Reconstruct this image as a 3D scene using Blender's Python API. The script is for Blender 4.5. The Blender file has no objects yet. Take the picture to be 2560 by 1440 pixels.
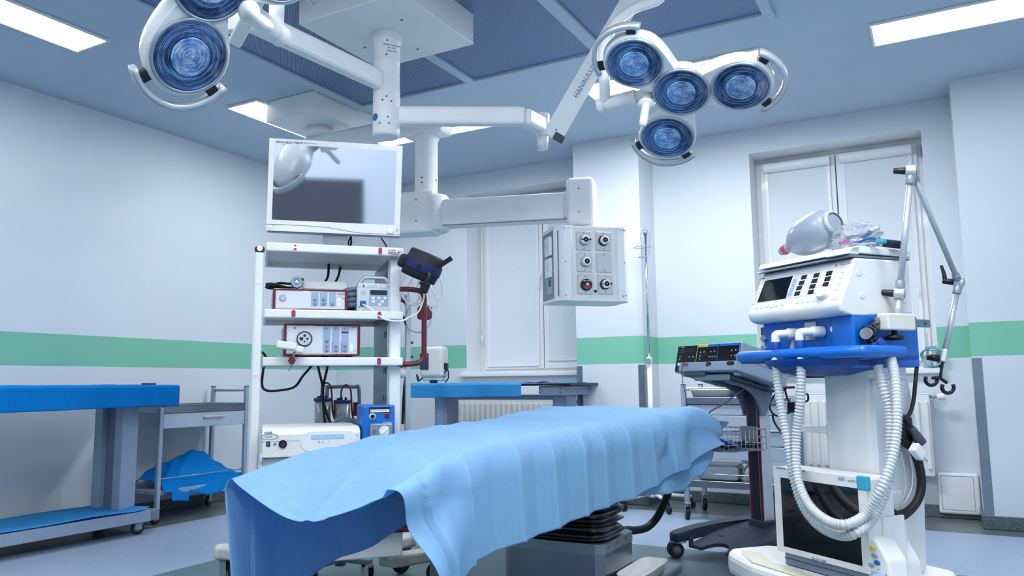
import bpy, bmesh, math, random
from mathutils import Vector, Matrix
random.seed(5)
SC = bpy.context.scene
COL = SC.collection
R = math.radians
V = Vector
# ------------------------------------------------------------------ camera
YAW, PIT, ROL, FPX = R(28.84368), R(6.99815), R(-.55234), 1940.56
CAM = V((0, 0, 1.0))
_c = V((-math.sin(YAW) * math.cos(PIT), math.cos(YAW) * math.cos(PIT), math.sin(PIT)))
_r = V((math.cos(YAW), math.sin(YAW), 0))
_u = _r.cross(_c)
CR = math.cos(ROL) * _r + math.sin(ROL) * _u
CU = -math.sin(ROL) * _r + math.cos(ROL) * _u
cd = bpy.data.cameras.new('camera')
cam = bpy.data.objects.new('camera', cd)
COL.objects.link(cam)
cam.matrix_world = Matrix(((CR.x, CU.x, -_c.x, CAM.x), (CR.y, CU.y, -_c.y, CAM.y), (CR.z, CU.z, -_c.z, CAM.z), (0, 0, 0, 1)))
cd.sensor_width = 36
cd.sensor_fit = 'HORIZONTAL'
cd.lens = FPX * 36 / 2560
cd.clip_start = .05
SC.camera = cam


def ray(x, y):
    return _c + (x - 1280) / FPX * CR - (y - 720) / FPX * CU


def on_z(x, y, z):
    d = ray(x, y)
    return CAM + d * ((z - CAM.z) / d.z)


def on_y(x, y, Y):
    d = ray(x, y)
    return CAM + d * (Y / d.y)


def on_x(x, y, X):
    d = ray(x, y)
    return CAM + d * (X / d.x)


def on_d(x, y, dep):
    return CAM + ray(x, y) * dep


def on_plane(x, y, p, n):
    d = ray(x, y)
    return CAM + d * ((V(p) - CAM).dot(n) / d.dot(n))


# ------------------------------------------------------------------ materials
def lin(c):
    c = c / 255
    return c / 12.92 if c <= .04045 else ((c + .055) / 1.055) ** 2.4


def L3(rgb):
    return (lin(rgb[0]), lin(rgb[1]), lin(rgb[2]), 1)


MATS = {}


def mat(name, rgb, rough=.5, metal=0, spec=.5, coat=0, noise=0, nscale=60, bump=0, trans=0, alpha=1, emis=0, sss=0):
    if name in MATS:
        return MATS[name]
    m = bpy.data.materials.new(name)
    m.use_nodes = True
    nt = m.node_tree
    b = nt.nodes['Principled BSDF']
    b.inputs['Base Color'].default_value = L3(rgb)
    b.inputs['Roughness'].default_value = rough
    b.inputs['Metallic'].default_value = metal
    b.inputs['Specular IOR Level'].default_value = spec
    b.inputs['Coat Weight'].default_value = coat
    b.inputs['Transmission Weight'].default_value = trans
    b.inputs['Alpha'].default_value = alpha
    if emis:
        b.inputs['Emission Color'].default_value = L3(rgb)
        b.inputs['Emission Strength'].default_value = emis
    if noise or bump:
        tc = nt.nodes.new('ShaderNodeTexCoord')
        nz = nt.nodes.new('ShaderNodeTexNoise')
        nz.inputs['Scale'].default_value = nscale
        nz.inputs['Detail'].default_value = 4
        nt.links.new(tc.outputs['Object'], nz.inputs['Vector'])
        if noise:
            rp = nt.nodes.new('ShaderNodeValToRGB')
            c0 = [max(0, v * (1 - noise)) for v in rgb]
            c1 = [min(255, v * (1 + noise)) for v in rgb]
            rp.color_ramp.elements[0].color = L3(c0)
            rp.color_ramp.elements[1].color = L3(c1)
            rp.color_ramp.elements[0].position = .3
            rp.color_ramp.elements[1].position = .7
            nt.links.new(nz.outputs['Fac'], rp.inputs['Fac'])
            nt.links.new(rp.outputs['Color'], b.inputs['Base Color'])
        if bump:
            bp = nt.nodes.new('ShaderNodeBump')
            bp.inputs['Strength'].default_value = bump
            bp.inputs['Distance'].default_value = .01
            nt.links.new(nz.outputs['Fac'], bp.inputs['Height'])
            nt.links.new(bp.outputs['Normal'], b.inputs['Normal'])
    MATS[name] = m
    return m


def nodes(m):
    nt = m.node_tree
    return nt, nt.nodes, nt.links, nt.nodes['Principled BSDF']


# ------------------------------------------------------------------ mesh builder
def _smooth_path(pts, k=6, closed=False):
    pts = [V(p) for p in pts]
    n = len(pts)
    out = []
    rng = range(n if closed else n - 1)
    for i in rng:
        p1, p2 = pts[i], pts[(i + 1) % n]
        p0 = pts[(i - 1) % n] if (closed or i > 0) else p1 * 2 - p2
        p3 = pts[(i + 2) % n] if (closed or i + 2 < n) else p2 * 2 - p1
        for j in range(k):
            t = j / k
            out.append(.5 * ((2 * p1) + (p2 - p0) * t + (2 * p0 - 5 * p1 + 4 * p2 - p3) * t * t + (3 * p1 - p0 - 3 * p2 + p3) * t ** 3))
    if not closed:
        out.append(pts[-1])
    return out


def basis(d):
    d = V(d).normalized()
    a = V((0, 0, 1)) if abs(d.z) < .9 else V((1, 0, 0))
    x = a.cross(d).normalized()
    return x, d.cross(x), d


class M:
    def __init__(self):
        self.bm = bmesh.new()

    def _add(self, verts, faces, smooth):
        vs = [self.bm.verts.new(v) for v in verts]
        for f in faces:
            try:
                ff = self.bm.faces.new([vs[i] for i in f])
                ff.smooth = smooth
            except ValueError:
                pass
        return self

    def merge(self, b):
        idx = {}
        for v in b.verts:
            idx[v] = self.bm.verts.new(v.co)
        for f in b.faces:
            try:
                g = self.bm.faces.new([idx[v] for v in f.verts])
                g.smooth = f.smooth
            except ValueError:
                pass
        b.free()
        return self

    def box(self, x0, x1, y0, y1, z0, z1, bev=0, seg=2, mx=None):
        if x0 > x1: x0, x1 = x1, x0
        if y0 > y1: y0, y1 = y1, y0
        if z0 > z1: z0, z1 = z1, z0
        b = bmesh.new()
        bmesh.ops.create_cube(b, size=1)
        for v in b.verts:
            v.co = V((x0 + (v.co.x + .5) * (x1 - x0), y0 + (v.co.y + .5) * (y1 - y0), z0 + (v.co.z + .5) * (z1 - z0)))
        if bev:
            bev = min(bev, .49 * min(x1 - x0, y1 - y0, z1 - z0))
            bmesh.ops.bevel(b, geom=list(b.edges), offset=bev, segments=seg, profile=.5, affect='EDGES', clamp_overlap=True)
        if mx:
            for v in b.verts:
                v.co = mx @ v.co
        return self.merge(b)

    def bar(self, p0, p1, w, h, up=(0, 0, 1), bev=0, seg=2):
        """box of cross-section w (sideways) x h (up) running from p0 to p1"""
        p0, p1 = V(p0), V(p1)
        d = (p1 - p0)
        L = d.length
        d.normalize()
        s = d.cross(V(up)).normalized()
        u = s.cross(d)
        mx = Matrix(((s.x, d.x, u.x, p0.x), (s.y, d.y, u.y, p0.y), (s.z, d.z, u.z, p0.z), (0, 0, 0, 1)))
        return self.box(-w / 2, w / 2, 0, L, -h / 2, h / 2, bev, seg, mx)

    def cyl(self, p0, p1, r0, r1=None, n=24, bev=0):
        r1 = r0 if r1 is None else r1
        p0, p1 = V(p0), V(p1)
        L = (p1 - p0).length
        if bev:
            pr = [(0, 0), (r0 - bev, 0), (r0 - bev * .3, bev * .3), (r0, bev), (r1, L - bev), (r1 - bev * .3, L - bev * .3), (r1 - bev, L), (0, L)]
        else:
            pr = [(0, 0), (r0, 0), (r1, L), (0, L)]
        return self.lathe(pr, p0, p1 - p0, n)

    def lathe(self, prof, o=(0, 0, 0), ax=(0, 0, 1), n=32, sharp=True, a0=0, a1=None):
        x, y, z = basis(ax)
        o = V(o)
        full = a1 is None
        na = n if full else n + 1
        span = 2 * math.pi if full else a1 - a0
        rings = []
        vs = []
        for r, h in prof:
            if r < 1e-6:
                rings.append([len(vs)])
                vs.append(o + z * h)
            else:
                st = len(vs)
                for i in range(na):
                    a = a0 + span * i / n
                    vs.append(o + (x * math.cos(a) + y * math.sin(a)) * r + z * h)
                rings.append(list(range(st, st + na)))
        bv = [self.bm.verts.new(v) for v in vs]
        for k in range(len(rings) - 1):
            A, B = rings[k], rings[k + 1]
            r0, h0 = prof[k]
            r1, h1 = prof[k + 1]
            flat = abs(h1 - h0) < 1e-7
            for i in range(n):
                j = (i + 1) % na
                if len(A) == 1 and len(B) == 1:
                    continue
                if len(A) == 1:
                    q = [A[0], B[j], B[i]][::-1]
                elif len(B) == 1:
                    q = [A[i], A[j], B[0]]
                else:
                    q = [A[i], A[j], B[j], B[i]]
                try:
                    f = self.bm.faces.new([bv[t] for t in q])
                    f.smooth = not flat
                except ValueError:
                    pass
        return self

    def tube(self, pts, r, n=10, k=6, closed=False, smooth=True, caps=True, rfun=None):
        P = _smooth_path(pts, k, closed) if k > 1 else [V(p) for p in pts]
        m = len(P)
        rings = []
        t0 = None
        for i in range(m):
            if closed:
                t = P[(i + 1) % m] - P[i - 1]
            else:
                t = P[min(i + 1, m - 1)] - P[max(i - 1, 0)]
            if t.length < 1e-9:
                t = t0 or V((0, 0, 1))
            t.normalize()
            if t0 is None:
                x, y, _ = basis(t)
            else:
                x = (x - t * x.dot(t))
                if x.length < 1e-6:
                    x, y, _ = basis(t)
                x.normalize()
                y = t.cross(x)
            t0 = t
            rr = r if rfun is None else rfun(i / (m - 1)) if m > 1 else r
            rings.append([self.bm.verts.new(P[i] + (x * math.cos(2 * math.pi * j / n) + y * math.sin(2 * math.pi * j / n)) * rr) for j in range(n)])
        for i in range(m if closed else m - 1):
            A, B = rings[i], rings[(i + 1) % m]
            for j in range(n):
                f = self.bm.faces.new([A[j], A[(j + 1) % n], B[(j + 1) % n], B[j]])
                f.smooth = True
        if caps and not closed:
            self.bm.faces.new(rings[0][::-1])
            self.bm.faces.new(rings[-1])
        return self

    def prism(self, poly, o, ux, uy, h, bev=0, seg=2, smooth=False):
        """polygon poly in the plane (o,ux,uy) pushed along ux x uy by h"""
        o, ux, uy = V(o), V(ux), V(uy)
        nz = ux.cross(uy).normalized()
        b = bmesh.new()
        n = len(poly)
        A = [b.verts.new(o + ux * p[0] + uy * p[1]) for p in poly]
        B = [b.verts.new(o + ux * p[0] + uy * p[1] + nz * h) for p in poly]
        b.faces.new(A[::-1])
        b.faces.new(B)
        for i in range(n):
            f = b.faces.new([A[i], A[(i + 1) % n], B[(i + 1) % n], B[i]])
            f.smooth = smooth
        if h < 0:
            bmesh.ops.reverse_faces(b, faces=b.faces)
        if bev:
            bmesh.ops.bevel(b, geom=list(b.edges), offset=bev, segments=seg, profile=.5, affect='EDGES', clamp_overlap=True)
        return self.merge(b)

    def grid(self, fn, nu, nv, smooth=True, thick=0):
        vs = [[self.bm.verts.new(fn(i / nu, j / nv)) for j in range(nv + 1)] for i in range(nu + 1)]
        for i in range(nu):
            for j in range(nv):
                f = self.bm.faces.new([vs[i][j], vs[i + 1][j], vs[i + 1][j + 1], vs[i][j + 1]])
                f.smooth = smooth
        return self

    def ball(self, c, r, nu=16, nv=10, sx=1, sy=1, sz=1):
        b = bmesh.new()
        bmesh.ops.create_uvsphere(b, u_segments=nu, v_segments=nv, radius=1)
        for v in b.verts:
            v.co = V((c[0] + v.co.x * r * sx, c[1] + v.co.y * r * sy, c[2] + v.co.z * r * sz))
        for f in b.faces:
            f.smooth = True
        return self.merge(b)

    def text(self, s, o, ux, uy, size, ext=.0006, align='LEFT', shear=0, squash=1, bold=0):
        cu = bpy.data.curves.new('t', 'FONT')
        cu.body = s
        cu.size = size
        cu.align_x = align
        cu.align_y = 'CENTER'
        cu.extrude = ext
        cu.shear = shear
        cu.offset = bold
        cu.resolution_u = 3
        ob = bpy.data.objects.new('t', cu)
        COL.objects.link(ob)
        dg = bpy.context.evaluated_depsgraph_get()
        me = bpy.data.meshes.new_from_object(ob.evaluated_get(dg))
        b = bmesh.new()
        b.from_mesh(me)
        ux, uy, o = V(ux).normalized(), V(uy).normalized(), V(o)
        nz = ux.cross(uy)
        for v in b.verts:
            v.co = o + ux * v.co.x * squash + uy * v.co.y + nz * v.co.z
        bpy.data.objects.remove(ob)
        bpy.data.curves.remove(cu)
        bpy.data.meshes.remove(me)
        return self.merge(b)

    def xf(self, mx):
        for v in self.bm.verts:
            v.co = mx @ v.co
        return self

    def obj(self, name, m, parent=None, label=None, solid=0, sub=0):
        me = bpy.data.meshes.new(name)
        bmesh.ops.recalc_face_normals(self.bm, faces=self.bm.faces) if not solid else None
        self.bm.to_mesh(me)
        self.bm.free()
        o = bpy.data.objects.new(name, me)
        COL.objects.link(o)
        if isinstance(m, str):
            m = MATS[m]
        me.materials.append(m)
        if parent is not None:
            o.parent = parent.o if isinstance(parent, T) else parent
        if label:
            o['label'] = label
        if solid:
            md = o.modifiers.new('thickness', 'SOLIDIFY')
            md.thickness = solid
            md.offset = 0
        if sub:
            md = o.modifiers.new('smoothing', 'SUBSURF')
            md.levels = sub
            md.render_levels = sub
        return o


def tag(o, label, cat, group=None, kind=None):
    o = o.o if isinstance(o, T) else o
    if label: o['label'] = label
    if cat: o['category'] = cat
    if group: o['group'] = group
    if kind: o['kind'] = kind
    return o


class T:
    """a thing: an Empty at its base, with local axes x = along its front, y = away from its front, z = up"""

    def __init__(self, name, label, cat, loc=(0, 0, 0), rotz=0, group=None, kind=None, rot=None):
        self.o = bpy.data.objects.new(name, None)
        self.o.empty_display_size = .1
        COL.objects.link(self.o)
        self.o.location = loc
        self.o.rotation_euler = rot if rot else (0, 0, rotz)
        tag(self.o, label, cat, group, kind)
        self.mw = Matrix.Translation(V(loc)) @ (self.o.rotation_euler.to_matrix().to_4x4())
        self.inv = self.mw.inverted()
        self.cl = self.inv @ CAM

    def _r(self, x, y):
        return self.inv.to_3x3() @ ray(x, y)

    def fy(self, px, py, y=0):
        d = self._r(px, py)
        return self.cl + d * ((y - self.cl.y) / d.y)

    def fz(self, px, py, z=0):
        d = self._r(px, py)
        return self.cl + d * ((z - self.cl.z) / d.z)

    def fx(self, px, py, x=0):
        d = self._r(px, py)
        return self.cl + d * ((x - self.cl.x) / d.x)

    def loc(self, p):
        return self.inv @ V(p)


X, Y, Z = V((1, 0, 0)), V((0, 1, 0)), V((0, 0, 1))


def copy_tree(o, parent=None):
    c = o.copy()
    COL.objects.link(c)
    if parent is not None:
        c.parent = parent
    for ch in list(o.children):
        copy_tree(ch, c)
    return c
# ------------------------------------------------------------------ materials of the room and its equipment
mat('white_metal', (236, 238, 240), .38, noise=.012, nscale=8)
mat('white_plastic', (238, 239, 238), .42, noise=.01, nscale=12)
mat('cream_plastic', (232, 230, 220), .45, noise=.012, nscale=9)
mat('warm_grey_plastic', (212, 212, 206), .5, noise=.015, nscale=9)
mat('drawer_grey', (172, 186, 204), .45, noise=.012, nscale=9)
mat('grey_plastic', (150, 166, 188), .45, noise=.02, nscale=14)
mat('mid_grey', (112, 126, 146), .5, noise=.03, nscale=14)
mat('dark_grey', (70, 78, 92), .5, noise=.04, nscale=20)
mat('charcoal', (46, 56, 74), .55, noise=.05, nscale=30)
mat('black_plastic', (16, 18, 24), .4, noise=.08, nscale=20)
mat('black_rubber', (13, 14, 19), .55, noise=.08, nscale=20)
mat('black_gloss', (12, 13, 18), .08, spec=.6)
mat('screen_glass', (8, 10, 16), .06, spec=.7, coat=.4)
mat('grey_steel', (160, 170, 182), .36, metal=.55, noise=.03, nscale=6)
mat('brushed_steel', (146, 154, 166), .3, metal=.9, noise=.05, nscale=4)
mat('chrome', (222, 224, 228), .16, metal=1)
mat('aluminium', (206, 210, 216), .35, metal=.55, noise=.015, nscale=8)
mat('aluminium_dark', (128, 140, 158), .4, metal=.4)
mat('crimson', (100, 8, 30), .32, coat=.3, noise=.02, nscale=10)
mat('pink_red', (176, 40, 88), .4)
mat('blue_paint', (4, 108, 206), .38, coat=.2, noise=.02, nscale=6)
mat('blue_dark', (8, 66, 150), .42, noise=.02, nscale=6)
mat('drape_light', (158, 209, 243), .8, spec=.2, noise=.018, nscale=30, bump=.04)
mat('drape_deep', (0, 148, 236), .8, spec=.2, noise=.02, nscale=30, bump=.12)
mat('drape_mid', (70, 172, 236), .8, spec=.2, noise=.02, nscale=30, bump=.12)
mat('clear_plastic', (225, 235, 245), .12, trans=.85, spec=.5)
mat('milky_plastic', (222, 230, 238), .3, trans=.35, noise=.01)
mat('hose_plastic', (232, 236, 240), .3, trans=.25)
mat('ink_grey', (120, 132, 150), .6)
mat('ink_dark', (40, 52, 84), .6)
mat('ink_black', (14, 16, 26), .6)
mat('ink_blue', (20, 96, 170), .6)
mat('panel_blue_grey', (156, 176, 206), .5)
mat('panel_pale', (214, 220, 228), .5)
mat('key_white', (244, 246, 248), .5)
mat('yellow', (226, 200, 60), .5)
mat('orange', (232, 130, 40), .5)
mat('sticker_pink', (214, 96, 150), .6)
mat('cyan_tube', (90, 214, 214), .25, trans=.4)
mat('valve_white', (235, 237, 240), .3)
mat('beige_pad', (214, 210, 190), .6)
mat('teal_sticker', (60, 172, 200), .5)
for nm in ('drape_light', 'drape_mid', 'drape_deep'):
    nt, nn, ll, b = nodes(MATS[nm])
    # thin non-woven cloth lets some light through
    tr = nn.new('ShaderNodeBsdfTranslucent')
    tr.inputs['Color'].default_value = {'drape_light': L3((10, 150, 236)), 'drape_mid': L3((0, 140, 230)), 'drape_deep': L3((0, 100, 210))}[nm]
    mx = nn.new('ShaderNodeMixShader')
    mx.inputs[0].default_value = .36
    ll.new(b.outputs[0], mx.inputs[1])
    ll.new(tr.outputs[0], mx.inputs[2])
    ll.new(mx.outputs[0], nn['Material Output'].inputs['Surface'])
# ------------------------------------------------------------------ the room
ZC, YB, YP, XL, XR, YF = 3.1285, 6.6, 6.225, -5.61, 1.75, -1.3
STR0, STR1 = 1.155, 1.387


def wall_mat():
    m = mat('wall_paint', (226, 230, 234), .55, spec=.35)
    nt, nn, ll, b = nodes(m)
    g = nn.new('ShaderNodeNewGeometry')
    s = nn.new('ShaderNodeSeparateXYZ')
    ll.new(g.outputs['Position'], s.inputs[0])
    a = nn.new('ShaderNodeMath'); a.operation = 'GREATER_THAN'; a.inputs[1].default_value = STR0
    c = nn.new('ShaderNodeMath'); c.operation = 'LESS_THAN'; c.inputs[1].default_value = STR1
    ll.new(s.outputs['Z'], a.inputs[0]); ll.new(s.outputs['Z'], c.inputs[0])
    d = nn.new('ShaderNodeMath'); d.operation = 'MULTIPLY'
    ll.new(a.outputs[0], d.inputs[0]); ll.new(c.outputs[0], d.inputs[1])
    nz = nn.new('ShaderNodeTexNoise'); nz.inputs['Scale'].default_value = 1.3
    ll.new(g.outputs['Position'], nz.inputs['Vector'])
    rp = nn.new('ShaderNodeValToRGB')
    rp.color_ramp.elements[0].color = L3((214, 222, 232)); rp.color_ramp.elements[1].color = L3((220, 228, 236))
    ll.new(nz.outputs['Fac'], rp.inputs['Fac'])
    mx = nn.new('ShaderNodeMix'); mx.data_type = 'RGBA'
    ll.new(d.outputs[0], mx.inputs[0]); ll.new(rp.outputs[0], mx.inputs[6]); mx.inputs[7].default_value = L3((128, 198, 172))
    ll.new(mx.outputs[2], b.inputs['Base Color'])
    return m


def floor_mat():
    m = mat('speckled_vinyl', (170, 190, 210), .34, spec=.4)
    nt, nn, ll, b = nodes(m)
    g = nn.new('ShaderNodeNewGeometry')
    s = nn.new('ShaderNodeSeparateXYZ')
    ll.new(g.outputs['Position'], s.inputs[0])

    def cmp(op, out, v):
        a = nn.new('ShaderNodeMath'); a.operation = op; a.inputs[1].default_value = v
        ll.new(out, a.inputs[0]); return a.outputs[0]

    def bi(op, p, q):
        a = nn.new('ShaderNodeMath'); a.operation = op
        ll.new(p, a.inputs[0]); ll.new(q, a.inputs[1]); return a.outputs[0]
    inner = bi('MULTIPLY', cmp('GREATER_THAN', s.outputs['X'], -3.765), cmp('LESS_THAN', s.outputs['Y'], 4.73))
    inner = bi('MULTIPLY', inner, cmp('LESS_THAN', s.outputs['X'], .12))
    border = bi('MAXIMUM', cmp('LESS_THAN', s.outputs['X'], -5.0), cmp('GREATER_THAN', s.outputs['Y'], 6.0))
    # chips
    v1 = nn.new('ShaderNodeTexVoronoi'); v1.inputs['Scale'].default_value = 75
    n1 = nn.new('ShaderNodeTexNoise'); n1.inputs['Scale'].default_value = 160; n1.inputs['Detail'].default_value = 3
    ll.new(g.outputs['Position'], v1.inputs['Vector']); ll.new(g.outputs['Position'], n1.inputs['Vector'])

    def ramp(out, c0, c1, p0, p1):
        r = nn.new('ShaderNodeValToRGB')
        r.color_ramp.elements[0].color = L3(c0); r.color_ramp.elements[1].color = L3(c1)
        r.color_ramp.elements[0].position = p0; r.color_ramp.elements[1].position = p1
        ll.new(out, r.inputs['Fac']); return r.outputs[0]

    def mix(f, a, c):
        x = nn.new('ShaderNodeMix'); x.data_type = 'RGBA'
        ll.new(f, x.inputs[0]); ll.new(a, x.inputs[6]); ll.new(c, x.inputs[7]); return x.outputs[2]
    sp = nn.new('ShaderNodeSeparateColor')
    ll.new(v1.outputs['Color'], sp.inputs[0])
    light = ramp(n1.outputs['Fac'], (142, 162, 190), (168, 186, 208), .35, .65)
    chip = cmp('GREATER_THAN', sp.outputs[0], .965)
    near = cmp('LESS_THAN', v1.outputs['Distance'], .34)
    spots = bi('MULTIPLY', chip, near)
    ck = nn.new('ShaderNodeRGB'); ck.outputs[0].default_value = L3((86, 104, 128))
    light = mix(spots, light, ck.outputs[0])
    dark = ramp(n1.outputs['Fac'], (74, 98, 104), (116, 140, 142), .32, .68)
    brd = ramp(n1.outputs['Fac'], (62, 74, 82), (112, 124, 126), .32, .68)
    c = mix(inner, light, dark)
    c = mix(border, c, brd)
    ll.new(c, b.inputs['Base Color'])
    return m


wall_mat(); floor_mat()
mat('ceiling_paint', (188, 206, 222), .7, spec=.2, noise=.01, nscale=2)
mat('reveal_white', (232, 235, 238), .45)
mat('pvc_white', (236, 239, 242), .32, coat=.1)
mat('blind_fabric', (226, 232, 238), .8, spec=.2, noise=.008, nscale=120)
m = mat('granite_vinyl', (84, 96, 102), .4, noise=.28, nscale=120)
mat('radiator_white', (236, 238, 238), .3, coat=.15)
mat('glass', (235, 242, 248), .02, trans=1)


def struct(name, b, m, parent=None):
    o = b.obj(name, m, parent)
    if parent is None:
        o['kind'] = 'structure'
    return o


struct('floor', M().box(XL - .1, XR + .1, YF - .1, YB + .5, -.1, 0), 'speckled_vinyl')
struct('ceiling', M().box(XL - .1, XR + .1, YF - .1, YB + .5, ZC, ZC + .1), 'ceiling_paint')
struct('wall_left', M().box(XL - .12, XL, YF, YB + .4, 0, ZC), 'wall_paint')
struct('wall_right', M().box(XR, XR + .12, YF, YB + .4, 0, ZC), 'wall_paint')
struct('wall_front', M().box(XL - .12, XR + .12, YF - .12, YF, 0, ZC), 'wall_paint')
W1 = (-4.161, -2.5, 1.08, 2.925)   # left window opening x0,x1,z0,z1
W2 = (-1.328, -.022, 1.055, 2.922)
b = M()
YO = YB + .38
for x0, x1 in ((XL, W1[0]), (W1[1], W2[0]), (W2[1], XR)):
    b.box(x0, x1, YB, YO, 0, ZC)
for w in (W1, W2):
    b.box(w[0], w[1], YB, YO, 0, w[2])
    b.box(w[0], w[1], YB, YO, w[3], ZC)
struct('wall_back', b, 'wall_paint')
struct('wall_corner_column', M().box(XL, -5.143, 6.316, YB, 0, ZC), 'wall_paint')
struct('wall_pilaster', M().box(-2.79, -2.176, YP, YB, 0, ZC), 'wall_paint')
struct('wall_right_pier', M().box(.18, XR, YP, YB, 0, ZC), 'wall_paint')
# skirting of coved vinyl
SK = .09
for nm, bx in (('baseboard_left', [(XL, XL + .014, YF, 6.316)]),
               ('baseboard_back', [(-5.143, -2.79, YB - .014, YB), (-2.176, .18, YB - .014, YB), (XL, -5.129, 6.302, 6.316), (-5.143, -5.129, 6.302, YB)]),
               ('baseboard_pilaster', [(-2.804, -2.162, YP - .014, YP), (-2.804, -2.79, YP, YB), (-2.176, -2.162, YP, YB)]),
               ('baseboard_right', [(.166, XR, YP - .014, YP), (.166, .18, YP, YB), (XR - .014, XR, YF, YP)])):
    b = M()
    for x0, x1, y0, y1 in bx:
        b.box(x0, x1, y0, y1, 0, SK, .005, 1)
    struct(nm, b, 'granite_vinyl')
# steel corner guards from skirting to stripe
for i, (xa, xb, xr) in enumerate(((-2.792, -2.738, -2.792), (-2.23, -2.174, -2.174), (.178, .237, .178))):
    b = M().box(xa, xb, YP - .002, YP, SK + .002, STR0 - .012)
    if i == 1:
        b.box(-2.176, -2.174, YP, YP + .05, SK + .002, STR0 - .012)
    else:
        b.box(xr, xr + .002, YP, YP + .05, SK + .002, STR0 - .012)
    struct('trim_%d' % (i + 1), b, 'brushed_steel')


# windows -----------------------------------------------------------
def window(n, w, yf, splits, blind_bottom, chain=None, handle=None):
    x0, x1, z0, z1 = w
    t = T('window_%d' % n, None, None, (x0, YB, z0), kind='structure')
    W, H, d = x1 - x0, z1 - z0, yf - YB
    e = .004
    # linings of the recess
    M().box(0, e, 0, d, 0, H).box(W - e, W, 0, d, 0, H).box(e, W - e, 0, d, H - e, H).obj('reveal', 'reveal_white', t)
    M().box(-.055, W + .02, -.05, d, -.012, .026, .006).obj('window_sill', 'pvc_white', t)
    b = M()
    f = .045
    b.box(e, e + f, d, d + .07, .026, H - e).box(W - e - f, W - e, d, d + .07, .026, H - e)
    b.box(e + f, W - e - f, d + .001, d + .069, .026, .026 + f).box(e + f, W - e - f, d + .001, d + .069, H - e - f, H - e)
    fr = b.obj('window_frame', 'pvc_white', t)
    xs = [e + f * .8] + splits + [W - e - f * .8]
    for k in range(len(xs) - 1):
        a, c = xs[k] + .004, xs[k + 1] - .004
        s0, s1 = .026 + f * .8, H - e - f * .8
        b = M()
        q = .075
        for bx in ((a, a + q, s0, s1), (c - q, c, s0, s1)):
            b.box(bx[0], bx[1], d - .018, d + .05, bx[2], bx[3], .006)
        b.box(a + q, c - q, d - .018, d + .05, s0, s0 + q, .006).box(a + q, c - q, d - .018, d + .05, s1 - q, s1, .006)
        sa = b.obj('sash', 'pvc_white', t)
        M().box(a + q - .01, c - q + .01, d + .012, d + .03, s0 + q - .01, s1 - q + .01).obj('pane', 'glass', sa)
        # roller blind: cassette, side rails, fabric, bottom bar
        ba, bc = a + q * .45, c - q * .45
        b = M().lathe([(0, 0), (.04, 0), (.042, .006), (.042, bc - ba - .006), (.04, bc - ba), (0, bc - ba)], (ba, d - .045, s1 - .052), X, 24)
        b.box(ba, bc, d - .055, d - .019, s1 - .09, s1 - .014, .008)
        bl = b.obj('roller_blind', 'pvc_white', t)
        zb = s0 + blind_bottom[k]
        M().box(ba + .004, ba + .034, d - .034, d - .018, zb, s1 - .09, .004).box(bc - .034, bc - .004, d - .034, d - .018, zb, s1 - .09, .004).obj('guide_rail', 'pvc_white', bl)
        M().box(ba + .03, bc - .03, d - .0285, d - .0255, zb, s1 - .07).obj('blind_fabric', 'blind_fabric', bl)
        M().box(ba + .034, bc - .034, d - .034, d - .02, zb - .004, zb + .012, .003).obj('bottom_bar', 'pvc_white', bl)
    if chain:
        cx, zt, zb = chain
        M().tube([(cx, d - .06, zt), (cx + .004, d - .062, (zt + zb) / 2), (cx, d - .06, zb)], .003, 6, 4).ball((cx, d - .06, zb), .017, 12, 8, .6, .5, 2).obj('blind_chain', 'pvc_white', t)
    if handle:
        hx, hz = handle
        h = M().box(hx - .016, hx + .016, d - .03, d - .018, hz - .035, hz + .04, .006).cyl((hx, d - .03, hz), (hx, d - .055, hz), .011).obj('window_handle', 'pvc_white', t)
        M().bar((hx, d - .055, hz + .008), (hx - .012, d - .058, hz - .13), .018, .012, (0, 1, 0), .004).obj('lever', 'pvc_white', h)
    # hinge on the right
    M().box(W - .03, W - .012, d - .03, d, H - .16, H - .06, .004).box(W - .03, W - .012, d - .03, d, .1, .2, .004).obj('hinge', 'grey_plastic', t)
    return t


w1 = window(1, W1, 6.9, [.725], [.03, .075], chain=(.035, 1.6, .38), handle=(.70, .98))
w2 = window(2, W2, 6.87, [.655], [.03, .03], chain=(1.2, 1.5, .62))
struct('wall_outside', M().box(XL, XR, YO + .7, YO + .72, 0, ZC), 'wall_paint')

# dark door behind the camera, seen only mirrored in the screen
dt = T('door_1', None, None, (-.19, YF, 0), R(180), kind='structure')
M().box(-.55, .55, -.05, -.004, 0, 2.0, .004).obj('door_leaf', mat('door_dark', (10, 20, 42), .5), dt)
M().tube([(-.45, -.05, 1.0), (-.45, -.09, 1.0), (-.33, -.09, 1.0)], .009, 8, 3).obj('door_handle', 'grey_steel', dt)
M().box(-.58, -.55, -.06, 0, 0, 2.03, .004).box(.55, .58, -.06, 0, 0, 2.03, .004).box(-.55, .55, -.06, 0, 2.0, 2.03, .004).obj('door_frame', 'mid_grey', dt)

# access panel on the back wall near the floor
t = T('access_panel', 'small white wall access box with thin outlined door beside the radiator', 'access panel', (-.09, YB - .05, .035))
M().box(0, .262, 0, .05, 0, .292, .016, 3).obj('box_body', 'white_metal', t)
b = M()
for q in ((.022, .024, .03, .27), (.226, .228, .03, .27)):
    b.box(q[0], q[1], -.001, .002, q[2], q[3])
for q in ((.022, .228, .03, .032), (.022, .228, .268, .27)):
    b.box(q[0], q[1], -.001, .002, q[2], q[3])
b.obj('door_outline', 'ink_dark', t)

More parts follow.
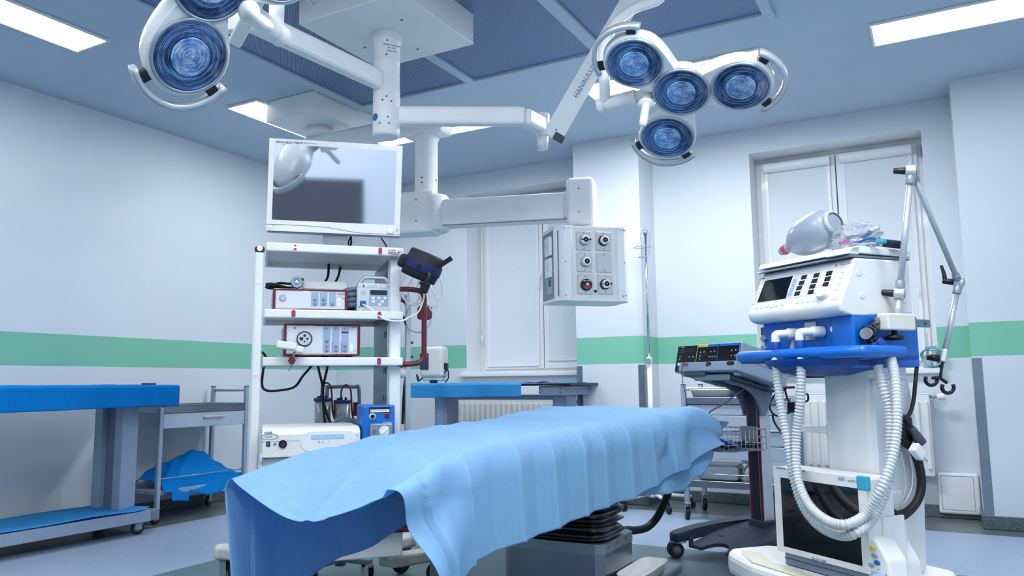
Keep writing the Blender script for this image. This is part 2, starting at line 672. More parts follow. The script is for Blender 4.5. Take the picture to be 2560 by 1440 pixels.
# ------------------------------------------------------------------ luminaires
em = mat('lamp_diffuser', (246, 250, 255), .5)
nt, nn, ll, bs = nodes(em)
bs.inputs['Emission Color'].default_value = (.93, .96, 1, 1)
LAMP = 11.0
bs.inputs['Emission Strength'].default_value = LAMP


def diffuser_mat(k):
    nm = 'lamp_diffuser_%d' % round(k * 100)
    if nm not in MATS:
        m_ = MATS['lamp_diffuser'].copy()
        m_.name = nm
        m_.node_tree.nodes['Principled BSDF'].inputs['Emission Strength'].default_value = LAMP * k
        MATS[nm] = m_
    return MATS[nm]


def luminaire(x0, x1, y0, y1, label, k=1.0):
    t = T('ceiling_light', label, 'ceiling light', ((x0 + x1) / 2, (y0 + y1) / 2, ZC - .016), group='flush ceiling lights around the air diffuser')
    a, c = (x1 - x0) / 2, (y1 - y0) / 2
    w = .016
    b = M()
    for q in ((-a - w, -a, -c - w, c + w), (a, a + w, -c - w, c + w), (-a, a, -c - w, -c), (-a, a, c, c + w)):
        b.box(q[0], q[1], q[2], q[3], 0, .016, .003, 1)
    b.obj('frame', 'white_metal', t)
    M().box(-a, a, -c, c, .006, .014).obj('diffuser', diffuser_mat(k), t)


luminaire(-4.67, -4.375, 1.58, 2.79, 'long flush ceiling light at the upper left corner of the photo')
luminaire(-4.665, -4.367, 3.99, 5.0, 'flush ceiling light partly hidden by the smaller ceiling box above the monitor')
luminaire(-4.224, -3.06, 5.235, 5.37, 'narrow flush ceiling light behind the pendant column above the monitor', 3.0)
luminaire(-2.15, -.91, 4.955, 5.25, 'flush ceiling light behind the four lens surgical lamp head', 4.0)
luminaire(-.236, 1.0, 4.955, 5.27, 'long flush ceiling light at the upper right corner of the photo', .55)
for q in ((-.15, .15, 1.5, 2.7, 3.0), (-4.224, -3.03, 1.33, 1.63, 1), (-2.1, -.9, 1.33, 1.63, 2), (.3, 1.5, 1.0, 1.3, .8), (-2.6, -1.4, -.5, -.2, 1.6), (-.9, .3, -.5, -.2, 1.8), (.6, 1.5, -.5, -.2, 1.2)):  # unseen ceiling lights, added to brighten the surfaces that face the camera
    luminaire(*q[:4], 'unseen flush ceiling light added to brighten the room from the camera side', q[4])

# ------------------------------------------------------------------ perforated air diffuser
pm = mat('perforated_steel', (96, 126, 168), .45, metal=.2)
nt, nn, ll, bs = nodes(pm)
tc = nn.new('ShaderNodeTexCoord')
mp = nn.new('ShaderNodeMapping'); mp.inputs['Rotation'].default_value = (0, 0, R(45))
ll.new(tc.outputs['Object'], mp.inputs['Vector'])
vo = nn.new('ShaderNodeTexVoronoi'); vo.inputs['Scale'].default_value = 115; vo.inputs['Randomness'].default_value = 0
ll.new(mp.outputs[0], vo.inputs['Vector'])
rp = nn.new('ShaderNodeValToRGB')
rp.color_ramp.elements[0].color = L3((34, 58, 100)); rp.color_ramp.elements[0].position = .3
rp.color_ramp.elements[1].color = L3((130, 158, 196)); rp.color_ramp.elements[1].position = .45
ll.new(vo.outputs['Distance'], rp.inputs['Fac']); ll.new(rp.outputs[0], bs.inputs['Base Color'])
t = T('air_diffuser', 'large perforated steel air diffuser framed into the ceiling', 'air diffuser', (-2.26, 3.29, ZC - .03))
gx = [(-3.741, -2.804), (-2.738, -1.83), (-1.745, -.778)]
y0, y1 = 2.1, 4.45
b = M()
for x0, x1 in ((-3.81, -3.741), (-2.804, -2.738), (-1.83, -1.745), (-.778, -.717)):
    b.box(x0 + 2.26, x1 + 2.26, y0 - 3.29, y1 - 3.29, 0, .03, .003, 1)
b.box(-3.81 + 2.26, -.717 + 2.26, y1 - 3.29, y1 + .09 - 3.29, 0, .029, .003, 1).box(-3.81 + 2.26, -.717 + 2.26, y0 - .09 - 3.29, y0 - 3.29, 0, .029, .003, 1)
b.obj('frame', 'ceiling_paint', t)
for x0, x1 in gx:
    M().box(x0 + 2.26, x1 + 2.26, y0 - 3.29, y1 - 3.29, .018, .026).obj('perforated_panel', pm, t)

# ------------------------------------------------------------------ world and view
w = bpy.data.worlds.new('world')
SC.world = w
w.use_nodes = True
w.node_tree.nodes['Background'].inputs[0].default_value = (.35, .6, 1, 1)
w.node_tree.nodes['Background'].inputs[1].default_value = .35
SC.view_settings.view_transform = 'Standard'
SC.view_settings.look = 'None'
SC.view_settings.gamma = 1
SC.view_settings.exposure = .36
SC.view_settings.use_curve_mapping = False
SC.cycles.use_denoising = True
SC.cycles.max_bounces = 8
SC.cycles.diffuse_bounces = 3
SC.cycles.glossy_bounces = 4
SC.cycles.transmission_bounces = 8
SC.cycles.sample_clamp_indirect = 6
SC.cycles.caustics_reflective = False
SC.cycles.caustics_refractive = False
# ------------------------------------------------------------------ surgical light: ceiling box, column, two arms, two four-lens heads
sl = T('surgical_light', 'white two-headed surgical light on a central column under the large ceiling box', 'surgical light', (-2.6, 3.3, ZC))


def up_to(px, py, p):
    """point of the vertical line through p that is seen at the given place"""
    d = ray(px, py)
    h = V((d.x, d.y)); q = V((p[0], p[1]))
    return V((p[0], p[1], CAM.z + d.z * (h.dot(q) / h.dot(h))))


lo = sl.loc
b = M().box(-2.925 + 2.6, -2.238 + 2.6, 2.945 - 3.3, 3.635 - 3.3, 2.936 - ZC, -.002, .006)
bx = b.obj('ceiling_box', 'white_metal', sl)
M().cyl((.19, -.12, 2.9355 - ZC), (.19, -.12, 2.933 - ZC), .008).cyl((-.2, .05, 2.9355 - ZC), (-.2, .05, 2.933 - ZC), .008).cyl((.05, .22, 2.9355 - ZC), (.05, .22, 2.933 - ZC), .008).obj('screw', 'mid_grey', bx)
cz = lambda z: z - ZC
b = M().lathe([(.086, cz(2.936)), (.086, cz(2.905)), (.079, cz(2.9)), (.074, cz(2.895)), (.072, cz(2.78)), (.0735, cz(2.776)), (.0735, cz(2.774)), (.072, cz(2.77)), (.072, cz(2.62)), (.0745, cz(2.616)),
               (.0745, cz(2.4)), (.073, cz(2.395)), (.0745, cz(2.39)), (.0735, cz(2.365)), (.066, cz(2.35)), (.0, cz(2.35))], n=40)
col_ = b.obj('column', 'white_metal', sl)
toc = V((2.6, -3.3, 0)).normalized()
sd = V((toc.y, -toc.x, 0))
b = M()
for a, z in ((.0, 2.88), (-.05, 2.8), (0, 2.56), (-.3, 2.54), (.35, 2.535), (.1, 2.445), (.2, 2.41), (-.5, 2.41)):
    dr = (toc * math.cos(a) - sd * math.sin(a))
    b.cyl(dr * .07 + Z * cz(z), dr * .076 + Z * cz(z), .005, n=10)
b.obj('screw', 'dark_grey', col_)
dr = (toc * math.cos(-.95) - sd * math.sin(-.95))
M().cyl(dr * .07 + Z * cz(2.45), dr * .0765 + Z * cz(2.45), .021).obj('blue_sticker', 'ink_blue', col_)
dr = (toc * math.cos(.35) - sd * math.sin(.35))
tx = M()
for i, s_ in enumerate(('HANAULUX LIGHT SYSTEM', '230 V  50 Hz', 'TYPE 5706  IP 20')):
    tx.text(s_, dr * .0728 + Z * cz(2.855 - i * .017), -dr.cross(Z), Z, .008, .0015, 'CENTER')
tx.obj('rating_label', 'ink_grey', col_)

# right-hand arm: horizontal beam with a bend, knuckle, rising spring arm
A0 = V((-2.6, 3.3, 2.475))
kn = V((-1.935, 3.9, 2.475))
dirA = (kn - A0).normalized()
bend = on_d(1312, 276, 4.33); bend.z = 2.475
b = M().bar(lo(A0 + dirA * .05), lo(bend), .075, .105, Z, .022, 3)
b.bar(lo(bend - (bend - A0).normalized() * .008), lo(kn), .075, .1, Z, .022, 3)
ar = b.obj('extension_arm', 'white_metal', sl)
# service cover near the column
n_ = dirA.cross(Z)
if n_.dot(CAM - A0) < 0: n_ = -n_
p = A0 + dirA * .17 + n_ * .0375
M().bar(lo(p - dirA * .072 - n_ * .001), lo(p + dirA * .072 - n_ * .001), .005, .074, Z, .002).obj('service_cover', 'white_plastic', ar)
b = M()
for s in (-.06, .06):
    b.cyl(lo(p + dirA * s), lo(p + dirA * s + n_ * .004), .005, n=10)
b.obj('screw', 'mid_grey', ar)
b = M().cyl(lo(kn + Z * .075), lo(kn - Z * .06), .041, n=32, bev=.006).cyl(lo(kn - Z * .06), lo(kn - Z * .14), .034, .028, 28)
kk = b.obj('knuckle', 'white_metal', sl)
tk = (CAM - kn); tk.z = 0; tk.normalize()
M().cyl(lo(kn + tk * .038 - Z * .0), lo(kn + tk * .044 - Z * .0), .0055, n=10).cyl(lo(kn + tk * .038 - Z * .028), lo(kn + tk * .044 - Z * .028), .0055, n=10).obj('screw', 'dark_grey', kk)
S0 = on_d(1392, 322, 4.26)
S1 = on_d(1600, -40, 3.95)
dS = (S1 - S0).normalized()
tcam = (CAM - S0).normalized()
tcam = (tcam - dS * tcam.dot(dS)).normalized()
wS = dS.cross(tcam)
poly = []
for i in range(13):
    a = math.pi / 2 + math.pi * i / 12
    poly.append((math.cos(a) * .056, math.sin(a) * .056))
L = (S1 - S0).length
poly += [(L, -.05), (L, .05)]
b = M().prism([(p[0], p[1]) for p in poly], lo(S0 - tcam * .03), dS, wS if dS.cross(wS).dot(tcam) > 0 else -wS, .065, .012, 3)
sa = b.obj('spring_arm', 'white_metal', sl)
uy = wS if dS.cross(wS).dot(tcam) > 0 else -wS
M().text('HANAULUX', lo(S0 + dS * .2 + tcam * .036 - uy * .003), dS, uy, .038, .0005, squash=.98).obj('lettering', 'ink_grey', sa)
M().box(-.03, .03, -.022, .022, -.01, .01, .004, 1, Matrix((( uy.x, dS.x, tcam.x, lo(S0).x), (uy.y, dS.y, tcam.y, lo(S0).y), (uy.z, dS.z, tcam.z, lo(S0).z), (0, 0, 0, 1))) @ Matrix.Translation((-.034, -.03, .032))).obj('end_grip', 'dark_grey', sa)
M().cyl(lo(S0 + tcam * .034), lo(S0 + tcam * .038), .005, n=10).obj('screw', 'mid_grey', sa)

# left-hand arm, heading over the camera
B0 = V((-2.6, 3.3, 2.66))
B1 = on_z(520, 0, 2.66)
dB = (B1 - B0).normalized()
M().bar(lo(B0 + dB * .04), lo(B0 + dB * .95), .075, .11, Z, .028, 3).obj('extension_arm', 'white_metal', sl)
kn2 = B0 + dB * .99
M().cyl(lo(kn2 + Z * .09), lo(kn2 - Z * .09), .041, n=28, bev=.006).obj('knuckle', 'white_metal', sl)

# lens material: fine concentric rings of glass over a deep blue reflector, with glare painted in as lighter wedges
def lens_mat(name, c_dark, c_mid, c_light, freq, rough):
    m_ = mat(name, c_mid, rough, metal=.25, coat=.7)
    nt, nn, ll, bs = nodes(m_)
    tc = nn.new('ShaderNodeTexCoord')
    sx = nn.new('ShaderNodeSeparateXYZ')
    ll.new(tc.outputs['Object'], sx.inputs[0])

    def mt_(op, a, c=None):
        q = nn.new('ShaderNodeMath'); q.operation = op
        for i_, v_ in enumerate((a, c)):
            if v_ is None: continue
            if isinstance(v_, (int, float)): q.inputs[i_].default_value = v_
            else: ll.new(v_, q.inputs[i_])
        return q.outputs[0]
    rad = mt_('SQRT', mt_('ADD', mt_('MULTIPLY', sx.outputs[0], sx.outputs[0]), mt_('MULTIPLY', sx.outputs[1], sx.outputs[1])))
    ang = mt_('ARCTAN2', sx.outputs[1], sx.outputs[0])
    rings = mt_('ADD', mt_('MULTIPLY', mt_('SINE', mt_('MULTIPLY', rad, freq)), .5), .5)
    nz = nn.new('ShaderNodeTexNoise'); nz.noise_dimensions = '3D'; nz.inputs['Scale'].default_value = 1; nz.inputs['Detail'].default_value = 3
    cb = nn.new('ShaderNodeCombineXYZ')
    ll.new(mt_('MULTIPLY', mt_('SINE', ang), 1.6), cb.inputs[0]); ll.new(mt_('MULTIPLY', mt_('COSINE', ang), 1.6), cb.inputs[1]); ll.new(mt_('MULTIPLY', rad, 70), cb.inputs[2])
    ll.new(cb.outputs[0], nz.inputs['Vector'])
    f = mt_('ADD', mt_('MULTIPLY', rings, .34), mt_('MULTIPLY', nz.outputs['Fac'], .92))
    rp = nn.new('ShaderNodeValToRGB')
    el = rp.color_ramp.elements
    el[0].color = L3(c_dark); el[0].position = .36
    el[1].color = L3(c_light); el[1].position = .88
    q = el.new(.62); q.color = L3(c_mid)
    ll.new(f, rp.inputs['Fac']); ll.new(rp.outputs[0], bs.inputs['Base Color'])


lens_mat('lens_glass', (4, 14, 44), (26, 62, 128), (128, 176, 226), 1250, .14)
lens_mat('lens_core', (34, 96, 176), (98, 158, 222), (236, 244, 252), 1600, .16)
mat('lamp_shell', (238, 240, 242), .22, coat=.3)


def lamp_head(C, n, lobes, RL, yoke_pt, handle_pt):
    """C: centre of the middle lens, n: the way the lenses face, lobes: world centres of the three outer lenses"""
    n = n.normalized()
    C = V(C)
    ux = (lobes[0] - C); ux = (ux - n * ux.dot(n)).normalized()
    uy = n.cross(ux)
    loc2 = [((p - C).dot(ux), (p - C).dot(uy)) for p in lobes]
    N = 144
    Rr = RL + .024
    prof = []
    for i in range(N):
        a = 2 * math.pi * i / N
        r = RL * 1.02
        for lx, ly in loc2:
            D = math.hypot(lx, ly)
            dl = a - math.atan2(ly, lx)
            s2 = Rr * Rr - (D * math.sin(dl)) ** 2
            if s2 > 0 and math.cos(dl) > 0:
                r = max(r, D * math.cos(dl) + math.sqrt(s2))
        prof.append(r)
    for _ in range(5):
        prof = [max(.2 * prof[i - 1] + .6 * prof[i] + .2 * prof[(i + 1) % N], 0) for i in range(N)]
    b = M()
    layers = [(.0, .0), (.93, .0), (.985, .003), (1.0, .012), (1.005, .03), (.985, .052), (.93, .072), (.8, .09), (.55, .1), (0, .104)]
    rows = []
    for s, h in layers:
        if s == 0:
            rows.append([b.bm.verts.new(lo(C - n * h))])
        else:
            rows.append([b.bm.verts.new(lo(C - n * h + (ux * math.cos(2 * math.pi * i / N) + uy * math.sin(2 * math.pi * i / N)) * prof[i] * s)) for i in range(N)])
    for k in range(len(rows) - 1):
        A, B = rows[k], rows[k + 1]
        for i in range(N):
            j = (i + 1) % N
            q = [A[0], B[j], B[i]] if len(A) == 1 else ([A[i], A[j], B[0]] if len(B) == 1 else [A[i], A[j], B[j], B[i]])
            f = b.bm.faces.new(q); f.smooth = k > 0
    hd = b.obj('lamp_head', 'lamp_shell', sl)
    for p in [C] + list(lobes):
        p = p - n * (p - C).dot(n)
        pr = [(RL + .009, -.004), (RL + .009, .007), (RL + .004, .009), (RL, .007), (RL, .0)]
        M().lathe(pr, lo(p), n, 48).obj('lens_ring', 'grey_steel', hd)
        lx_, ly_, lz_ = ux, uy, n
        mxl = Matrix(((lx_.x, ly_.x, lz_.x, lo(p).x), (lx_.y, ly_.y, lz_.y, lo(p).y), (lx_.z, ly_.z, lz_.z, lo(p).z), (0, 0, 0, 1)))
        pr = []
        r = RL
        while r > RL * .56:
            pr += [(r, .004), (r - .003, .0075)]
            r -= .0075
        o_ = M().lathe(pr + [(RL * .55, .004)], n=56).obj('lens', 'lens_glass', hd)
        o_.matrix_local = mxl
        pr = [(RL * .555, .004), (RL * .55, .01)]
        r = RL * .52
        while r > .01:
            pr += [(r, .0115), (r - .0035, .009)]
            r -= .006
        o_ = M().lathe(pr + [(.004, .013), (0, .0135)], n=56).obj('lens_core', 'lens_core', hd)
        o_.matrix_local = mxl
    for lx, ly in loc2:
        a0 = math.atan2(ly, lx)
        cc = C + ux * lx + uy * ly
        pts = []
        for i in range(17):
            a = a0 + R(-62 + 124 * i / 16)
            pts.append(cc + (ux * math.cos(a) + uy * math.sin(a)) * (Rr + .042 - .012 * abs(i - 8) / 8) - n * .02)
        b = M()
        sec = [(-.009, -.016), (.009, -.018), (.011, .0), (.009, .018), (-.009, .016), (-.011, 0)]
        rw = []
        for i, p in enumerate(pts):
            a = a0 + R(-62 + 124 * i / 16)
            rd = ux * math.cos(a) + uy * math.sin(a)
            rw.append([b.bm.verts.new(lo(p + rd * s[0] - n * s[1])) for s in sec])
        for i in range(16):
            for j in range(6):
                f = b.bm.faces.new([rw[i][j], rw[i][(j + 1) % 6], rw[i + 1][(j + 1) % 6], rw[i + 1][j]]); f.smooth = True
        b.bm.faces.new(rw[0][::-1]); b.bm.faces.new(rw[-1])
        hb = b.obj('hand_rail', 'aluminium', hd)
        for s in (-48, 48):
            a = a0 + R(s)
            rd = ux * math.cos(a) + uy * math.sin(a)
            M().bar(lo(cc + rd * (Rr - .014) - n * .022), lo(cc + rd * (Rr + .034) - n * .02), .038, .024, n, .005).obj('rail_mount', 'black_plastic', hb)
    # sterile handle
    h = handle_pt
    pr = [(.026, -.02), (.026, .022), (.034, .024), (.036, .032), (.03, .04), (.019, .044), (.0175, .06), (.0175, .15), (.0155, .162), (.009, .17), (0, .172)]
    M().lathe(pr, lo(h), n, 28).obj('sterile_handle', 'white_plastic', sl)
    # swivel stub that carries the head
    y = yoke_pt
    d = (y - C); d = (d - n * d.dot(n)).normalized()
    st = C + d * RL * .9 - n * .05
    dd = (y - st)
    Ld = dd.length
    b = M().cyl(lo(st), lo(st + dd * .45), .026, n=24).cyl(lo(st + dd * .42), lo(y), .034, n=28, bev=.006).cyl(lo(y), lo(y + dd.normalized() * .035), .036, n=28, bev=.006)
    b.obj('swivel_joint', 'white_metal', sl)
    return hd


vr = ray(1703, 230).normalized()
RLN = .113
C1 = on_d(1703, 230, 3.36)
n1 = (-vr * .69 + (CR * -.12 - CU * .985).normalized() * .724)
n1 = n1.normalized()
lob = [on_plane(px, py, C1, n1) for px, py in ((1586, 158), (1852, 216), (1668, 343))]
yk = on_plane(1513, 262, C1 - n1 * .05, n1)
lamp_head(C1, n1, lob, RLN, yk, on_plane(1617, 250, C1 + n1 * .0, n1))
dy = yk
pts = [yk, on_d(1511, 205, 3.5), on_d(1507, 140, 3.58), on_d(1530, 70, 3.68), on_d(1583, 22, 3.78), on_d(1650, -5, 3.84), S1 + V((.12, 0, .02))]
M().tube([lo(p) for p in pts], .0255, 14, 6).obj('yoke', 'white_metal', sl)

vl = ray(474, 140).normalized()
n2 = (-vl * .72 + (CR * .72 - CU * .69).normalized() * .694).normalized()
C2 = on_d(528, -46, 2.33)
l0 = on_plane(474, 140, C2, n2)
rot = lambda p, a: C2 + Matrix.Rotation(a, 3, n2) @ (p - C2)
lob2 = [l0, rot(l0, R(120)), rot(l0, R(-120))]
yk2 = on_plane(690, 82, C2 - n2 * .05, n2)
lamp_head(C2, n2, lob2, RLN, yk2, on_plane(612, 20, C2, n2))
pts = [yk2, yk2 + Z * .1, yk2 + Z * .26, yk2 + Z * .42 + dB * .02, yk2 + Z * .52 - dB * .1]
M().tube([lo(p) for p in pts], .0255, 14, 6).obj('yoke', 'white_metal', sl)
M().bar(lo(kn2 - Z * .12), lo(yk2 + Z * .52 - dB * .12), .09, .06, Z.cross(dB), .014, 3).obj('spring_arm', 'white_metal', sl)

# ------------------------------------------------------------------ ceiling supply pendant
sp = T('supply_pendant', 'white jointed ceiling supply pendant carrying a steel-fronted outlet box', 'supply pendant', (-4.09, 4.37, ZC))
lo2 = sp.loc
M().box(-4.335 + 4.09, -3.835 + 4.09, 4.06 - 4.37, 4.68 - 4.37, 2.966 - ZC, -.002, .004).obj('ceiling_box', 'white_metal', sp)
M().cyl(lo2((-4.09, 4.37, 2.966)), lo2((-4.09, 4.37, 2.885)), .1, n=32).obj('neck', 'white_metal', sp)
M().box(-4.2 + 4.09, -2.9 + 4.09, 4.3 - 4.37, 4.44 - 4.37, 2.78 - ZC, 2.895 - ZC, .025, 3).obj('upper_arm', 'white_metal', sp)
M().box(-3.24 + 4.09, -2.91 + 4.09, 4.285 - 4.37, 4.455 - 4.37, 2.728 - ZC, 2.893 - ZC, .03, 3).obj('arm_head', 'white_metal', sp)
JC = V((-3.085, 4.37, 0))
b = M().lathe([(.088, 2.74), (.092, 2.715), (.08, 2.70), (.08, 2.28)], lo2((JC.x, JC.y, 0)), Z, 36)
cl = b.obj('column', 'white_metal', sp)
tj = V((-JC.x, -JC.y, 0)).normalized()
sj = V((tj.y, -tj.x, 0))
b = M()
for a, z in ((-.4, 2.42), (-.4, 2.385), (1.0, 2.41)):
    dr = tj * math.cos(a) - sj * math.sin(a)
    b.cyl(lo2(JC + dr * .077 + Z * z), lo2(JC + dr * .083 + Z * z), .006, n=10)
b.obj('screw', 'dark_grey', cl)
d2 = V((.956, .292, 0))
s2 = V((.292, -.956, 0))     # towards the viewer
JH = V((-2.05, 4.69, 0))
# lower joint housing: flat-faced block with a round hub
mxj = Matrix(((d2.x, -s2.x, 0, JC.x + 4.09), (d2.y, -s2.y, 0, JC.y - 4.37), (0, 0, 1, -ZC), (0, 0, 0, 1)))
b = M().box(-.3, .085, -.1, .1, 2.03, 2.325, .026, 3, mxj)
jb = b.obj('joint_housing', 'white_metal', sp)
M().lathe([(0, 2.045), (.09, 2.045), (.105, 2.06), (.105, 2.28), (.09, 2.3), (0, 2.3)], lo2((JC.x + d2.x * .06, JC.y + d2.y * .06, 0)), Z, 36).obj('hub', 'white_metal', sp)
b = M()
for x, z in ((-.04, 2.26), (-.04, 2.11)):
    b.cyl(mxj @ V((x, -.1, z)), mxj @ V((x, -.103, z)), .006, n=10)
b.obj('screw', 'mid_grey', jb)
b = M().box(.1, 1.03, -.07, .07, 2.075, 2.262, .016, 3, mxj)
la = b.obj('lower_arm', 'white_metal', sp)
M().box(.12, 1.0, -.0705, -.05, 2.0765, 2.079, 0, 1, mxj).obj('seam', 'mid_grey', la)
M().lathe([(0, 2.08), (.11, 2.08), (.118, 2.09), (.118, 2.25), (.11, 2.26), (0, 2.26)], lo2((JH.x - d2.x * .02, JH.y - d2.y * .02, 0)), Z, 36).obj('hub', 'white_metal', sp)
b = M().box(1.0, 1.185, -.12, .12, 2.02, 2.345, .032, 4, mxj)
eb = b.obj('end_housing', 'white_metal', sp)
b = M()
for x, z in ((1.085, 2.265), (1.085, 2.11)):
    b.cyl(mxj @ V((x, -.12, z)), mxj @ V((x, -.123, z)), .006, n=10)
b.obj('screw', 'mid_grey', eb)
# outlet box
HC = JH + d2 * .07
hz = R(44.3)
ex = V((math.cos(hz), math.sin(hz), 0)); ey = V((-math.sin(hz), math.cos(hz), 0))
PF = HC - ey * .17        # front plane point
mxh = Matrix(((ex.x, ey.x, 0, PF.x + 4.09), (ex.y, ey.y, 0, PF.y - 4.37), (0, 0, 1, -ZC), (0, 0, 0, 1)))
Wd = mxh.inverted() @ Matrix.Translation((4.09, -4.37, -ZC))


def hf(px, py, y=0):
    c0 = Wd @ CAM
    d = Wd.to_3x3() @ ray(px, py)
    return c0 + d * ((y - c0.y) / d.y)


xl, xr = hf(1406, 660).x, hf(1566, 660).x
x1, x2 = hf(1433, 660).x, hf(1541, 660).x
zt, zb = hf(1490, 566).z, hf(1490, 752).z
zc = (zt + zb) / 2
M().lathe([(.12, zt - .01), (.12, zt + .012), (.09, zt + .03), (.085, 2.04)], (PF.x + 4.09 + ey.x * .17, PF.y - 4.37 + ey.y * .17, -ZC), Z, 36).obj('swivel_collar', 'white_metal', sp)
pl = [(xl, .012), (xl + .012, 0), (x1 - .012, 0), (x1, .014), (x2, .014), (x2 + .012, 0), (xr - .012, 0), (xr, .012), (xr + .03, .06), (xr + .03, .3), (xr, .34), (xl, .34), (xl - .035, .3), (xl - .035, .06)]
b = M().prism(pl, (0, 0, zb + .012), X, Y, zt - zb - .024).prism([(p[0] * 1.004, p[1] - .004 if p[1] < .1 else p[1] + .004) for p in pl], (0, 0, zb), X, Y, .014).prism([(p[0] * 1.004, p[1] - .004 if p[1] < .1 else p[1] + .004) for p in pl], (0, 0, zt - .014), X, Y, .014).xf(mxh)
ob_ = b.obj('outlet_box', 'white_metal', sp)
pm_ = mat('outlet_plate', (214, 214, 214), .28, metal=.45)
b0 = M()
for (xa, ya, xb, yb) in ((1439, 577, 1478, 627), (1488, 579, 1527, 628), (1441, 631, 1480, 681), (1490, 632, 1529, 682), (1443, 686, 1482, 736), (1493, 687, 1532, 736)):
    a, c = hf(xa, ya, .014), hf(xb, yb, .014)
    pz = M().box(a.x, c.x, .006, .0135, c.z, a.z, .004, 1).xf(mxh).obj('outlet_plate', pm_, sp)
    mcx, mcz = (a.x + c.x) / 2, (a.z + c.z) / 2
    M().cyl((mcx, .006, a.z - .012), (mcx, .003, a.z - .012), .004, n=8).cyl((mcx, .006, c.z + .012), (mcx, .003, c.z + .012), .004, n=8).xf(mxh).obj('screw', 'mid_grey', pz)
SOCK = ((1460, 601, 0), (1508, 602, 1), (1463, 655, 0), (1465, 712, 2), (1512, 711, 1))
for px, py, kd in SOCK:
    c = hf(px, py, .006)
    if kd == 2:
        q = M().lathe([(.038, 0), (.038, .012), (.034, .02), (0, .02)], (c.x, .006, c.z), -Y, 32).xf(mxh).obj('gas_outlet', 'black_plastic', sp, 'round black gas outlet with pink crescent')
        M().lathe([(.013, .0205), (.013, .022), (.029, .022), (.029, .0205)], (c.x, .006, c.z), -Y, 24, a0=R(200), a1=R(340)).xf(mxh).obj('crescent', 'pink_red', q)
        M().text('AIR / AGSS', (c.x, -.0148, c.z + .023), X, Z, .011, .0006, 'CENTER').xf(mxh).obj('lettering', 'key_white', q)
        M().lathe([(.011, .0205), (.011, .03), (.008, .033), (0, .033)], (c.x, .006, c.z), -Y, 18).xf(mxh).obj('valve', 'chrome', q)
    else:
        q = M().lathe([(.034, 0), (.034, .008), (.031, .014), (.027, .014)], (c.x, .006, c.z), -Y, 32).xf(mxh).obj('gas_outlet', 'grey_steel' if kd == 0 else 'black_plastic', sp)
        M().lathe([(.027, .012), (.027, .034), (.024, .037), (.017, .037), (.016, .034)], (c.x, .006, c.z), -Y, 32).xf(mxh).obj('outlet_ring', 'white_plastic', q)
        M().lathe([(.0165, .034), (.0165, .04), (.012, .04), (.0075, .036), (.006, .03), (0, .03)], (c.x, .006, c.z), -Y, 24).xf(mxh).obj('outlet_core', 'black_plastic', q)
        M().cyl((c.x, -.026, c.z), (c.x, -.032, c.z), .004, n=10).xf(mxh).obj('valve_pin', 'chrome', q)
        if kd == 1 and py > 700 or (px == 1460):
            M().bar((c.x - .03, -.028, c.z), (c.x + .03, -.028, c.z), .006, .01, Z).box(c.x + .026, c.x + .036, -.034, -.02, c.z - .004, c.z + .008, .002).xf(mxh).obj('release_lever', 'black_plastic', q)
c = hf(1488, 728, .014)
M().cyl((c.x, .014, c.z), (c.x, .006, c.z), .009, n=16).xf(mxh).obj('earth_socket', 'black_plastic', sp)
c = hf(1558, 741, 0)
M().cyl((c.x, .001, c.z), (c.x, -.003, c.z), .007, n=14).xf(mxh).obj('blue_dot', 'panel_blue_grey', sp)
b = M()
for px, py in ((1411, 571), (1413, 654), (1415, 738), (1559, 576), (1562, 657), (1565, 739)):
    c = hf(px, py, 0)
    b.cyl((c.x, .001, c.z), (c.x, -.003, c.z), .004, n=8)
b.xf(mxh).obj('screw', 'mid_grey', ob_)
# left flank: slotted rail, two white mains sockets on a grey strip and a data plate
fs = lambda y: -.035 + xl - .0
b = M().box(xl - .02, xl - .014, .02, .05, zb + .02, zt - .02)
b = M()
nx = V((-.048, -.035, 0)).normalized()
b.box(xl - .019, xl - .0165, .028, .036, zb + .03, zt - .03).xf(mxh).obj('slot_rail', 'dark_grey', ob_)
xs_ = xl - .035
M().box(xs_ - .003, xs_ + .002, .07, .29, zb + .02, zt - .025).xf(mxh).obj('socket_strip', 'aluminium_dark', sp)
for k, (za, zb_) in enumerate(((zt - .06, zt - .185), (zt - .2, zt - .325))):
    s_ = M().box(xs_ - .022, xs_ - .002, .085, .19, zb_, za, .005).xf(mxh).obj('mains_socket', 'white_plastic', sp)
    M().cyl((xs_ - .023, .137, (za + zb_) / 2), (xs_ - .0215, .137, (za + zb_) / 2), .021, n=20).xf(mxh).obj('socket_well', 'panel_pale', s_)
dp = M().box(xs_ - .006, xs_ - .002, .08, .2, zb + .05, zb + .185, .002, 1).xf(mxh).obj('data_plate', 'grey_steel', sp)
M().box(xs_ - .008, xs_ - .005, .12, .155, zb + .1, zb + .145).xf(mxh).obj('data_port', 'black_plastic', dp)
# ------------------------------------------------------------------ operating table
ot = T('operating_table', 'operating table on a stainless steel column with black bellows', 'operating table', (-1.6, 3.3, 0))
o3 = ot.loc
# foot plate
M().box(-.30, .375, -.55, .70, .03, .085, .02, 3).box(-.2, .2, -.62, -.5, .03, .085, .02, 3).obj('foot_plate', 'brushed_steel', ot)
M().box(-.28, .28, -.5, .8, .002, .035, .006).obj('foot_plinth', 'black_plastic', ot)
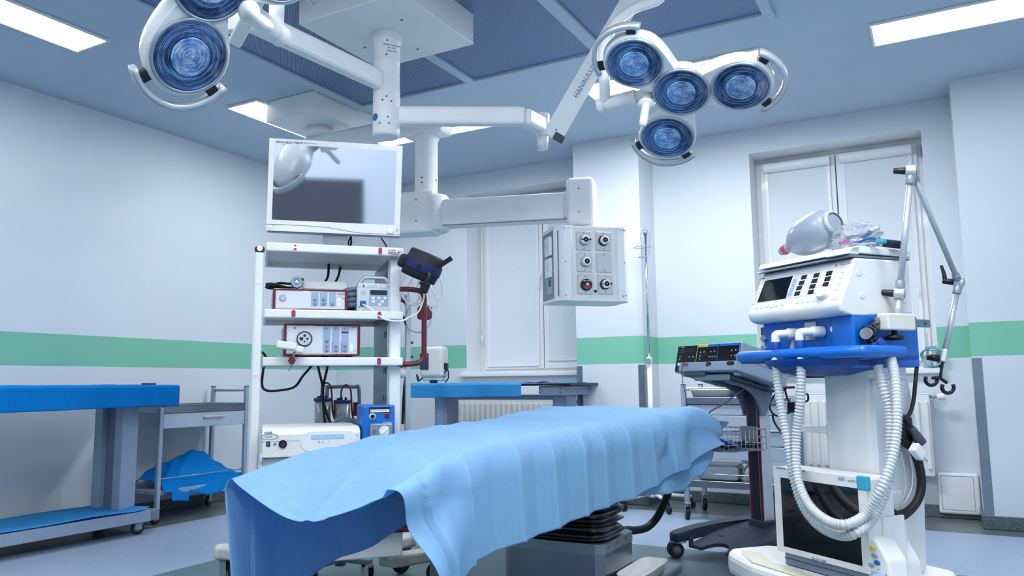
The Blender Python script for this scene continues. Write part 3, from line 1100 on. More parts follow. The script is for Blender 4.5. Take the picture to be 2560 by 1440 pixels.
# column shell with chamfered corners
cx0, cx1, cy0, cy1, ch = -.285, .225, .0, .41, .035
pl = [(cx0 + ch, cy0), (cx1 - ch, cy0), (cx1, cy0 + ch), (cx1, cy1 - ch), (cx1 - ch, cy1), (cx0 + ch, cy1), (cx0, cy1 - ch), (cx0, cy0 + ch)]
M().prism(pl, (0, 0, .085), X, Y, .165).obj('column_shell', 'brushed_steel', ot)
pl2 = [(p[0] * 1.012, (p[1] - .2) * 1.015 + .2) for p in pl]
rim = M().prism(pl2, (0, 0, .238), X, Y, .045).obj('rim', 'grey_steel', ot)
for x in (-.17, -.06, .1):
    M().cyl((x, -.003, .262), (x, -.009, .262), .007, n=12).obj('screw', 'grey_steel', rim)
for y in (.08, .18, .29):
    M().cyl((cx1 + .004, y, .262), (cx1 + .009, y, .262), .006, n=12).obj('screw', 'grey_steel', rim)
# bellows: rounded-rectangle rings of changing size
b = M()


def rr(hx, hy, z, cy=.18, n=40, e=4.5):
    out = []
    for i in range(n):
        a = 2 * math.pi * i / n
        c, s = math.cos(a), math.sin(a)
        out.append(b.bm.verts.new((math.copysign(abs(c) ** (2 / e), c) * hx - .005, cy + math.copysign(abs(s) ** (2 / e), s) * hy, z)))
    return out


rows = [rr(.2, .15, .25)]
z = .26
k = 0
while z < .6:
    g = [(.222, .172), (.232, .182), (.222, .172), (.196, .15)][k % 4]
    rows.append(rr(g[0], g[1], z + .006 * math.sin(k)))
    z += [.010, .010, .012, .012][k % 4]
    k += 1
for A, B in zip(rows, rows[1:]):
    for i in range(40):
        f = b.bm.faces.new([A[i], A[(i + 1) % 40], B[(i + 1) % 40], B[i]]); f.smooth = True
b.obj('bellows', mat('bellows_black', (10, 11, 15), .22, coat=.3), ot)
# table top frame and mattress (under the drape)
M().box(-.27, .27, -.95, .72, .58, .66, .02).obj('top_frame', 'grey_steel', ot)
M().box(-.29, .28, -1.02, .80, .665, .752, .03, 3).obj('mattress', 'black_plastic', ot)
M().bar((.305, -.6, .62), (.305, .7, .62), .012, .03, Z, .002).obj('side_rail', 'grey_steel', ot)
M().bar((-.315, -.6, .62), (-.315, .7, .62), .012, .03, Z, .002).obj('side_rail', 'grey_steel', ot)
# supply hose from the column to the floor behind
M().tube([o3((-1.44, 3.66, .2)), o3(on_d(1560, 1328, 4.1)), o3(on_d(1588, 1326, 4.25)), o3(on_d(1618, 1318, 4.35)), o3(on_d(1642, 1294, 4.38)), o3(on_d(1658, 1262, 4.36)), o3(on_d(1670, 1232, 4.3)), o3(on_d(1682, 1180, 4.2))], .0215, 12, 8).obj('supply_hose', 'black_rubber', ot)

# ------------------------------------------------------------------ drape over the table, one sheet hung over both long sides
def lerp(a, b_, t):
    return a + (b_ - a) * t


def pw(t, pts):
    for (t0, v0), (t1, v1) in zip(pts, pts[1:]):
        if t <= t1:
            u_ = (t - t0) / (t1 - t0)
            u_ = u_ * u_ * (3 - 2 * u_)
            return v0 + (v1 - v0) * u_
    return pts[-1][1]


rnd = random.Random(11)
fold_y = [1.72, 2.02, 2.34, 2.6, 2.88, 3.09, 3.37, 3.65, 3.95, 4.4]


def facet(y):
    """1 on a fold line, 0 midway between two of them"""
    for a, c in zip(fold_y, fold_y[1:]):
        if a <= y <= c:
            return abs(2 * (y - a) / (c - a) - 1)
    return 0


def drape(u_, v_):
    """u: from the far hem over the top to the near hem, v: from the foot end to the head end"""
    y = lerp(1.62, 4.33, v_)
    zt = pw(y, [(1.6, .735), (1.95, .785), (2.3, .812), (3.3, .822), (4.0, .842), (4.22, .862), (4.34, .80)])
    xn = pw(y, [(1.6, -1.27), (2.1, -1.33), (3.0, -1.34), (3.9, -1.33), (4.1, -1.27), (4.34, -1.12)])   # near top edge
    xf = pw(y, [(1.6, -1.84), (2.1, -1.84), (3.0, -1.98), (4.1, -2.12), (4.33, -2.12)])
    zh = pw(y, [(1.6, .415), (2.0, .47), (2.3, .478), (3.4, .484), (3.65, .505), (4.04, .545), (4.33, .66)])                 # near hem height
    zhf = pw(y, [(1.6, .34), (1.9, .345), (2.2, .40), (2.6, .43), (4.33, .45)])
    sh = pw(y, [(1.6, .02), (2.2, .05), (3.0, .06), (4.0, .07), (4.33, .04)])                            # shoulder width
    if u_ < .27:                    # far panel
        t = u_ / .27
        p = V((xf - .045 + .03 * t - .02 * math.sin(y * 7) * (1 - t), y, lerp(zhf, zt - .03, t)))
        p.x += .012 * facet(y) * (1 - t)
        if y < 2.0:
            p.y -= .02 * (1 - t) * (2.0 - y) / .4
            p.x += .10 * (1 - t) * max(0, 1.85 - y) / .25
    elif u_ < .30:
        t = (u_ - .27) / .03
        p = V((xf - .015 + .03 * t, y, zt - .03 + .03 * math.sin(t * math.pi / 2)))
    elif u_ < .62:                  # top
        t = (u_ - .30) / .32
        p = V((lerp(xf + .015, xn - .01, t), y, zt))
        p.z += .005 * math.sin(y * 9 + t * 5) * math.sin(t * math.pi) + .003 * math.sin(y * 23 + t * 11) + .004 * facet(y + .15 * t) ** 4
        p.z += .006 * math.exp(-((t - .47 - .12 * (2.2 - y)) / .022) ** 2) * max(0, min(1, (2.7 - y)))
        sag = max(0, min(1, (2.0 - y) / .36))
        p.z -= .085 * sag ** 1.3 * math.sin(math.pi * min(1, t * 1.02)) ** .8
        p.z -= .02 * sag * t
    elif u_ < .74:                  # shoulder
        t = (u_ - .62) / .12
        k2 = .085 if y > 2.1 else .055 + .03 * max(0, (y - 1.62) / .48)
        p = V((xn - .01 + sh * math.sin(t * math.pi / 2) + .01 * t, y, zt - (k2 + sh * .25) * (1 - math.cos(t * math.pi / 2))))
    else:                           # near panel
        t = (u_ - .74) / .26
        k2 = .085 if y > 2.1 else .055 + .03 * max(0, (y - 1.62) / .48)
        z0 = zt - (k2 + sh * .25)
        p = V((xn + sh, y, lerp(z0, zh, t)))
        p.x += .010 * t + .006 * math.sin(y * 5.3 + 1) * t
    if u_ > .60:
        # the sheet still shows its folding: flat facets meeting in sharp lines
        t2 = min(1, (u_ - .60) / .14)
        f = facet(y - .045 * (1 - min(1, (u_ - .6) / .14)))
        p.x += .020 * t2 * f + .007 * t2 * max(0, f - .9) / .1
    # foot end: the near corner folds outward into a hanging point
    if y < 2.05 and u_ > .6:
        k_ = ((2.05 - y) / .43)
        t = (u_ - .6) / .4
        p.x += .085 * k_ * math.sin(min(1, t * 1.35) * math.pi * .5) * (1 if t < .74 else 1 - .5 * (t - .74) / .26)
        p.y += .16 * k_ * t
        p.x -= .05 * k_ * math.exp(-((t - .38) / .14) ** 2)
        p.z -= .095 * k_ * t
        p.z += .015 * k_ * math.exp(-((t - .18) / .1) ** 2)
    # a soft pucker near the head end
    if 3.55 < y < 4.1 and u_ > .62:
        g = math.exp(-((y - 3.80) / .06) ** 2)
        t = (u_ - .62) / .38
        p.x += .030 * g * math.sin(min(1, t * 1.5) * math.pi)
        g = math.exp(-((y - 3.93) / .04) ** 2)
        p.x -= .02 * g * math.sin(min(1, t * 1.3) * math.pi)
    if y > 4.0 and u_ > .7:
        t = (u_ - .7) / .3
        p.x -= .03 * math.sin(math.pi * t) * (y - 4.0) / .33
    return p


b = M()
b.grid(drape, 130, 330)
# end flap that hangs down past the head end of the table
dr_ = b.obj('surgical_drape', 'drape_light', None)


def flap(u_, v_):
    p = drape(lerp(.28, .84, u_), 1.0)
    t = v_
    q = p.copy()
    q.z = lerp(p.z, .63 + .02 * math.sin(u_ * 17), t)
    q.y = p.y + .03 * math.sin(t * math.pi) - .02 * t + .012 * t * math.sin(u_ * 14)
    q.x = lerp(p.x, lerp(-2.1, -1.16, u_), t) - .05 * t * (1 - t) * u_
    return q


def under(u_, v_):
    """the end of the sheet tucked round the corner, showing below the near hem at the head end"""
    y = lerp(3.36, 4.36, u_)
    z1 = pw(y, [(3.3, .50), (3.4, .488), (3.65, .458), (3.9, .442), (4.1, .428), (4.2, .49), (4.36, .60)])
    x = pw(y, [(3.3, -1.315), (3.9, -1.255), (4.1, -1.215), (4.36, -1.15)])
    return V((x + .018 * math.sin(y * 15) * v_ - .012 * (1 - v_), y, lerp(z1 + .14, z1, v_)))


fb = bmesh.new(); fb.from_mesh(dr_.data)
m2 = M(); m2.bm.free(); m2.bm = fb
m2.grid(flap, 60, 16)
m2.grid(under, 70, 14)
bmesh.ops.remove_doubles(fb, verts=fb.verts, dist=.0008)
fb.to_mesh(dr_.data); fb.free()
md = dr_.modifiers.new('thickness', 'SOLIDIFY'); md.thickness = .0012; md.offset = -1
tag(dr_, 'large pale blue surgical drape spread over the operating table, hanging open at the near end', 'surgical drape')

# white tray on the table's foot plate
tr = T('plastic_tray', 'shallow white plastic tray on the foot plate beside the steel table column', 'tray', (-1.303, 3.62, .0865), R(0))


def tray_mesh(w, d, h, fl, t):
    b = M()
    rows = []
    for (s, z) in ((0, .004), (.80, .004), (.84, .006), (.94, h - .004), (.97, h), (1.0, h), (1.0, h - .006), (.985, h - .007), (.955, h - .009), (.85, 0), (0, 0)):
        ring = []
        for i in range(48):
            a = 2 * math.pi * i / 48
            c, s_ = math.cos(a), math.sin(a)
            ring.append(b.bm.verts.new((math.copysign(abs(c) ** .35, c) * w / 2 * max(s, .001), math.copysign(abs(s_) ** .35, s_) * d / 2 * max(s, .001), z)))
        rows.append(ring)
    for A, B in zip(rows, rows[1:]):
        for i in range(48):
            f = b.bm.faces.new([A[i], A[(i + 1) % 48], B[(i + 1) % 48], B[i]]); f.smooth = True
    return b


tray_mesh(.134, .42, .05, .01, .003).obj('tray_shell', 'white_plastic', tr)
# ------------------------------------------------------------------ endoscopy tower
CZ = R(47)
CO = (-2.37, 2.655, 0)
ct = T('equipment_cart', 'tall white endoscopy tower with four shelves and dark red handles', 'equipment cart', CO, CZ)


def each(lst, name, m, parent):
    for b in lst:
        b.obj(name, m, parent)


def caster(parent, x, y, r=.05, w=.03, h=None, a=0, body='grey_plastic', twin=False, tread='black_rubber', hub='grey_steel'):
    """a swivel caster standing on z = 0 with its stem at (x, y)"""
    h = h or r * 2 + .03
    mx = Matrix.Translation((x, y, 0)) @ Matrix.Rotation(a, 4, 'Z')
    b = M()
    if twin:
        b.cyl((0, 0, r * 1.1), (0, 0, h), .014, n=14).box(-.012, .012, -r * .2, r * 1.05, r * .8, r * 1.9, .01)
    else:
        b.cyl((0, 0, h - .016), (0, 0, h), r * .55, n=20).box(-w * .75, -w * .6, -r * .3, r * .75, r * .75, h - .014, .002, 1).box(w * .6, w * .75, -r * .3, r * .75, r * .75, h - .014, .002, 1).box(-w * .75, w * .75, -r * .5, r * .5, h - .018, h - .01, .002, 1)
    c = b.xf(mx).obj('caster', body, parent)
    for s in ((-.75, .75) if twin else (0,)):
        o_ = s * w
        ww = w * .48
        wh = M().lathe([(r * .55, -ww), (r * .92, -ww), (r, -ww * .6), (r, ww * .6), (r * .92, ww), (r * .55, ww)], (o_, r * .4, r), X, 28).xf(mx).obj('wheel', tread, c)
        M().lathe([(0, -ww * .8), (r * .56, -ww * .9), (r * .56, ww * .9), (0, ww * .8)], (o_, r * .4, r), X, 20).cyl((o_ - ww * 1.15, r * .4, r), (o_ + ww * 1.15, r * .4, r), r * .14, n=12).xf(mx).obj('wheel_hub', hub, c)
    return c


# uprights (slotted aluminium profiles)
def upright(x0, x1, y0, y1, z0, z1, cap=None):
    u_ = M().box(x0, x1, y0, y1, z0, z1, .012, 3).obj('upright', 'white_metal', ct)
    return u_


ul = upright(-.349, -.309, -.005, .055, .22, 1.585)
M().box(-.351, -.307, -.007, .057, 1.585, 1.61, .012, 3).obj('end_cap', 'crimson', ct)
M().cyl((-.329, -.006, 1.599), (-.329, -.0095, 1.599), .012, n=20).obj('badge', 'key_white', ct)
each([M().cyl((-.329, -.004, z), (-.329, -.009, z), .007, n=12) for z in (1.45, 1.05, .62)], 'screw', 'key_white', ul)
upright(-.349, -.309, .5, .56, .22, 1.585)
ur = upright(.25, .304, .03, .085, .22, 1.585)
urr = upright(.25, .304, .5, .56, .22, 1.585)
M().box(.2465, .2505, .09, .50, .3, 1.58).obj('side_rail', 'aluminium_dark', ct)
sl_ = []
for z in (1.5, 1.36, 1.22, 1.05, .92, .8):
    for dy in (.1, .15):
        sl_.append(M().box(.2445, .247, dy, dy + .012, z, z + .03, .002, 1))
each(sl_, 'slot', 'dark_grey', ct)


# shelves: tray with a deep front lip
def shelf(z0, z1, badge, depth=.52):
    b = M()
    b.box(-.303, .305, -.02, .006, z0, z1, .006, 2)
    b.box(-.303, .305, 0, depth, z1 - .008, z1 - .002)
    b.box(-.303, .305, depth - .02, depth, z0 + .004, z1 + .01, .004, 1).box(-.303, -.29, 0, depth, z0 + .004, z1, .003, 1).box(.292, .305, 0, depth, z0 + .004, z1, .003, 1)
    s = b.obj('shelf', 'white_metal', ct)
    zc_ = (z0 + z1) / 2
    for bx, kind in badge:
        b = M()
        pl = [(math.cos(a) * .0085 + 0, math.sin(a) * .0085 + (.0075 if math.sin(a) > 0 else -.0075)) for a in [2 * math.pi * i / 24 for i in range(24)]]
        b.prism(pl, (bx, -.021, zc_), X, Z, .002)
        g = b.obj('badge', 'pink_red' if kind else 'key_white', s)
        if not kind:
            M().prism([(p[0] * .7, p[1] * .3 - .0085) for p in pl], (bx, -.0232, zc_), X, Z, .001).prism([(p[0] * .6, p[1] * .22 + .0085) for p in pl], (bx, -.0232, zc_), X, Z, .001).obj('badge_print', 'pink_red', g)
    return s


s1 = shelf(1.588, 1.627, [(-.18, 0), (.196, 1)])
s2 = shelf(1.294, 1.332, [(-.18, 1), (.196, 1)])
s3 = shelf(1.085, 1.122, [(.196, 1)])
s4 = shelf(.63, .667, [])
M().box(-.29, .24, -.17, .0, .652, .6665, .003).obj('shelf_extension', 'white_metal', ct)
M().text('WOLF', (.232, -.0212, 1.599), X, Z, .019, .0006, 'LEFT', bold=.0006, squash=.95).obj('lettering', 'pink_red', s1)
M().text('RICHARD', (.232, -.0212, 1.6125), X, Z, .0085, .0004).obj('lettering', 'ink_grey', s1)
b = M()
for q in ((.279, .2805, 1.594, 1.613), (.2945, .296, 1.594, 1.613)):
    b.box(q[0], q[1], -.0215, -.0195, q[2], q[3])
b.box(.279, .296, -.0215, -.0195, 1.594, 1.5955).box(.279, .296, -.0215, -.0195, 1.6115, 1.613)
b.obj('logo_frame', 'panel_blue_grey', s1)
M().tube([(.284, -.0212, 1.599), (.286, -.0212, 1.609), (.289, -.0212, 1.602), (.292, -.0212, 1.605)], .0008, 5, 3).obj('logo_mark', 'ink_grey', s1)
# base: white plinth with a red bumper, four outriggers on casters
M().box(-.31, .312, -.01, .5, .245, .352, .006).obj('plinth', 'white_metal', ct)
M().box(-.31, .312, .0, .5, .385, .63, .004).obj('drawer_box', 'white_metal', ct)
M().tube([(-.318, .2, .368), (-.318, -.005, .368), (-.29, -.032, .368), (.29, -.032, .368), (.322, -.005, .368), (.322, .2, .368)], .0165, 12, 3).obj('bumper', 'crimson', ct)
FEET = ((-.46, -.08, -40), (.56, .36, 30), (-.45, .78, -150), (.46, .74, 120))
for x, y, a in FEET:
    sx = math.copysign(.26, x)
    sy = .12 if y < .5 else .42
    M().bar((sx, sy, .2), (x, y, .165), .1, .055, Z, .012, 2).box(x - .055, x + .055, y - .055, y + .055, .135, .2, .02, 3).obj('outrigger', 'warm_grey_plastic', ct)
    caster(ct, x, y, .06, .03, .14, R(a), 'grey_steel')
# red tubular handles on the right side
for y in (-.0, .42):
    M().tube([(.29, y, 1.437), (.34, y, 1.437), (.385, y, 1.43), (.404, y, 1.405), (.406, y, 1.36), (.406, y, 1.15), (.402, y, 1.118), (.385, y, 1.1), (.34, y, 1.092), (.285, y, 1.092)], .0125, 14, 6).obj('handle', 'crimson', ct)
# white accessory pole with its spacers, at the rear right
M().box(.375, .402, .30, .33, .75, 1.45, .004, 2).obj('accessory_pole', 'aluminium', ct)
for z in (1.055, 1.52 - .06):
    M().cyl((.30, .315, z), (.376, .315, z), .024, n=20).obj('spacer', 'white_metal', ct)
M().box(.43, .5, .25, .3, 1.32, 1.39, .012).obj('clamp_block', 'crimson', ct)
each([M().box(.402, .414, .295, .315, z, z + .012, .003) for z in (1.2, 1.13)], 'screw', 'dark_grey', ct)

pf = ct.fy
FZ = .03


def sub(name, label, cat, px, py, y=FZ, z=None, group=None):
    """a thing standing on the tower, placed by its front lower left corner"""
    p = pf(px, py, y)
    if z is not None: p.z = z
    return T(name, label, cat, ct.mw @ p, CZ, group)


def pill(b, x, z, w, h, y=-.001, dep=.0015):
    r = min(w, h) / 2
    n = 7
    pts = []
    for cx, cz, a0 in ((w / 2 - r, h / 2 - r, 0), (-w / 2 + r, h / 2 - r, 90), (-w / 2 + r, -h / 2 + r, 180), (w / 2 - r, -h / 2 + r, 270)):
        for i in range(n):
            a = R(a0 + 90 * i / (n - 1))
            pts.append((cx + math.cos(a) * r, cz + math.sin(a) * r))
    return b.prism(pts, (x, y, z), X, Z, dep)


def ring_button(parent, x, z, r, y=-.002, core='panel_blue_grey', icon=True):
    k = M().lathe([(r, 0), (r, .002), (r * .86, .0028), (r * .86, .0022)], (x, y, z), -Y, 20).lathe([(r * .84, .001), (r * .8, .0026), (0, .0028)], (x, y, z), -Y, 20).obj('button', core, parent)
    if icon:
        M().lathe([(r * .84, .0012), (r * .84, .0029), (r * .94, .0029), (r * .94, .0012)], (x, y, z), -Y, 20).obj('button_rim', 'ink_grey', k)
        M().lathe([(r * .28, .0028), (r * .28, .0034), (0, .0034)], (x, y, z), -Y, 8).obj('button_icon', 'ink_dark', k)
    return k


# camera control unit ------------------------------------------------
cu = sub('camera_control_unit', 'low grey camera control unit with dark red frame on the second shelf', 'camera control unit', 681, 772, FZ, 1.333)
wv = pf(868, 740, FZ).x - pf(681, 740, FZ).x
hv = pf(690, 720, FZ).z - 1.333
fr = .012


def red_unit(t, w, h, dep):
    M().box(0, w, .014, dep, .004, h - .004, .004).obj('housing', 'grey_plastic', t)
    b = M().box(0, fr, -.006, .03, 0, h, .004, 2).box(w - fr, w, -.006, .03, 0, h, .004, 2).box(0, w, -.006, .03, h - fr * .7, h, .004, 2).box(0, w, -.006, .03, 0, fr * .7, .004, 2)
    b.obj('frame', 'crimson', t)
    return M().box(fr * .8, w - fr * .8, 0, .016, fr * .5, h - fr * .5).obj('front_panel', 'panel_pale', t)


fp = red_unit(cu, wv, hv, .36)
rel = lambda px, py, t, y=0: t.fy(px, py, y)


def rx(t, px0, py0, px1, py1, y=0):
    a, c = t.fy(px0, py0, y), t.fy(px1, py1, y)
    return a.x, c.x, c.z, a.z


for px0, px1 in ((778, 796), (800, 818), (823, 840)):
    x0, x1, z0, z1 = rx(cu, px0, 730, px1, 766)
    M().box(x0, x1, -.0012, .001, z0, z1).obj('key_strip', 'panel_blue_grey', fp)
for px, py in ((787, 748), (787, 759), (809, 748), (809, 759), (831, 760)):
    p = cu.fy(px, py)
    ring_button(fp, p.x, p.z, .0088)
p = cu.fy(707, 745)
M().lathe([(.014, 0), (.014, .004), (.011, .007), (.009, .007), (.009, .002), (0, .002)], (p.x, 0, p.z), -Y, 28).obj('camera_socket', 'chrome', fp)
p = cu.fy(766, 728)
M().box(p.x - .014, p.x + .014, -.0015, .001, p.z - .006, p.z + .006).obj('sticker', 'key_white', fp)
p = cu.fy(843, 735.5)
M().text('WOLF', (p.x, -.001, p.z), X, Z, .012, .0006).obj('lettering', 'pink_red', fp)
p = cu.fy(845, 740.5)
M().text('5 5 1 2', (p.x, -.001, p.z), X, Z, .007, .0004).obj('lettering', 'ink_grey', fp)
p = cu.fy(852, 746)
M().text('1 Chip', (p.x, -.001, p.z), X, Z, .008, .0004, shear=.3).obj('lettering', 'ink_dark', fp)
p = cu.fy(847, 755)
b = M()
pill(b, p.x, p.z, .014, .034)
k = b.obj('power_switch', 'key_white', fp)
M().lathe([(.0022, 0), (.0022, .003), (0, .003)], (p.x, -.001, p.z), -Y, 10).obj('indicator', 'ink_dark', k)
for px, py, m_ in ((783, 738, 'yellow'), (790, 738, 'yellow'), (809, 738, 'yellow')):
    p = cu.fy(px, py)
    M().cyl((p.x, 0, p.z), (p.x, -.003, p.z), .003, n=10).obj('indicator', m_, fp)

# white box on top of it
zt = 1.333 + hv
wb = T('white_device_box', 'plain white instrument box lying on the camera control unit', 'instrument box', ct.mw @ V((pf(758, 715, .12).x, .12, zt + .001)), CZ)
M().box(0, pf(868, 715, .12).x - pf(758, 715, .12).x, 0, .2, 0, pf(800, 703, .12).z - zt, .006, 2).obj('box_shell', 'white_plastic', wb)
M().box(.002, .2, -.0006, .001, .012, .0135).obj('lid_seam', 'panel_blue_grey', wb)
# camera head with its coiled cable
ch_ = T('endoscope_camera', 'black endoscope camera head with coiled cable on the camera control unit', 'camera head', ct.mw @ V((pf(742, 709, .05).x, .05, zt + .001)), CZ)
b = M().lathe([(.024, 0), (.0265, .004), (.0265, .018), (.022, .022), (.022, .05), (.016, .056), (0, .056)], (0, -.012, .028), Y, 28)
b.obj('camera_body', 'black_plastic', ch_)
M().lathe([(.0245, -.001), (.0245, -.006), (.019, -.006), (.017, -.001), (.012, -.001)], (0, -.012, .028), Y, 28).obj('coupler_ring', 'grey_plastic', ch_)
M().lathe([(.012, -.001), (.010, -.004), (0, -.005)], (0, -.012, .028), Y, 20).obj('lens', 'chrome', ch_)
M().box(.012, .03, -.01, .02, .036, .05, .006).obj('key', 'black_rubber', ch_)
pts = [(0, .04, .028), (-.03, .06, .03), (-.07, .05, .03), (-.1, .02, .02), (-.118, .0, .013), (-.13, .03, .007), (-.1, .07, .007), (-.05, .08, .007), (-.02, .05, .009), (-.05, .02, .009), (-.1, .005, .02), (-.128, .02, .02), (-.115, .06, .018), (-.06, .09, .017), (-.01, .1, .016)]
M().tube(pts, .0058, 9, 8).obj('cable', 'black_rubber', ch_)

# pump / heating device with carrying handle
sd_ = sub('insufflator_unit', 'small grey pump unit with a carrying handle and keypad beside the camera control unit', 'pump unit', 892, 775, .035, 1.333)
ws = pf(984, 775, .035).x - pf(892, 775, .035).x
zq = sd_.fy(935, 690).z
zs = sd_.fy(935, 706).z
pl = [(.004, 0), (ws - .004, 0), (ws, .006), (ws - .004, zs - .012), (ws - .02, zs + .002), (ws * .78, zq - .004), (ws * .74, zq), (ws * .26, zq), (ws * .2, zq - .004), (.012, zs - .004), (0, zs - .022), (0, .006)]
b = M()
# body with a hole for the grip: body prism + handle bars
body = [(.004, 0), (ws - .004, 0), (ws, .006), (ws - .004, zs - .02), (ws - .008, zs - .004), (.008, zs - .004), (0, zs - .02), (0, .006)]
b.prism(body, (0, .0, 0), X, Z, -.1, .003, 2)
b.obj('housing', 'aluminium', sd_)
M().tube([(.01, .05, zs - .012), (ws * .2, .05, zq - .006), (ws * .3, .05, zq - .0015), (ws * .7, .05, zq - .0015), (ws * .8, .05, zq - .006), (ws - .01, .05, zs - .012)], .0085, 12, 4).obj('carrying_handle', 'aluminium', sd_)
x0, x1, z0, z1 = rx(sd_, 923, 724, 970, 766)
pad = M().box(x0, x1, -.0015, .002, z0, z1, .0015, 1).obj('keypad', 'panel_blue_grey', sd_)
x0, x1, z0, z1 = rx(sd_, 926, 725, 967, 738)
M().box(x0, x1, -.003, 0, z0, z1).obj('display', 'black_gloss', pad)
for px, py in ((933, 745), (947, 745), (962, 745), (933, 754), (956, 754), (949, 761)):
    p = sd_.fy(px, py)
    M().box(p.x - .0065, p.x + .0065, -.0035, 0, p.z - .0058, p.z + .0058, .0012, 1).obj('key', 'key_white', pad)
b = M()
for px, py in ((902, 732), (906, 728), (906, 736), (911, 728), (911, 736), (914, 732), (908, 732)):
    p = sd_.fy(px, py)
    M().cyl((p.x, .001, p.z), (p.x, -.0012, p.z), .0022, n=8).obj('speaker_hole', 'ink_dark', sd_)
x0, x1, z0, z1 = rx(sd_, 904, 711, 964, 719)
pill(M(), (x0 + x1) / 2, (z0 + z1) / 2, x1 - x0, z1 - z0).obj('name_plate', 'key_white', sd_)
p = sd_.fy(915, 714.5)
M().text('SCANDIMED', (p.x, -.0026, p.z), X, Z, .0095, .0003).obj('lettering', 'ink_blue', sd_)
p = sd_.fy(945, 714.5)
M().text('HY32', (p.x + .004, -.0026, p.z), X, Z, .0085, .0003).obj('lettering', 'ink_grey', sd_)
p = sd_.fy(910, 714.5)
M().box(p.x - .006, p.x + .003, -.003, -.002, p.z - .005, p.z + .005).obj('logo_mark', 'ink_blue', sd_)
x0, x1, z0, z1 = rx(sd_, 900, 752, 915, 767)
so = M().box(x0, x1, -.004, .001, z0, z1, .002, 1).obj('blue_socket', 'ink_blue', sd_)
for px, py in ((896, 717), (972, 717), (898, 768), (979, 768)):
    p = sd_.fy(px, py)
    M().cyl((p.x, .001, p.z), (p.x, -.002, p.z), .0035, n=10).obj('screw', 'mid_grey', sd_)
p = sd_.fy(908, 761)
pc = p
# pleated air hose behind the device
hb = T('corrugated_hose', 'coiled grey corrugated hose squeezed behind the small grey pump unit', 'hose', ct.mw @ V((pf(880, 760, .12).x, .1, 1.334)), CZ)
pts = []
for i in range(60):
    a = i * .42
    pts.append((.03 * math.cos(a) - .002 * i / 60, .03 + .045 * math.sin(a), .016 + i * .0016))
b = M().tube(pts, .012, 10, 2, rfun=lambda t: .012 + .0016 * math.sin(t * 260))
b.obj('hose_wall', 'mid_grey', hb)

# white sensor cable from the pump unit: sweeps over the handle to the right side of the tower
wp = lambda px, py, y: V(pf(px, py, y))
cb = T('white_sensor_cable', 'white cable sweeping from the small grey pump unit to a tangle beside the red handle', 'cable', CO, CZ)
pts = [wp(907, 761, .026), wp(925, 771, .0), wp(960, 797, -.03), wp(1000, 803, -.05), (.33, -.04, 1.305), (.372, -.03, 1.33), (.398, -.02, 1.39), (.40, -.016, 1.44), (.384, .0, 1.5), (.355, .03, 1.545)]
M().tube(pts, .0042, 8, 8).obj('cable_run', 'white_plastic', cb)
rc_ = random.Random(3)
pts = []
for i in range(34):
    a = i * .75
    pts.append((.395 + .055 * math.cos(a) + .012 * rc_.uniform(-1, 1) + .05 * math.sin(i * .25), .06 + .05 * math.sin(a * .7), 1.45 + .085 * math.sin(a) + .012 * rc_.uniform(-1, 1)))
M().tube(pts, .0036, 7, 6).obj('cable_tangle', 'white_plastic', cb)
pts = [(.44, .1, 1.50), (.47, .1, 1.44), (.50, .1, 1.37), (.485, .1, 1.335), (.455, .1, 1.36), (.43, .1, 1.43), (.41, .1, 1.49)]
M().tube(pts, .0036, 7, 6).obj('cable_loop', 'white_plastic', cb)
# clear tubing loop
tb = T('clear_tubing', 'clear thin tubing looped over the white accessory pole of the tower', 'tubing', CO, CZ)
pts = [(.43 + .062 * math.cos(a), .26 + .02 * math.sin(a * 2), 1.33 + .075 * math.sin(a)) for a in [i * .5 for i in range(27)]]
M().tube(pts, .003, 7, 5).obj('tube_loop', 'milky_plastic', tb)

# tourniquet cuff hung at the top right
qc = on_d(1056, 668, 3.52)
cf = T('tourniquet_cuff', 'rolled black padded cuff hanging at the upper right corner of the tower', 'cuff', qc, R(40), rot=(R(12), R(22), R(40)))
cf.o.scale = (1.22, 1.22, 1.22)
M().lathe([(.05, -.045), (.066, -.045), (.069, -.02), (.069, -.018), (.0715, -.016), (.0715, .022), (.0685, .025), (.066, .05), (.058, .056), (.05, .052)], (0, 0, 0), Z, 36).lathe([(.05, .052), (.048, 0), (.05, -.045)], (0, 0, 0), Z, 36).obj('cuff_body', mat('cuff_black', (14, 17, 30), .7, noise=.1, nscale=40), cf)
M().lathe([(.0718, -.014), (.073, -.01), (.073, .014), (.0718, .018)], (0, 0, 0), Z, 36).obj('blue_band', mat('cuff_blue', (10, 28, 84), .7, noise=.08), cf)
M().box(.02, .052, -.062, -.036, -.085, -.04, .008).obj('strap_end', 'cuff_black', cf)
M().bar((.055, -.03, .03), (.085, -.04, .075), .018, .008, Y, .002).obj('tab', 'cuff_black', cf)
M().cyl((-.015, -.072, .002), (-.015, -.0765, .002), .008, n=14).obj('port', 'black_plastic', cf)
M().tube([(.028, -.074, -.005), (.034, -.084, -.02), (.03, -.085, -.04), (.012, -.08, -.055)], .006, 9, 5).obj('inflation_tube', 'black_plastic', cf)
M().box(-.092, -.06, -.03, .03, -.03, .02, .012).obj('buckle', 'cuff_black', cf)

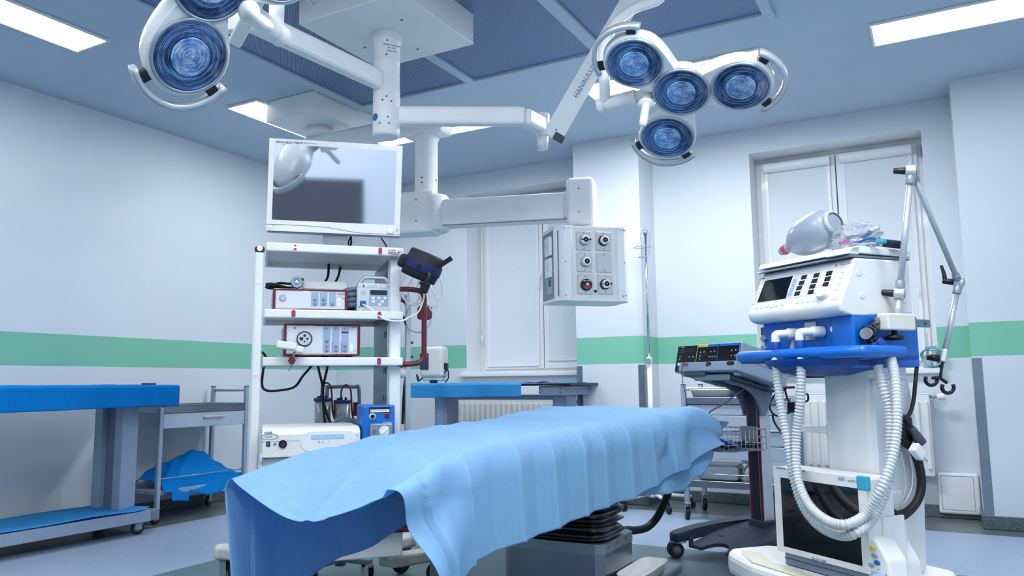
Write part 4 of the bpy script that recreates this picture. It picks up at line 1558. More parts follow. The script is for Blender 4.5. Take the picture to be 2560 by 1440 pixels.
# cold light source ----------------------------------------------------
ls = sub('light_source', 'tall pale light source with dark red frame and round socket on the third shelf', 'light source', 708, 891, .03, 1.131)
wl = pf(899, 850, .03).x - pf(708, 850, .03).x
hl = pf(800, 810, .03).z - 1.131
each([M().box(x, x + .03, .03, .06, -.0085, .0, .002) for x in (.03, wl * .5, wl - .06)], 'foot', 'black_rubber', ls)
fp = red_unit(ls, wl, hl, .34)
for px0, px1, y0 in ((808, 825, 816), (831, 848, 816), (854, 871, 816)):
    x0, x1, z0, z1 = rx(ls, px0, y0, px1, 881)
    M().box(x0, x1, -.0012, .001, z0, z1).obj('key_strip', 'panel_blue_grey', fp)
for px, py in ((817, 852), (817, 864), (817, 875), (840, 864), (840, 875), (862, 864), (862, 875)):
    p = ls.fy(px, py)
    ring_button(fp, p.x, p.z, .0085)
x0, x1, z0, z1 = rx(ls, 854, 829, 871, 833)
M().box(x0, x1, -.002, .001, z0, z1).obj('display', 'ink_dark', fp)
for px in (831, 853):
    p = ls.fy(px, 868)
    M().box(p.x - .002, p.x + .001, -.0018, .001, p.z - .027, p.z + .026).obj('level_scale', 'ink_grey', fp)
for px, py in ((816, 821), (840, 821), (862, 821), (737, 820)):
    p = ls.fy(px, py)
    M().box(p.x - .005, p.x + .005, -.0018, .001, p.z - .004, p.z + .004, .001, 1).obj('symbol', 'ink_grey', fp)
p = ls.fy(761, 847)
M().lathe([(.034, 0), (.034, .006), (.031, .01), (.029, .01), (.029, .004)], (p.x, 0, p.z), -Y, 40).obj('socket_ring', 'ink_dark', fp)
tu = M().lathe([(.0288, 0), (.0288, .006), (0, .006)], (p.x, 0, p.z), -Y, 40).obj('socket_turret', 'aluminium', fp)
for dx, dz, r in ((0, .0135, .006), (-.0135, 0, .008), (.0125, 0, .0048), (0, -.0125, .004)):
    M().cyl((p.x + dx, -.0055, p.z + dz), (p.x + dx, -.0068, p.z + dz), r, n=18).obj('light_port', 'black_plastic', tu)
p = ls.fy(775, 814.5)
M().box(p.x - .014, p.x + .014, -.0015, .001, p.z - .006, p.z + .006).obj('sticker', 'key_white', fp)
p = ls.fy(873, 818.5)
M().text('WOLF', (p.x, -.001, p.z), X, Z, .0115, .0006).obj('lettering', 'pink_red', fp)
p = ls.fy(873, 825)
M().text('5 1 3 1', (p.x, -.001, p.z), X, Z, .007, .0004).obj('lettering', 'ink_grey', fp)
p = ls.fy(878, 869)
pill(M(), p.x, p.z, .014, .036).obj('power_switch', 'key_white', fp)
p = ls.fy(888, 876)
M().prism([(-.005, -.004), (.005, -.004), (0, .005)], (p.x, -.0005, p.z), X, Z, .001).obj('warning_triangle', 'panel_blue_grey', fp)

# white clamp bracket with red knob on the third shelf's lip
br = T('clamp_bracket', 'white clamp bracket with dark red star knob on the lip of the third shelf', 'bracket', ct.mw @ V((pf(729, 900, -.05).x, -.05, 1.09)), CZ)
q = lambda px, py: br.fy(px, py, 0)
c = q(728, 868)
b = M().box(-.062, .02, -.03, .04, -.012, .02, .006, 2, Matrix.Translation((c.x, 0, c.z)) @ Matrix.Rotation(R(8), 4, 'Y')).box(.016, .055, -.02, .05, -.016, .012, .006, 2, Matrix.Translation((c.x, 0, c.z)) @ Matrix.Rotation(R(12), 4, 'Y'))
b.obj('bracket_arm', 'white_plastic', br)
M().cyl((q(736, 880).x, 0, q(736, 880).z), (q(724, 929).x, 0, q(724, 929).z), .0058, n=14).obj('rod', 'chrome', br)
b = M()
pl = []
for i in range(36):
    a = 2 * math.pi * i / 36
    r = .0145 + .0025 * math.cos(6 * a)
    pl.append((r * math.cos(a), r * math.sin(a)))
kx = q(729, 902)
b.prism(pl, (kx.x, -.008, kx.z), X, Z, .018, .002, 1).obj('star_knob', 'crimson', br)
M().box(kx.x - .01, kx.x + .01, -.008, .028, kx.z - .012, kx.z + .02, .003).obj('clamp_jaw', 'crimson', br)

# blue roller pump ------------------------------------------------------
bp = sub('roller_pump', 'bright blue roller pump with a clear pump head on the lower shelf of the tower', 'pump', 905, 1092, -.10, .668)
wp_ = pf(987, 1060, -.10).x - pf(905, 1060, -.10).x
hp = bp.fy(940, 1013).z
M().box(0, wp_, 0, .2, 0, hp, .008, 3).obj('housing', 'blue_paint', bp)
x0, x1, z0, z1 = rx(bp, 923, 1018, 975, 1032)
dp_ = M().box(x0, x1, -.002, .002, z0, z1, .001, 1).obj('display_window', 'black_gloss', bp)
x0, x1, z0, z1 = rx(bp, 926, 1024, 973, 1030)
sc = M().box(x0, x1, -.0032, 0, z0, z1).obj('scale', 'key_white', dp_)
M().text('0   100  200  300  400  500', ((x0 + x1) / 2, -.0034, (z0 + z1) / 2), X, Z, .007, .0002, 'CENTER', squash=.8).obj('lettering', 'ink_dark', dp_)
M().box(x0 + .004, x0 + .006, -.0036, -.003, z0, z1 + .006).obj('pointer', 'pink_red', dp_)
p = bp.fy(931, 1041)
M().lathe([(.014, 0), (.014, .003), (.009, .003)], (p.x, 0, p.z), -Y, 24).obj('dial_ring', 'key_white', bp)
M().lathe([(.009, 0), (.009, .012), (.007, .014), (0, .014)], (p.x, 0, p.z), -Y, 20).obj('dial', 'black_plastic', bp)
x0, x1, z0, z1 = rx(bp, 962, 1035, 974, 1044)
M().box(x0, x1, -.006, .001, z0, z1, .002, 1).obj('power_switch', mat('switch_red', (120, 14, 30), .3), bp)
p = bp.fy(958, 1056)
M().text('ø vandex', (p.x, -.0008, p.z), X, Z, .011, .0004).obj('lettering', 'key_white', bp)
x0, x1, z0, z1 = rx(bp, 924, 1059, 980, 1094)
M().box(x0, x1, -.02, .0, z0, z1, .006, 2).obj('pump_head', mat('clear_cover', (214, 224, 232), .15, trans=.6), bp)
M().cyl(((x0 + x1) / 2 + .012, -.0215, (z0 + z1) / 2), ((x0 + x1) / 2 + .012, -.012, (z0 + z1) / 2), .022, n=24).obj('roller_wheel', 'valve_white', bp)
M().lathe([(.008, 0), (.008, .003), (.004, .003), (.004, 0)], (x0 + .018, -.0205, (z0 + z1) / 2), -Y, 16).obj('roller', 'mid_grey', bp)
M().bar(((x0 + x1) / 2, -.0225, (z0 + z1) / 2 - .012), ((x0 + x1) / 2 + .03, -.0225, (z0 + z1) / 2 + .014), .012, .004, Y, .001).obj('latch', 'key_white', bp)

# radio-frequency generator --------------------------------------------
vg = sub('rf_generator', 'wide white generator with round black socket on the lower shelf of the tower', 'generator', 654, 1130, -.14, .705)
wg = pf(900, 1100, -.14).x - pf(654, 1100, -.14).x
hg = vg.fy(770, 1076).z
pl = [(0, 0), (.05, 0), (.38, 0), (.38, hg + .012), (.05, hg + .012), (.012, hg), (0, hg - .012)]
M().prism([(p[0], p[1]) for p in pl], (0, 0, 0), Y, Z, wg, .005, 2).obj('housing', 'white_plastic', vg)
p = vg.fy(671, 1082.5)
M().text('mitek', (p.x, -.0006, p.z + .002), X, Z, .0145, .0005, 'CENTER', bold=.0004).obj('lettering', 'ink_blue', vg)
p = vg.fy(674, 1092)
n_ = 40
el = M()
for s, m_ in ((1, 0),):
    ring = [(math.cos(2 * math.pi * i / n_), math.sin(2 * math.pi * i / n_)) for i in range(n_)]
    el.tube([(p.x + a * .034, -.0008, p.z + c * .0105) for a, c in ring], .0009, 5, 1, closed=True)
el.obj('logo_oval', 'ink_grey', vg)
M().text('VAPR', (p.x - .004, -.0006, p.z), X, Z, .0135, .0005, 'CENTER').obj('lettering', 'ink_grey', vg)
M().text('3', (p.x + .026, -.0006, p.z + .002), X, Z, .01, .0005, 'CENTER').obj('lettering', 'ink_grey', vg)
x0, x1, z0, z1 = rx(vg, 666, 1104, 675, 1116)
sw = M().box(x0, x1, -.004, .001, z0, z1, .001, 1).obj('power_switch', 'black_plastic', vg)
M().box(x0 + .004, x1 - .004, -.0055, -.003, z0 + .006, z1 - .005, .001, 1).obj('rocker', mat('lit_blue', (60, 170, 240), .3), sw)
p = vg.fy(687, 1110)
M().lathe([(.0055, 0), (.0055, .003), (.003, .003), (.003, 0)], (p.x, 0, p.z), -Y, 16).obj('earth_pin', 'dark_grey', vg)
p = vg.fy(707, 1110)
so = M().lathe([(.0165, 0), (.0165, .006), (.0145, .007), (.0145, .004), (0, .004)], (p.x, 0, p.z), -Y, 32).obj('round_socket', 'black_plastic', vg)
for a in (20, 90, 200, 270, 330):
    M().cyl((p.x + .007 * math.cos(R(a)), -.004, p.z + .007 * math.sin(R(a))), (p.x + .007 * math.cos(R(a)), -.0052, p.z + .007 * math.sin(R(a))), .0018, n=8).obj('contact', 'grey_steel', so)
x0, x1, z0, z1 = rx(vg, 752, 1080, 893, 1125)
pn = M()
pill(pn, (x0 + x1) / 2, (z0 + z1) / 2, x1 - x0, z1 - z0)
pn = pn.obj('display_panel', 'key_white', vg)
x0, x1, z0, z1 = rx(vg, 778, 1087, 860, 1096)
M().box(x0, x1, -.004, 0, z0, z1).obj('display', mat('lcd_blue', (176, 216, 244), .3), pn)
for px in (798, 808, 822):
    p = vg.fy(px, 1103)
    M().cyl((p.x, 0, p.z), (p.x, -.005, p.z), .004, n=14).obj('button', 'panel_pale', pn)
p = vg.fy(891, 1088)
M().prism([(-.005, -.004), (.005, -.004), (0, .005)], (p.x, -.0005, p.z), X, Z, .001).obj('warning_triangle', 'sticker_pink', vg)
x0, x1, z0, z1 = rx(vg, 653, 1101.4, 748, 1101.8)
M().box(x0, x1, -.0008, .001, z0, z0 + .0012).obj('seam', 'ink_grey', vg)
# grey device below it
gd = sub('grey_device', 'plain pale grey device under the wide white generator', 'device', 656, 1160, -.12, .668)
M().box(0, .32, 0, .32, 0, .034, .004).obj('housing', 'grey_plastic', gd)

# twin suction canisters behind the tower ------------------------------
for px, py, lab in ((807, 1000, 'left of two clear suction canisters with blue lid behind the tower'), (856, 1005, 'right of two clear suction canisters with blue lid behind the tower')):
    c = ct.fy(px, py, .75)
    zc_ = c.z
    t = T('suction_canister', lab, 'canister', ct.mw @ V((c.x, .75, 0.62)), CZ, group='suction canisters behind the tower')
    hh = zc_ - .62
    ro = .043
    M().lathe([(ro * .86, .004), (ro * .9, 0), (ro, hh), (ro * .97, hh), (ro * .86, .01)], (0, 0, 0), Z, 28).obj('jar', mat('jar_plastic', (206, 218, 230), .2, trans=.45), t)
    lid = M().lathe([(0, hh + .012), (ro * 1.06, hh + .012), (ro * 1.1, hh + .008), (ro * 1.1, hh - .004), (ro, hh - .004)], (0, 0, 0), Z, 28).obj('lid', mat('lid_blue', (22, 56, 120), .4), t)
    M().cyl((-.008, -.01, hh + .01), (-.008, -.01, hh + .03), .008, n=12).cyl((.018, 0, hh + .01), (.018, 0, hh + .026), .007, n=12).box(-.03, .0, -.005, .012, hh + .01, hh + .022, .003).obj('lid_port', 'lid_blue', lid)
    M().tube([(-.008, -.01, hh + .028), (-.008, -.01, hh + .06), (.004, -.01, hh + .085), (.022, -.01, hh + .09), (.04, -.01, hh + .07), (.046, -.01, hh + .02), (.05, -.01, hh - .05), (.062, 0, hh - .1)], .0048, 9, 6).obj('red_tube', 'crimson', t)
    M().box(.056, .082, -.02, .02, hh - .075, hh - .002, .004).obj('red_clamp', 'crimson', t)
    b = M()
    for i in range(6):
        b.box(-.004, .012, -ro - .0005, -ro + .003, hh * .2 + i * .03, hh * .2 + i * .03 + .002)
    M().box(-.012, .014, -ro - .0004, -ro + .002, hh * .25, hh * .8).obj('scale_label', 'milky_plastic', t)
sr = T('suction_stand', 'grey suction unit frame with a curved handle holding the two canisters', 'suction stand', ct.mw @ V((.06, .8, 0)), CZ)
c0, c1 = sr.fy(818, 968, 0), sr.fy(898, 980, 0)
zb0 = .3
M().tube([(c0.x, 0, .62), (c0.x, 0, c0.z - .02), (c0.x + .015, 0, c0.z), (c1.x - .03, 0, c0.z), (c1.x, 0, c0.z - .03), (c1.x, 0, .62)], .0105, 10, 6).obj('bow_handle', 'aluminium_dark', sr)
M().box(c0.x - .1, c1.x + .06, -.16, .12, .3, .6, .02).obj('motor_housing', 'white_plastic', sr)
M().cyl(((c0.x + c1.x) / 2, 0, .05), ((c0.x + c1.x) / 2, 0, .3), .03).obj('post', 'grey_steel', sr)
b = M()
for i in range(9):
    M().box(c1.x - .02, c1.x + .05, -.05, .0, .63 + i * .022, .642 + i * .022, .003).obj('cooling_fin', 'grey_plastic', sr)
for a in range(4):
    an = R(45 + 90 * a)
    cx_, cy_ = (c0.x + c1.x) / 2 + .2 * math.cos(an), .2 * math.sin(an)
    M().bar(((c0.x + c1.x) / 2, 0, .085), (cx_, cy_, .085), .04, .03, Z, .006).obj('foot_arm', 'grey_steel', sr)
    caster(sr, cx_, cy_, .032, .02, .075, 0, 'grey_steel')
# black mains leads hanging behind the shelves
kb = T('power_lead', 'black power leads hanging from the third shelf down behind the tower', 'power lead', CO, CZ)
cbp = lambda px, py, y: V(ct.fy(px, py, y))
for pts in ([cbp(790, 890, .46), cbp(797, 925, .47), cbp(806, 965, .48), cbp(808, 1010, .48), cbp(812, 1060, .46), cbp(812, 1090, .42)],
            [cbp(822, 890, .47), cbp(817, 925, .47), cbp(808, 970, .49), cbp(812, 1020, .49), cbp(826, 1055, .46), cbp(836, 1085, .42)],
            [cbp(655, 880, .42), cbp(664, 893, .44), cbp(658, 925, .45), cbp(655, 960, .45), cbp(663, 975, .44), cbp(690, 977, .44), cbp(735, 968, .44), cbp(757, 940, .45), cbp(778, 915, .46), cbp(784, 890, .46)],
            [cbp(822, 660, .5), cbp(820, 690, .45), cbp(812, 706, .4)], [cbp(851, 668, .5), cbp(846, 690, .45), cbp(838, 706, .4)],
            [cbp(1008, 790, .3), cbp(1020, 830, .32), cbp(1024, 880, .33), cbp(1016, 930, .33), cbp(1010, 980, .33), cbp(1006, 1060, .33)]):
    M().tube(pts, .0062, 8, 6).obj('lead', 'black_rubber', kb)
gl = T('grey_cable', 'pale grey cable bundle lying behind the wide white generator', 'cable', CO, CZ)
M().tube([cbp(820, 1075, .42), cbp(840, 1052, .42), cbp(870, 1046, .42), cbp(900, 1060, .42), cbp(915, 1080, .42)], .007, 8, 6).obj('cable_run', 'grey_plastic', gl)
M().tube([cbp(826, 1080, .44), cbp(850, 1060, .44), cbp(880, 1056, .44), cbp(905, 1078, .44)], .007, 8, 6).obj('cable_run', 'grey_plastic', gl)

# ------------------------------------------------------------------ HD monitor on top of the tower
mp_ = ct.mw @ V((.0, .12, 0))
mp_.z = 1.628
mo = T('surgical_monitor', 'large white-framed surgical monitor standing on top of the tower', 'monitor', mp_, R(37), rot=(R(7), R(1.5), R(37)))
x0, x1 = mo.fy(670, 460).x, mo.fy(1003, 470).x
zt, zb = mo.fy(838, 355).z, mo.fy(830, 583).z
sx0, sx1 = mo.fy(683, 460).x, mo.fy(989, 470).x
sz1, sz0 = mo.fy(838, 369).z, mo.fy(832, 556).z
b = M()
for q in ((x0, sx0, zb, zt), (sx1, x1, zb, zt), (sx0, sx1, sz1, zt), (sx0, sx1, zb, sz0)):
    b.box(q[0], q[1], -.004, .05, q[2], q[3])
b.box(x0, x1, .0, .055, zb, zt, .008, 2)
bz = b.obj('bezel', 'white_plastic', mo)
M().box(sx0 - .001, sx1 + .001, -.0035, .0, sz0 - .001, sz1 + .001).obj('screen', mat('lcd_screen', (206, 213, 224), .04, metal=.9, coat=1), mo)
M().box(x0 + .05, x1 - .05, .05, .085, zb + .05, zt - .05, .02, 2).obj('rear_housing', 'grey_plastic', mo)
M().box(x0 + .002, x1 - .002, .004, .05, zb - .008, zb + .002, .003).obj('lower_edge', 'mid_grey', mo)
p = mo.fy(688, 355)
M().text('VISION ELECT HDTV', (p.x, -.0045, p.z), X, Z, .0135, .0004, shear=.25, bold=.0002).obj('lettering', 'ink_dark', mo)
p = mo.fy(740, 357)
M().text('SURGICAL VIEWING MONITOR', (p.x, -.0045, p.z), X, Z, .0075, .0003, shear=.25, squash=.9).obj('lettering', 'ink_grey', mo)
p = mo.fy(677, 568)
M().lathe([(.0095, 0), (.0095, .003), (.008, .004), (0, .0045)], (p.x, -.004, p.z), -Y, 24).obj('power_button', 'key_white', mo)
p = mo.fy(684, 563)
M().cyl((p.x, -.004, p.z), (p.x, -.0055, p.z), .002, n=8).obj('indicator', 'ink_dark', mo)
p = mo.fy(976, 576)
M().lathe([(.0155, 0), (.0155, .008), (.013, .011), (0, .011)], (p.x, -.004, p.z), -Y, 32).obj('jog_dial', 'key_white', mo)
p = mo.fy(993, 576)
M().text('MENU', (p.x, -.0045, p.z), Z, -X, .008, .0003, 'CENTER').obj('lettering', 'ink_grey', mo)
pts = [mo.fy(663, 560, -.0045), mo.fy(720, 562, -.0045), mo.fy(790, 566, -.0045), mo.fy(830, 570, -.0045), mo.fy(870, 578, -.0045), mo.fy(910, 583, -.0045), mo.fy(960, 585, -.0045), mo.fy(1000, 587, -.0045)]
M().tube(pts, .0012, 6, 5).obj('bezel_groove', 'ink_grey', mo)
a, c = mo.fy(808, 600, .04), mo.fy(868, 600, .04)
M().box(a.x, c.x, .02, .07, .006, zb + .03, .004).obj('stand_neck', 'grey_steel', mo)
M().box(a.x - .06, c.x + .06, -.04, .16, .0, .012, .004).obj('stand_foot', 'grey_steel', mo)
kl = T('monitor_cable', 'black cables hanging from the back of the surgical monitor onto the tower top', 'cable', mp_ + V((0, 0, 0)), R(37))
M().tube([kl.fy(880, 585, .09), kl.fy(873, 600, .1), kl.fy(872, 612, .12), kl.fy(880, 622, .16)], .004, 7, 5).obj('cable_run', 'black_rubber', kl)
M().tube([kl.fy(877, 587, .09), kl.fy(878, 605, .09), kl.fy(876, 618, .1)], .005, 7, 5).obj('cable_run', 'black_rubber', kl)
M().tube([kl.fy(945, 585, .09), kl.fy(955, 598, .1), kl.fy(963, 610, .12), kl.fy(968, 622, .15)], .004, 7, 5).obj('cable_run', 'black_rubber', kl)
p = kl.fy(890, 612, .1)
M().ball((p.x, .1, .012), .024, 16, 10, 1, .8, .55).obj('cable_grommet', 'black_rubber', kl)
# ------------------------------------------------------------------ instrument table along the left wall
it = T('instrument_table', 'long grey instrument table with a low shelf at the left wall', 'instrument table', (-5.1, 2.9, 0))
# local: x towards the room, y along the wall
xf_, xb_ = .27, -.27
M().box(xb_, xf_ - .01, -.95, .83, .965, 1.0, .004).obj('table_top', 'black_plastic', it)
M().box(xb_ + .06, xf_ - .06, -.8, .62, .90, .965, .006).obj('top_frame', 'grey_plastic', it)
for y in (.56, -.78):
    for x in (-.2, .03):
        M().box(x, x + .085, y, y + .12, .16, .90, .004).obj('leg', 'grey_plastic', it)
    M().box(-.12, .03, y + .04, y + .06, .16, .88).obj('leg_web', 'mid_grey', it)
M().box(xb_, xf_, -.95, .70, .085, .16, .006).obj('lower_shelf', 'grey_plastic', it)
M().box(xb_ + .01, xf_ + .002, .70, .74, .085, .163, .01).obj('shelf_end_cap', 'mid_grey', it)
for x, y in ((.21, .66), (-.21, .66), (.21, -.85), (-.21, -.85)):
    caster(it, x, y, .042, .026, .087, R(150), 'grey_steel')
# drape on the table top
def tdrape(x0, x1, y0, y1, ztop, drop, seed, end_drop, amp=.006):
    rn = random.Random(seed)
    ph = [rn.uniform(0, 6) for _ in range(6)]

    def f(u_, v_):
        # u: across from the back edge over the top to the front hem; v: along the length
        y = y0 + (y1 - y0) * v_
        if u_ < .6:
            t = u_ / .6
            p = V((x0 + (x1 - x0) * t, y, ztop + .003 * math.sin(y * 9 + ph[0]) * math.sin(t * 5 + ph[1]) + .0015 * math.sin(y * 31 + ph[2])))
            if t > .93:
                p.z -= .012 * ((t - .93) / .07) ** 2
        else:
            t = (u_ - .6) / .4
            p = V((x1 + .004 + amp * math.sin(y * 13 + ph[3]) * t + amp * .6 * math.sin(y * 29 + ph[4]) * t, y, ztop - .012 - (drop - .012 + .006 * math.sin(y * 2.2 + ph[5])) * t))
        if v_ > .985 and u_ > .55:
            p.y += .008
        return p
    return f


td = T('table_drape', 'deep blue drape covering the top of the long table at the left wall', 'drape', (-5.1, 2.9, 0))
b = M()
b.grid(tdrape(-.285, .275, -1.0, .87, 1.014, .152, 4, 0), 40, 90)


def tend(u_, v_):
    x = -.285 + .56 * u_
    return V((x, .87 + .006 * math.sin(v_ * 3) + .008 * v_, 1.012 - .15 * v_))


b.grid(tend, 30, 12)
b.obj('cloth', 'drape_deep', td, solid=.0015)
ss = T('shelf_sheet', 'flat blue sheet lying on the low shelf of the long left table', 'sheet', (-5.1, 2.9, .162))


def sheet(u_, v_):
    x = -.26 + .535 * u_
    y = -.98 + 1.6 * v_ + .06 * u_ * v_
    z = .004 + .004 * math.sin(y * 5) ** 2 + .006 * max(0, u_ - .9) * 10 * (.5 + .5 * math.sin(y * 7))
    if v_ > .95: z += .02 * (v_ - .95) / .05 * u_
    return V((x, y, z))


M().grid(sheet, 24, 60).obj('cloth', 'drape_mid', ss, solid=.0015)

# ------------------------------------------------------------------ drawer trolley in the left corner
dt = T('drawer_trolley', 'grey drawer trolley with steel tray top behind the long left table', 'trolley', (-5.33, 4.27, 0))
hx, hy = .2, .405
for sx in (-1, 1):
    for sy in (-1, 1):
        x, y = sx * hx, sy * hy
        top = .995 if sy > 0 else .845
        lg = M().box(x - .016, x + .016, y - .016, y + .016, .12, top, .003, 1).obj('leg', 'grey_plastic', dt)
        if sy > 0:
            M().box(x - .0165, x + .0165, y - .0165, y + .0165, top, top + .006, .002, 1).obj('end_cap', 'charcoal', lg)
        caster(dt, x, y, .04, .024, .12, R(200), 'grey_steel')
M().cyl((-hx, hy, .965), (hx, hy, .965), .011, n=16).obj('push_handle', 'grey_plastic', dt)
b = M().box(-hx - .01, hx + .014, -hy + .016, hy - .016, .80, .848, .003, 1)
b.box(-hx - .01, hx + .014, -hy + .016, -hy + .03, .848, .862, .003, 1).box(-hx - .01, hx + .014, hy - .03, hy - .016, .848, .862, .003, 1).box(-hx - .01, -hx + .004, -hy + .016, hy - .016, .848, .862, .003, 1).box(hx, hx + .014, -hy + .016, hy - .016, .848, .862, .003, 1)
b.obj('steel_top', 'brushed_steel', dt)
M().box(-hx - .004, hx - .01, -hy + .018, hy - .018, .686, .80).obj('drawer_case', 'grey_plastic', dt)
dw = M().box(hx - .008, hx + .01, -hy + .019, hy - .019, .687, .797, .003, 1).obj('drawer', 'drawer_grey', dt)
pts = [(hx + .01, -.02, .762), (hx + .034, -.02, .762), (hx + .036, -.01, .762), (hx + .036, .14, .762), (hx + .034, .15, .762), (hx + .01, .15, .762)]
M().tube(pts, .0085, 10, 3).obj('drawer_handle', 'aluminium', dw)
M().box(-hx, hx, -hy, hy, .2, .235, .003, 1).obj('lower_shelf', 'grey_plastic', dt)
M().tube([(hx, -hy, .32), (hx, hy, .32)], .004, 8, 1).obj('guard_rail', 'grey_steel', dt)
# draped bundle on its lower shelf
bd = T('draped_bundle', 'lumpy bundle wrapped in deep blue cloth on the lower shelf of the left drawer trolley', 'bundle', (-5.33, 4.27, .237))
rnb = random.Random(8)


def bundle(u_, v_):
    x = -.2 + .46 * u_
    y = -.36 + .78 * v_
    h = .2 * math.exp(-((x + .02) / .16) ** 2 - ((y + .02) / .2) ** 2) + .13 * math.exp(-((x - .06) / .14) ** 2 - ((y - .2) / .2) ** 2) + .09 * math.exp(-((x - .02) / .2) ** 2 - ((y + .25) / .15) ** 2)
    h += .012 * math.sin(x * 22 + y * 9) + .01 * math.sin(y * 26 - x * 13) + .006 * math.sin(x * 61 + y * 40)
    z = max(.004, h)
    if u_ > .78:
        t = (u_ - .78) / .22
        z = z * (1 - t) - t * (.045 + .03 * math.sin(y * 9 + 1) + (.07 if -.3 < y < -.12 else 0))
        x = .16 + .06 * math.sin(t * 1.57) + .02 * math.sin(y * 16) * t
    return V((x, y + .015 * math.sin(x * 17), z))


M().grid(bundle, 60, 80).obj('cloth', 'drape_deep', bd, solid=.0015)
jr = T('lidded_jar', 'small pale container with dark flat lid behind the long left table', 'container', (-5.43, 3.97, .849))
M().cyl((0, 0, .0), (0, 0, .165), .042, n=28, bev=.004).obj('container_body', 'milky_plastic', jr)
M().cyl((0, 0, .165), (0, 0, .18), .053, n=28, bev=.003).obj('lid', 'charcoal', jr)
M().lathe([(.0425, .13), (.0425, .155)], (0, 0, 0), Z, 20, a0=R(-120), a1=R(60)).obj('label_band', 'ink_grey', jr)

# ------------------------------------------------------------------ radiators under the windows
def radiator(x0, x1, z0, z1, lab, vx, vz):
    t = T('radiator', lab, 'radiator', ((x0 + x1) / 2, YB - .03, z0), group='panel radiators under the windows')
    w, h = x1 - x0, z1 - z0
    b = M().box(-w / 2, w / 2, -.09, -.03, 0, h, .01, 2)
    b.obj('panel', 'radiator_white', t)
    n = max(3, int(w / .056))
    ribs = M()
    for i in range(n):
        c = -w / 2 + w * (i + .5) / n
        ribs.box(c - .015, c + .015, -.108, -.088, .05, h - .05, .008, 2)
    ribs.obj('ribs', 'radiator_white', t)
    M().box(-w / 2, w / 2, -.092, -.0, h - .004, h + .004, .003).obj('top_grille', 'radiator_white', t)
    M().box(-w / 2 + .1, -w / 2 + .14, -.03, .028, .1, h - .1).obj('bracket', 'grey_plastic', t)
    M().box(w / 2 - .14, w / 2 - .1, -.03, .028, .1, h - .1).obj('bracket', 'grey_plastic', t)
    M().cyl((w / 2, -.06, vz - z0), (w / 2 + .05, -.06, vz - z0), .012, n=16).obj('valve_neck', 'grey_steel', t)
    M().lathe([(.012, 0), (.02, .004), (.024, .02), (.024, .045), (.018, .058), (0, .062)], (w / 2 + .045, -.06, vz - z0), X, 24).obj('thermostat_knob', 'valve_white', t)
    M().tube([(w / 2 + .03, -.06, vz - z0), (w / 2 + .03, -.04, vz - z0 - .05), (w / 2 + .03, -.02, vz - z0 - .09)], .009, 10, 4).obj('pipe', 'valve_white', t)
    return t


radiator(-.97, -.098, .30, .893, 'white panel radiator behind the ventilator under the right window', 0, .872)
radiator(-4.22, -3.07, .27, .868, 'white panel radiator behind the draped table under the left window', 0, .83)


# ------------------------------------------------------------------ draped table under the left window
bt = T('instrument_table', 'instrument table with a black top under the left window', 'instrument table', (-3.35, 5.95, 0))
yb, yt = -.3, .3
M().box(-.86, .755, -.305, .31, .978, .998, .003, 1).obj('table_top', 'black_plastic', bt)
each([M().box(x0, x0 + .22, -.27, .27, .90, .976, .006) for x0 in (.46, -.72)], 'cross_head', 'grey_plastic', bt)
M().box(-.6, .6, -.06, .06, .86, .90, .004).obj('stretcher', 'grey_plastic', bt)
for x in (.47, .655):
    for z in (.925, .955):
        M().cyl((x, -.2705, z), (x, -.2745, z), .006, n=10).obj('screw', 'ink_dark', bt)
for x in (.5, -.68):
    M().box(x, x + .13, -.1, .1, .14, .9, .006).obj('leg', 'grey_plastic', bt)
    M().box(x + .03, x + .1, -.104, -.098, .15, .88).obj('leg_insert', 'panel_blue_grey', bt)
M().box(-.82, .74, -.28, .28, .085, .14, .006).obj('lower_shelf', 'grey_plastic', bt)
for x, y in ((.66, -.24), (.66, .24), (-.74, -.24), (-.74, .24)):
    caster(bt, x, y, .042, .026, .087, R(20), 'grey_steel')
d2_ = T('table_drape', 'pale blue drape over the instrument table under the left window', 'drape', (-3.35, 5.95, 0))
fd = tdrape(-.31, .312, -.87, .315, 1.006, .118, 9, 0)
mr = Matrix.Rotation(R(-90), 4, 'Z')
b = M()
b.grid(lambda u_, v_: mr @ fd(u_, v_), 36, 70)


def rumple(u_, v_):
    x = .3 + .35 * u_
    y = -.2 + .48 * v_
    return V((x, y, 1.002 + .012 * abs(math.sin(x * 19 + y * 6)) * math.sin(math.pi * min(1, u_ + .15))))


b.obj('cloth', 'drape_mid', d2_, solid=.0015)
rs = T('rumpled_cloth', 'rumpled end of blue cloth lying on the bare black table end under the left window', 'cloth', (-3.35, 5.95, 0))
M().grid(rumple, 40, 30).obj('cloth', 'drape_mid', rs, solid=.0015)
# grey monitor-like device on that table, half hidden by the tower
gm = T('infusion_device', 'rounded pale grey device standing at the left end of the window table behind the tower', 'device', (-4.03, 5.86, 1.008), R(12))
M().box(-.12, .1, -.08, .08, .05, .33, .03, 4).obj('housing', 'warm_grey_plastic', gm)
M().box(-.118, -.03, -.086, -.07, .12, .27, .008).obj('display', 'ink_dark', gm)
M().box(-.1, .08, -.06, .06, .02, .055, .01).obj('base', 'warm_grey_plastic', gm)
M().box(-.03, .04, -.07, -.03, 0, .03, .008).obj('foot', 'black_plastic', gm)
M().box(.095, .125, -.04, .02, .12, .18, .01).obj('side_knob', 'black_plastic', gm)
M().tube([(.08, -.02, .06), (.13, -.03, .12), (.14, -.03, .05), (.11, -.03, .005)], .006, 8, 6).obj('lead', 'black_rubber', gm)
M().tube([(-.1, -.05, .05), (-.14, -.06, .02), (-.15, -.07, .08), (-.13, -.07, .03)], .006, 8, 6).obj('lead', 'black_rubber', gm)
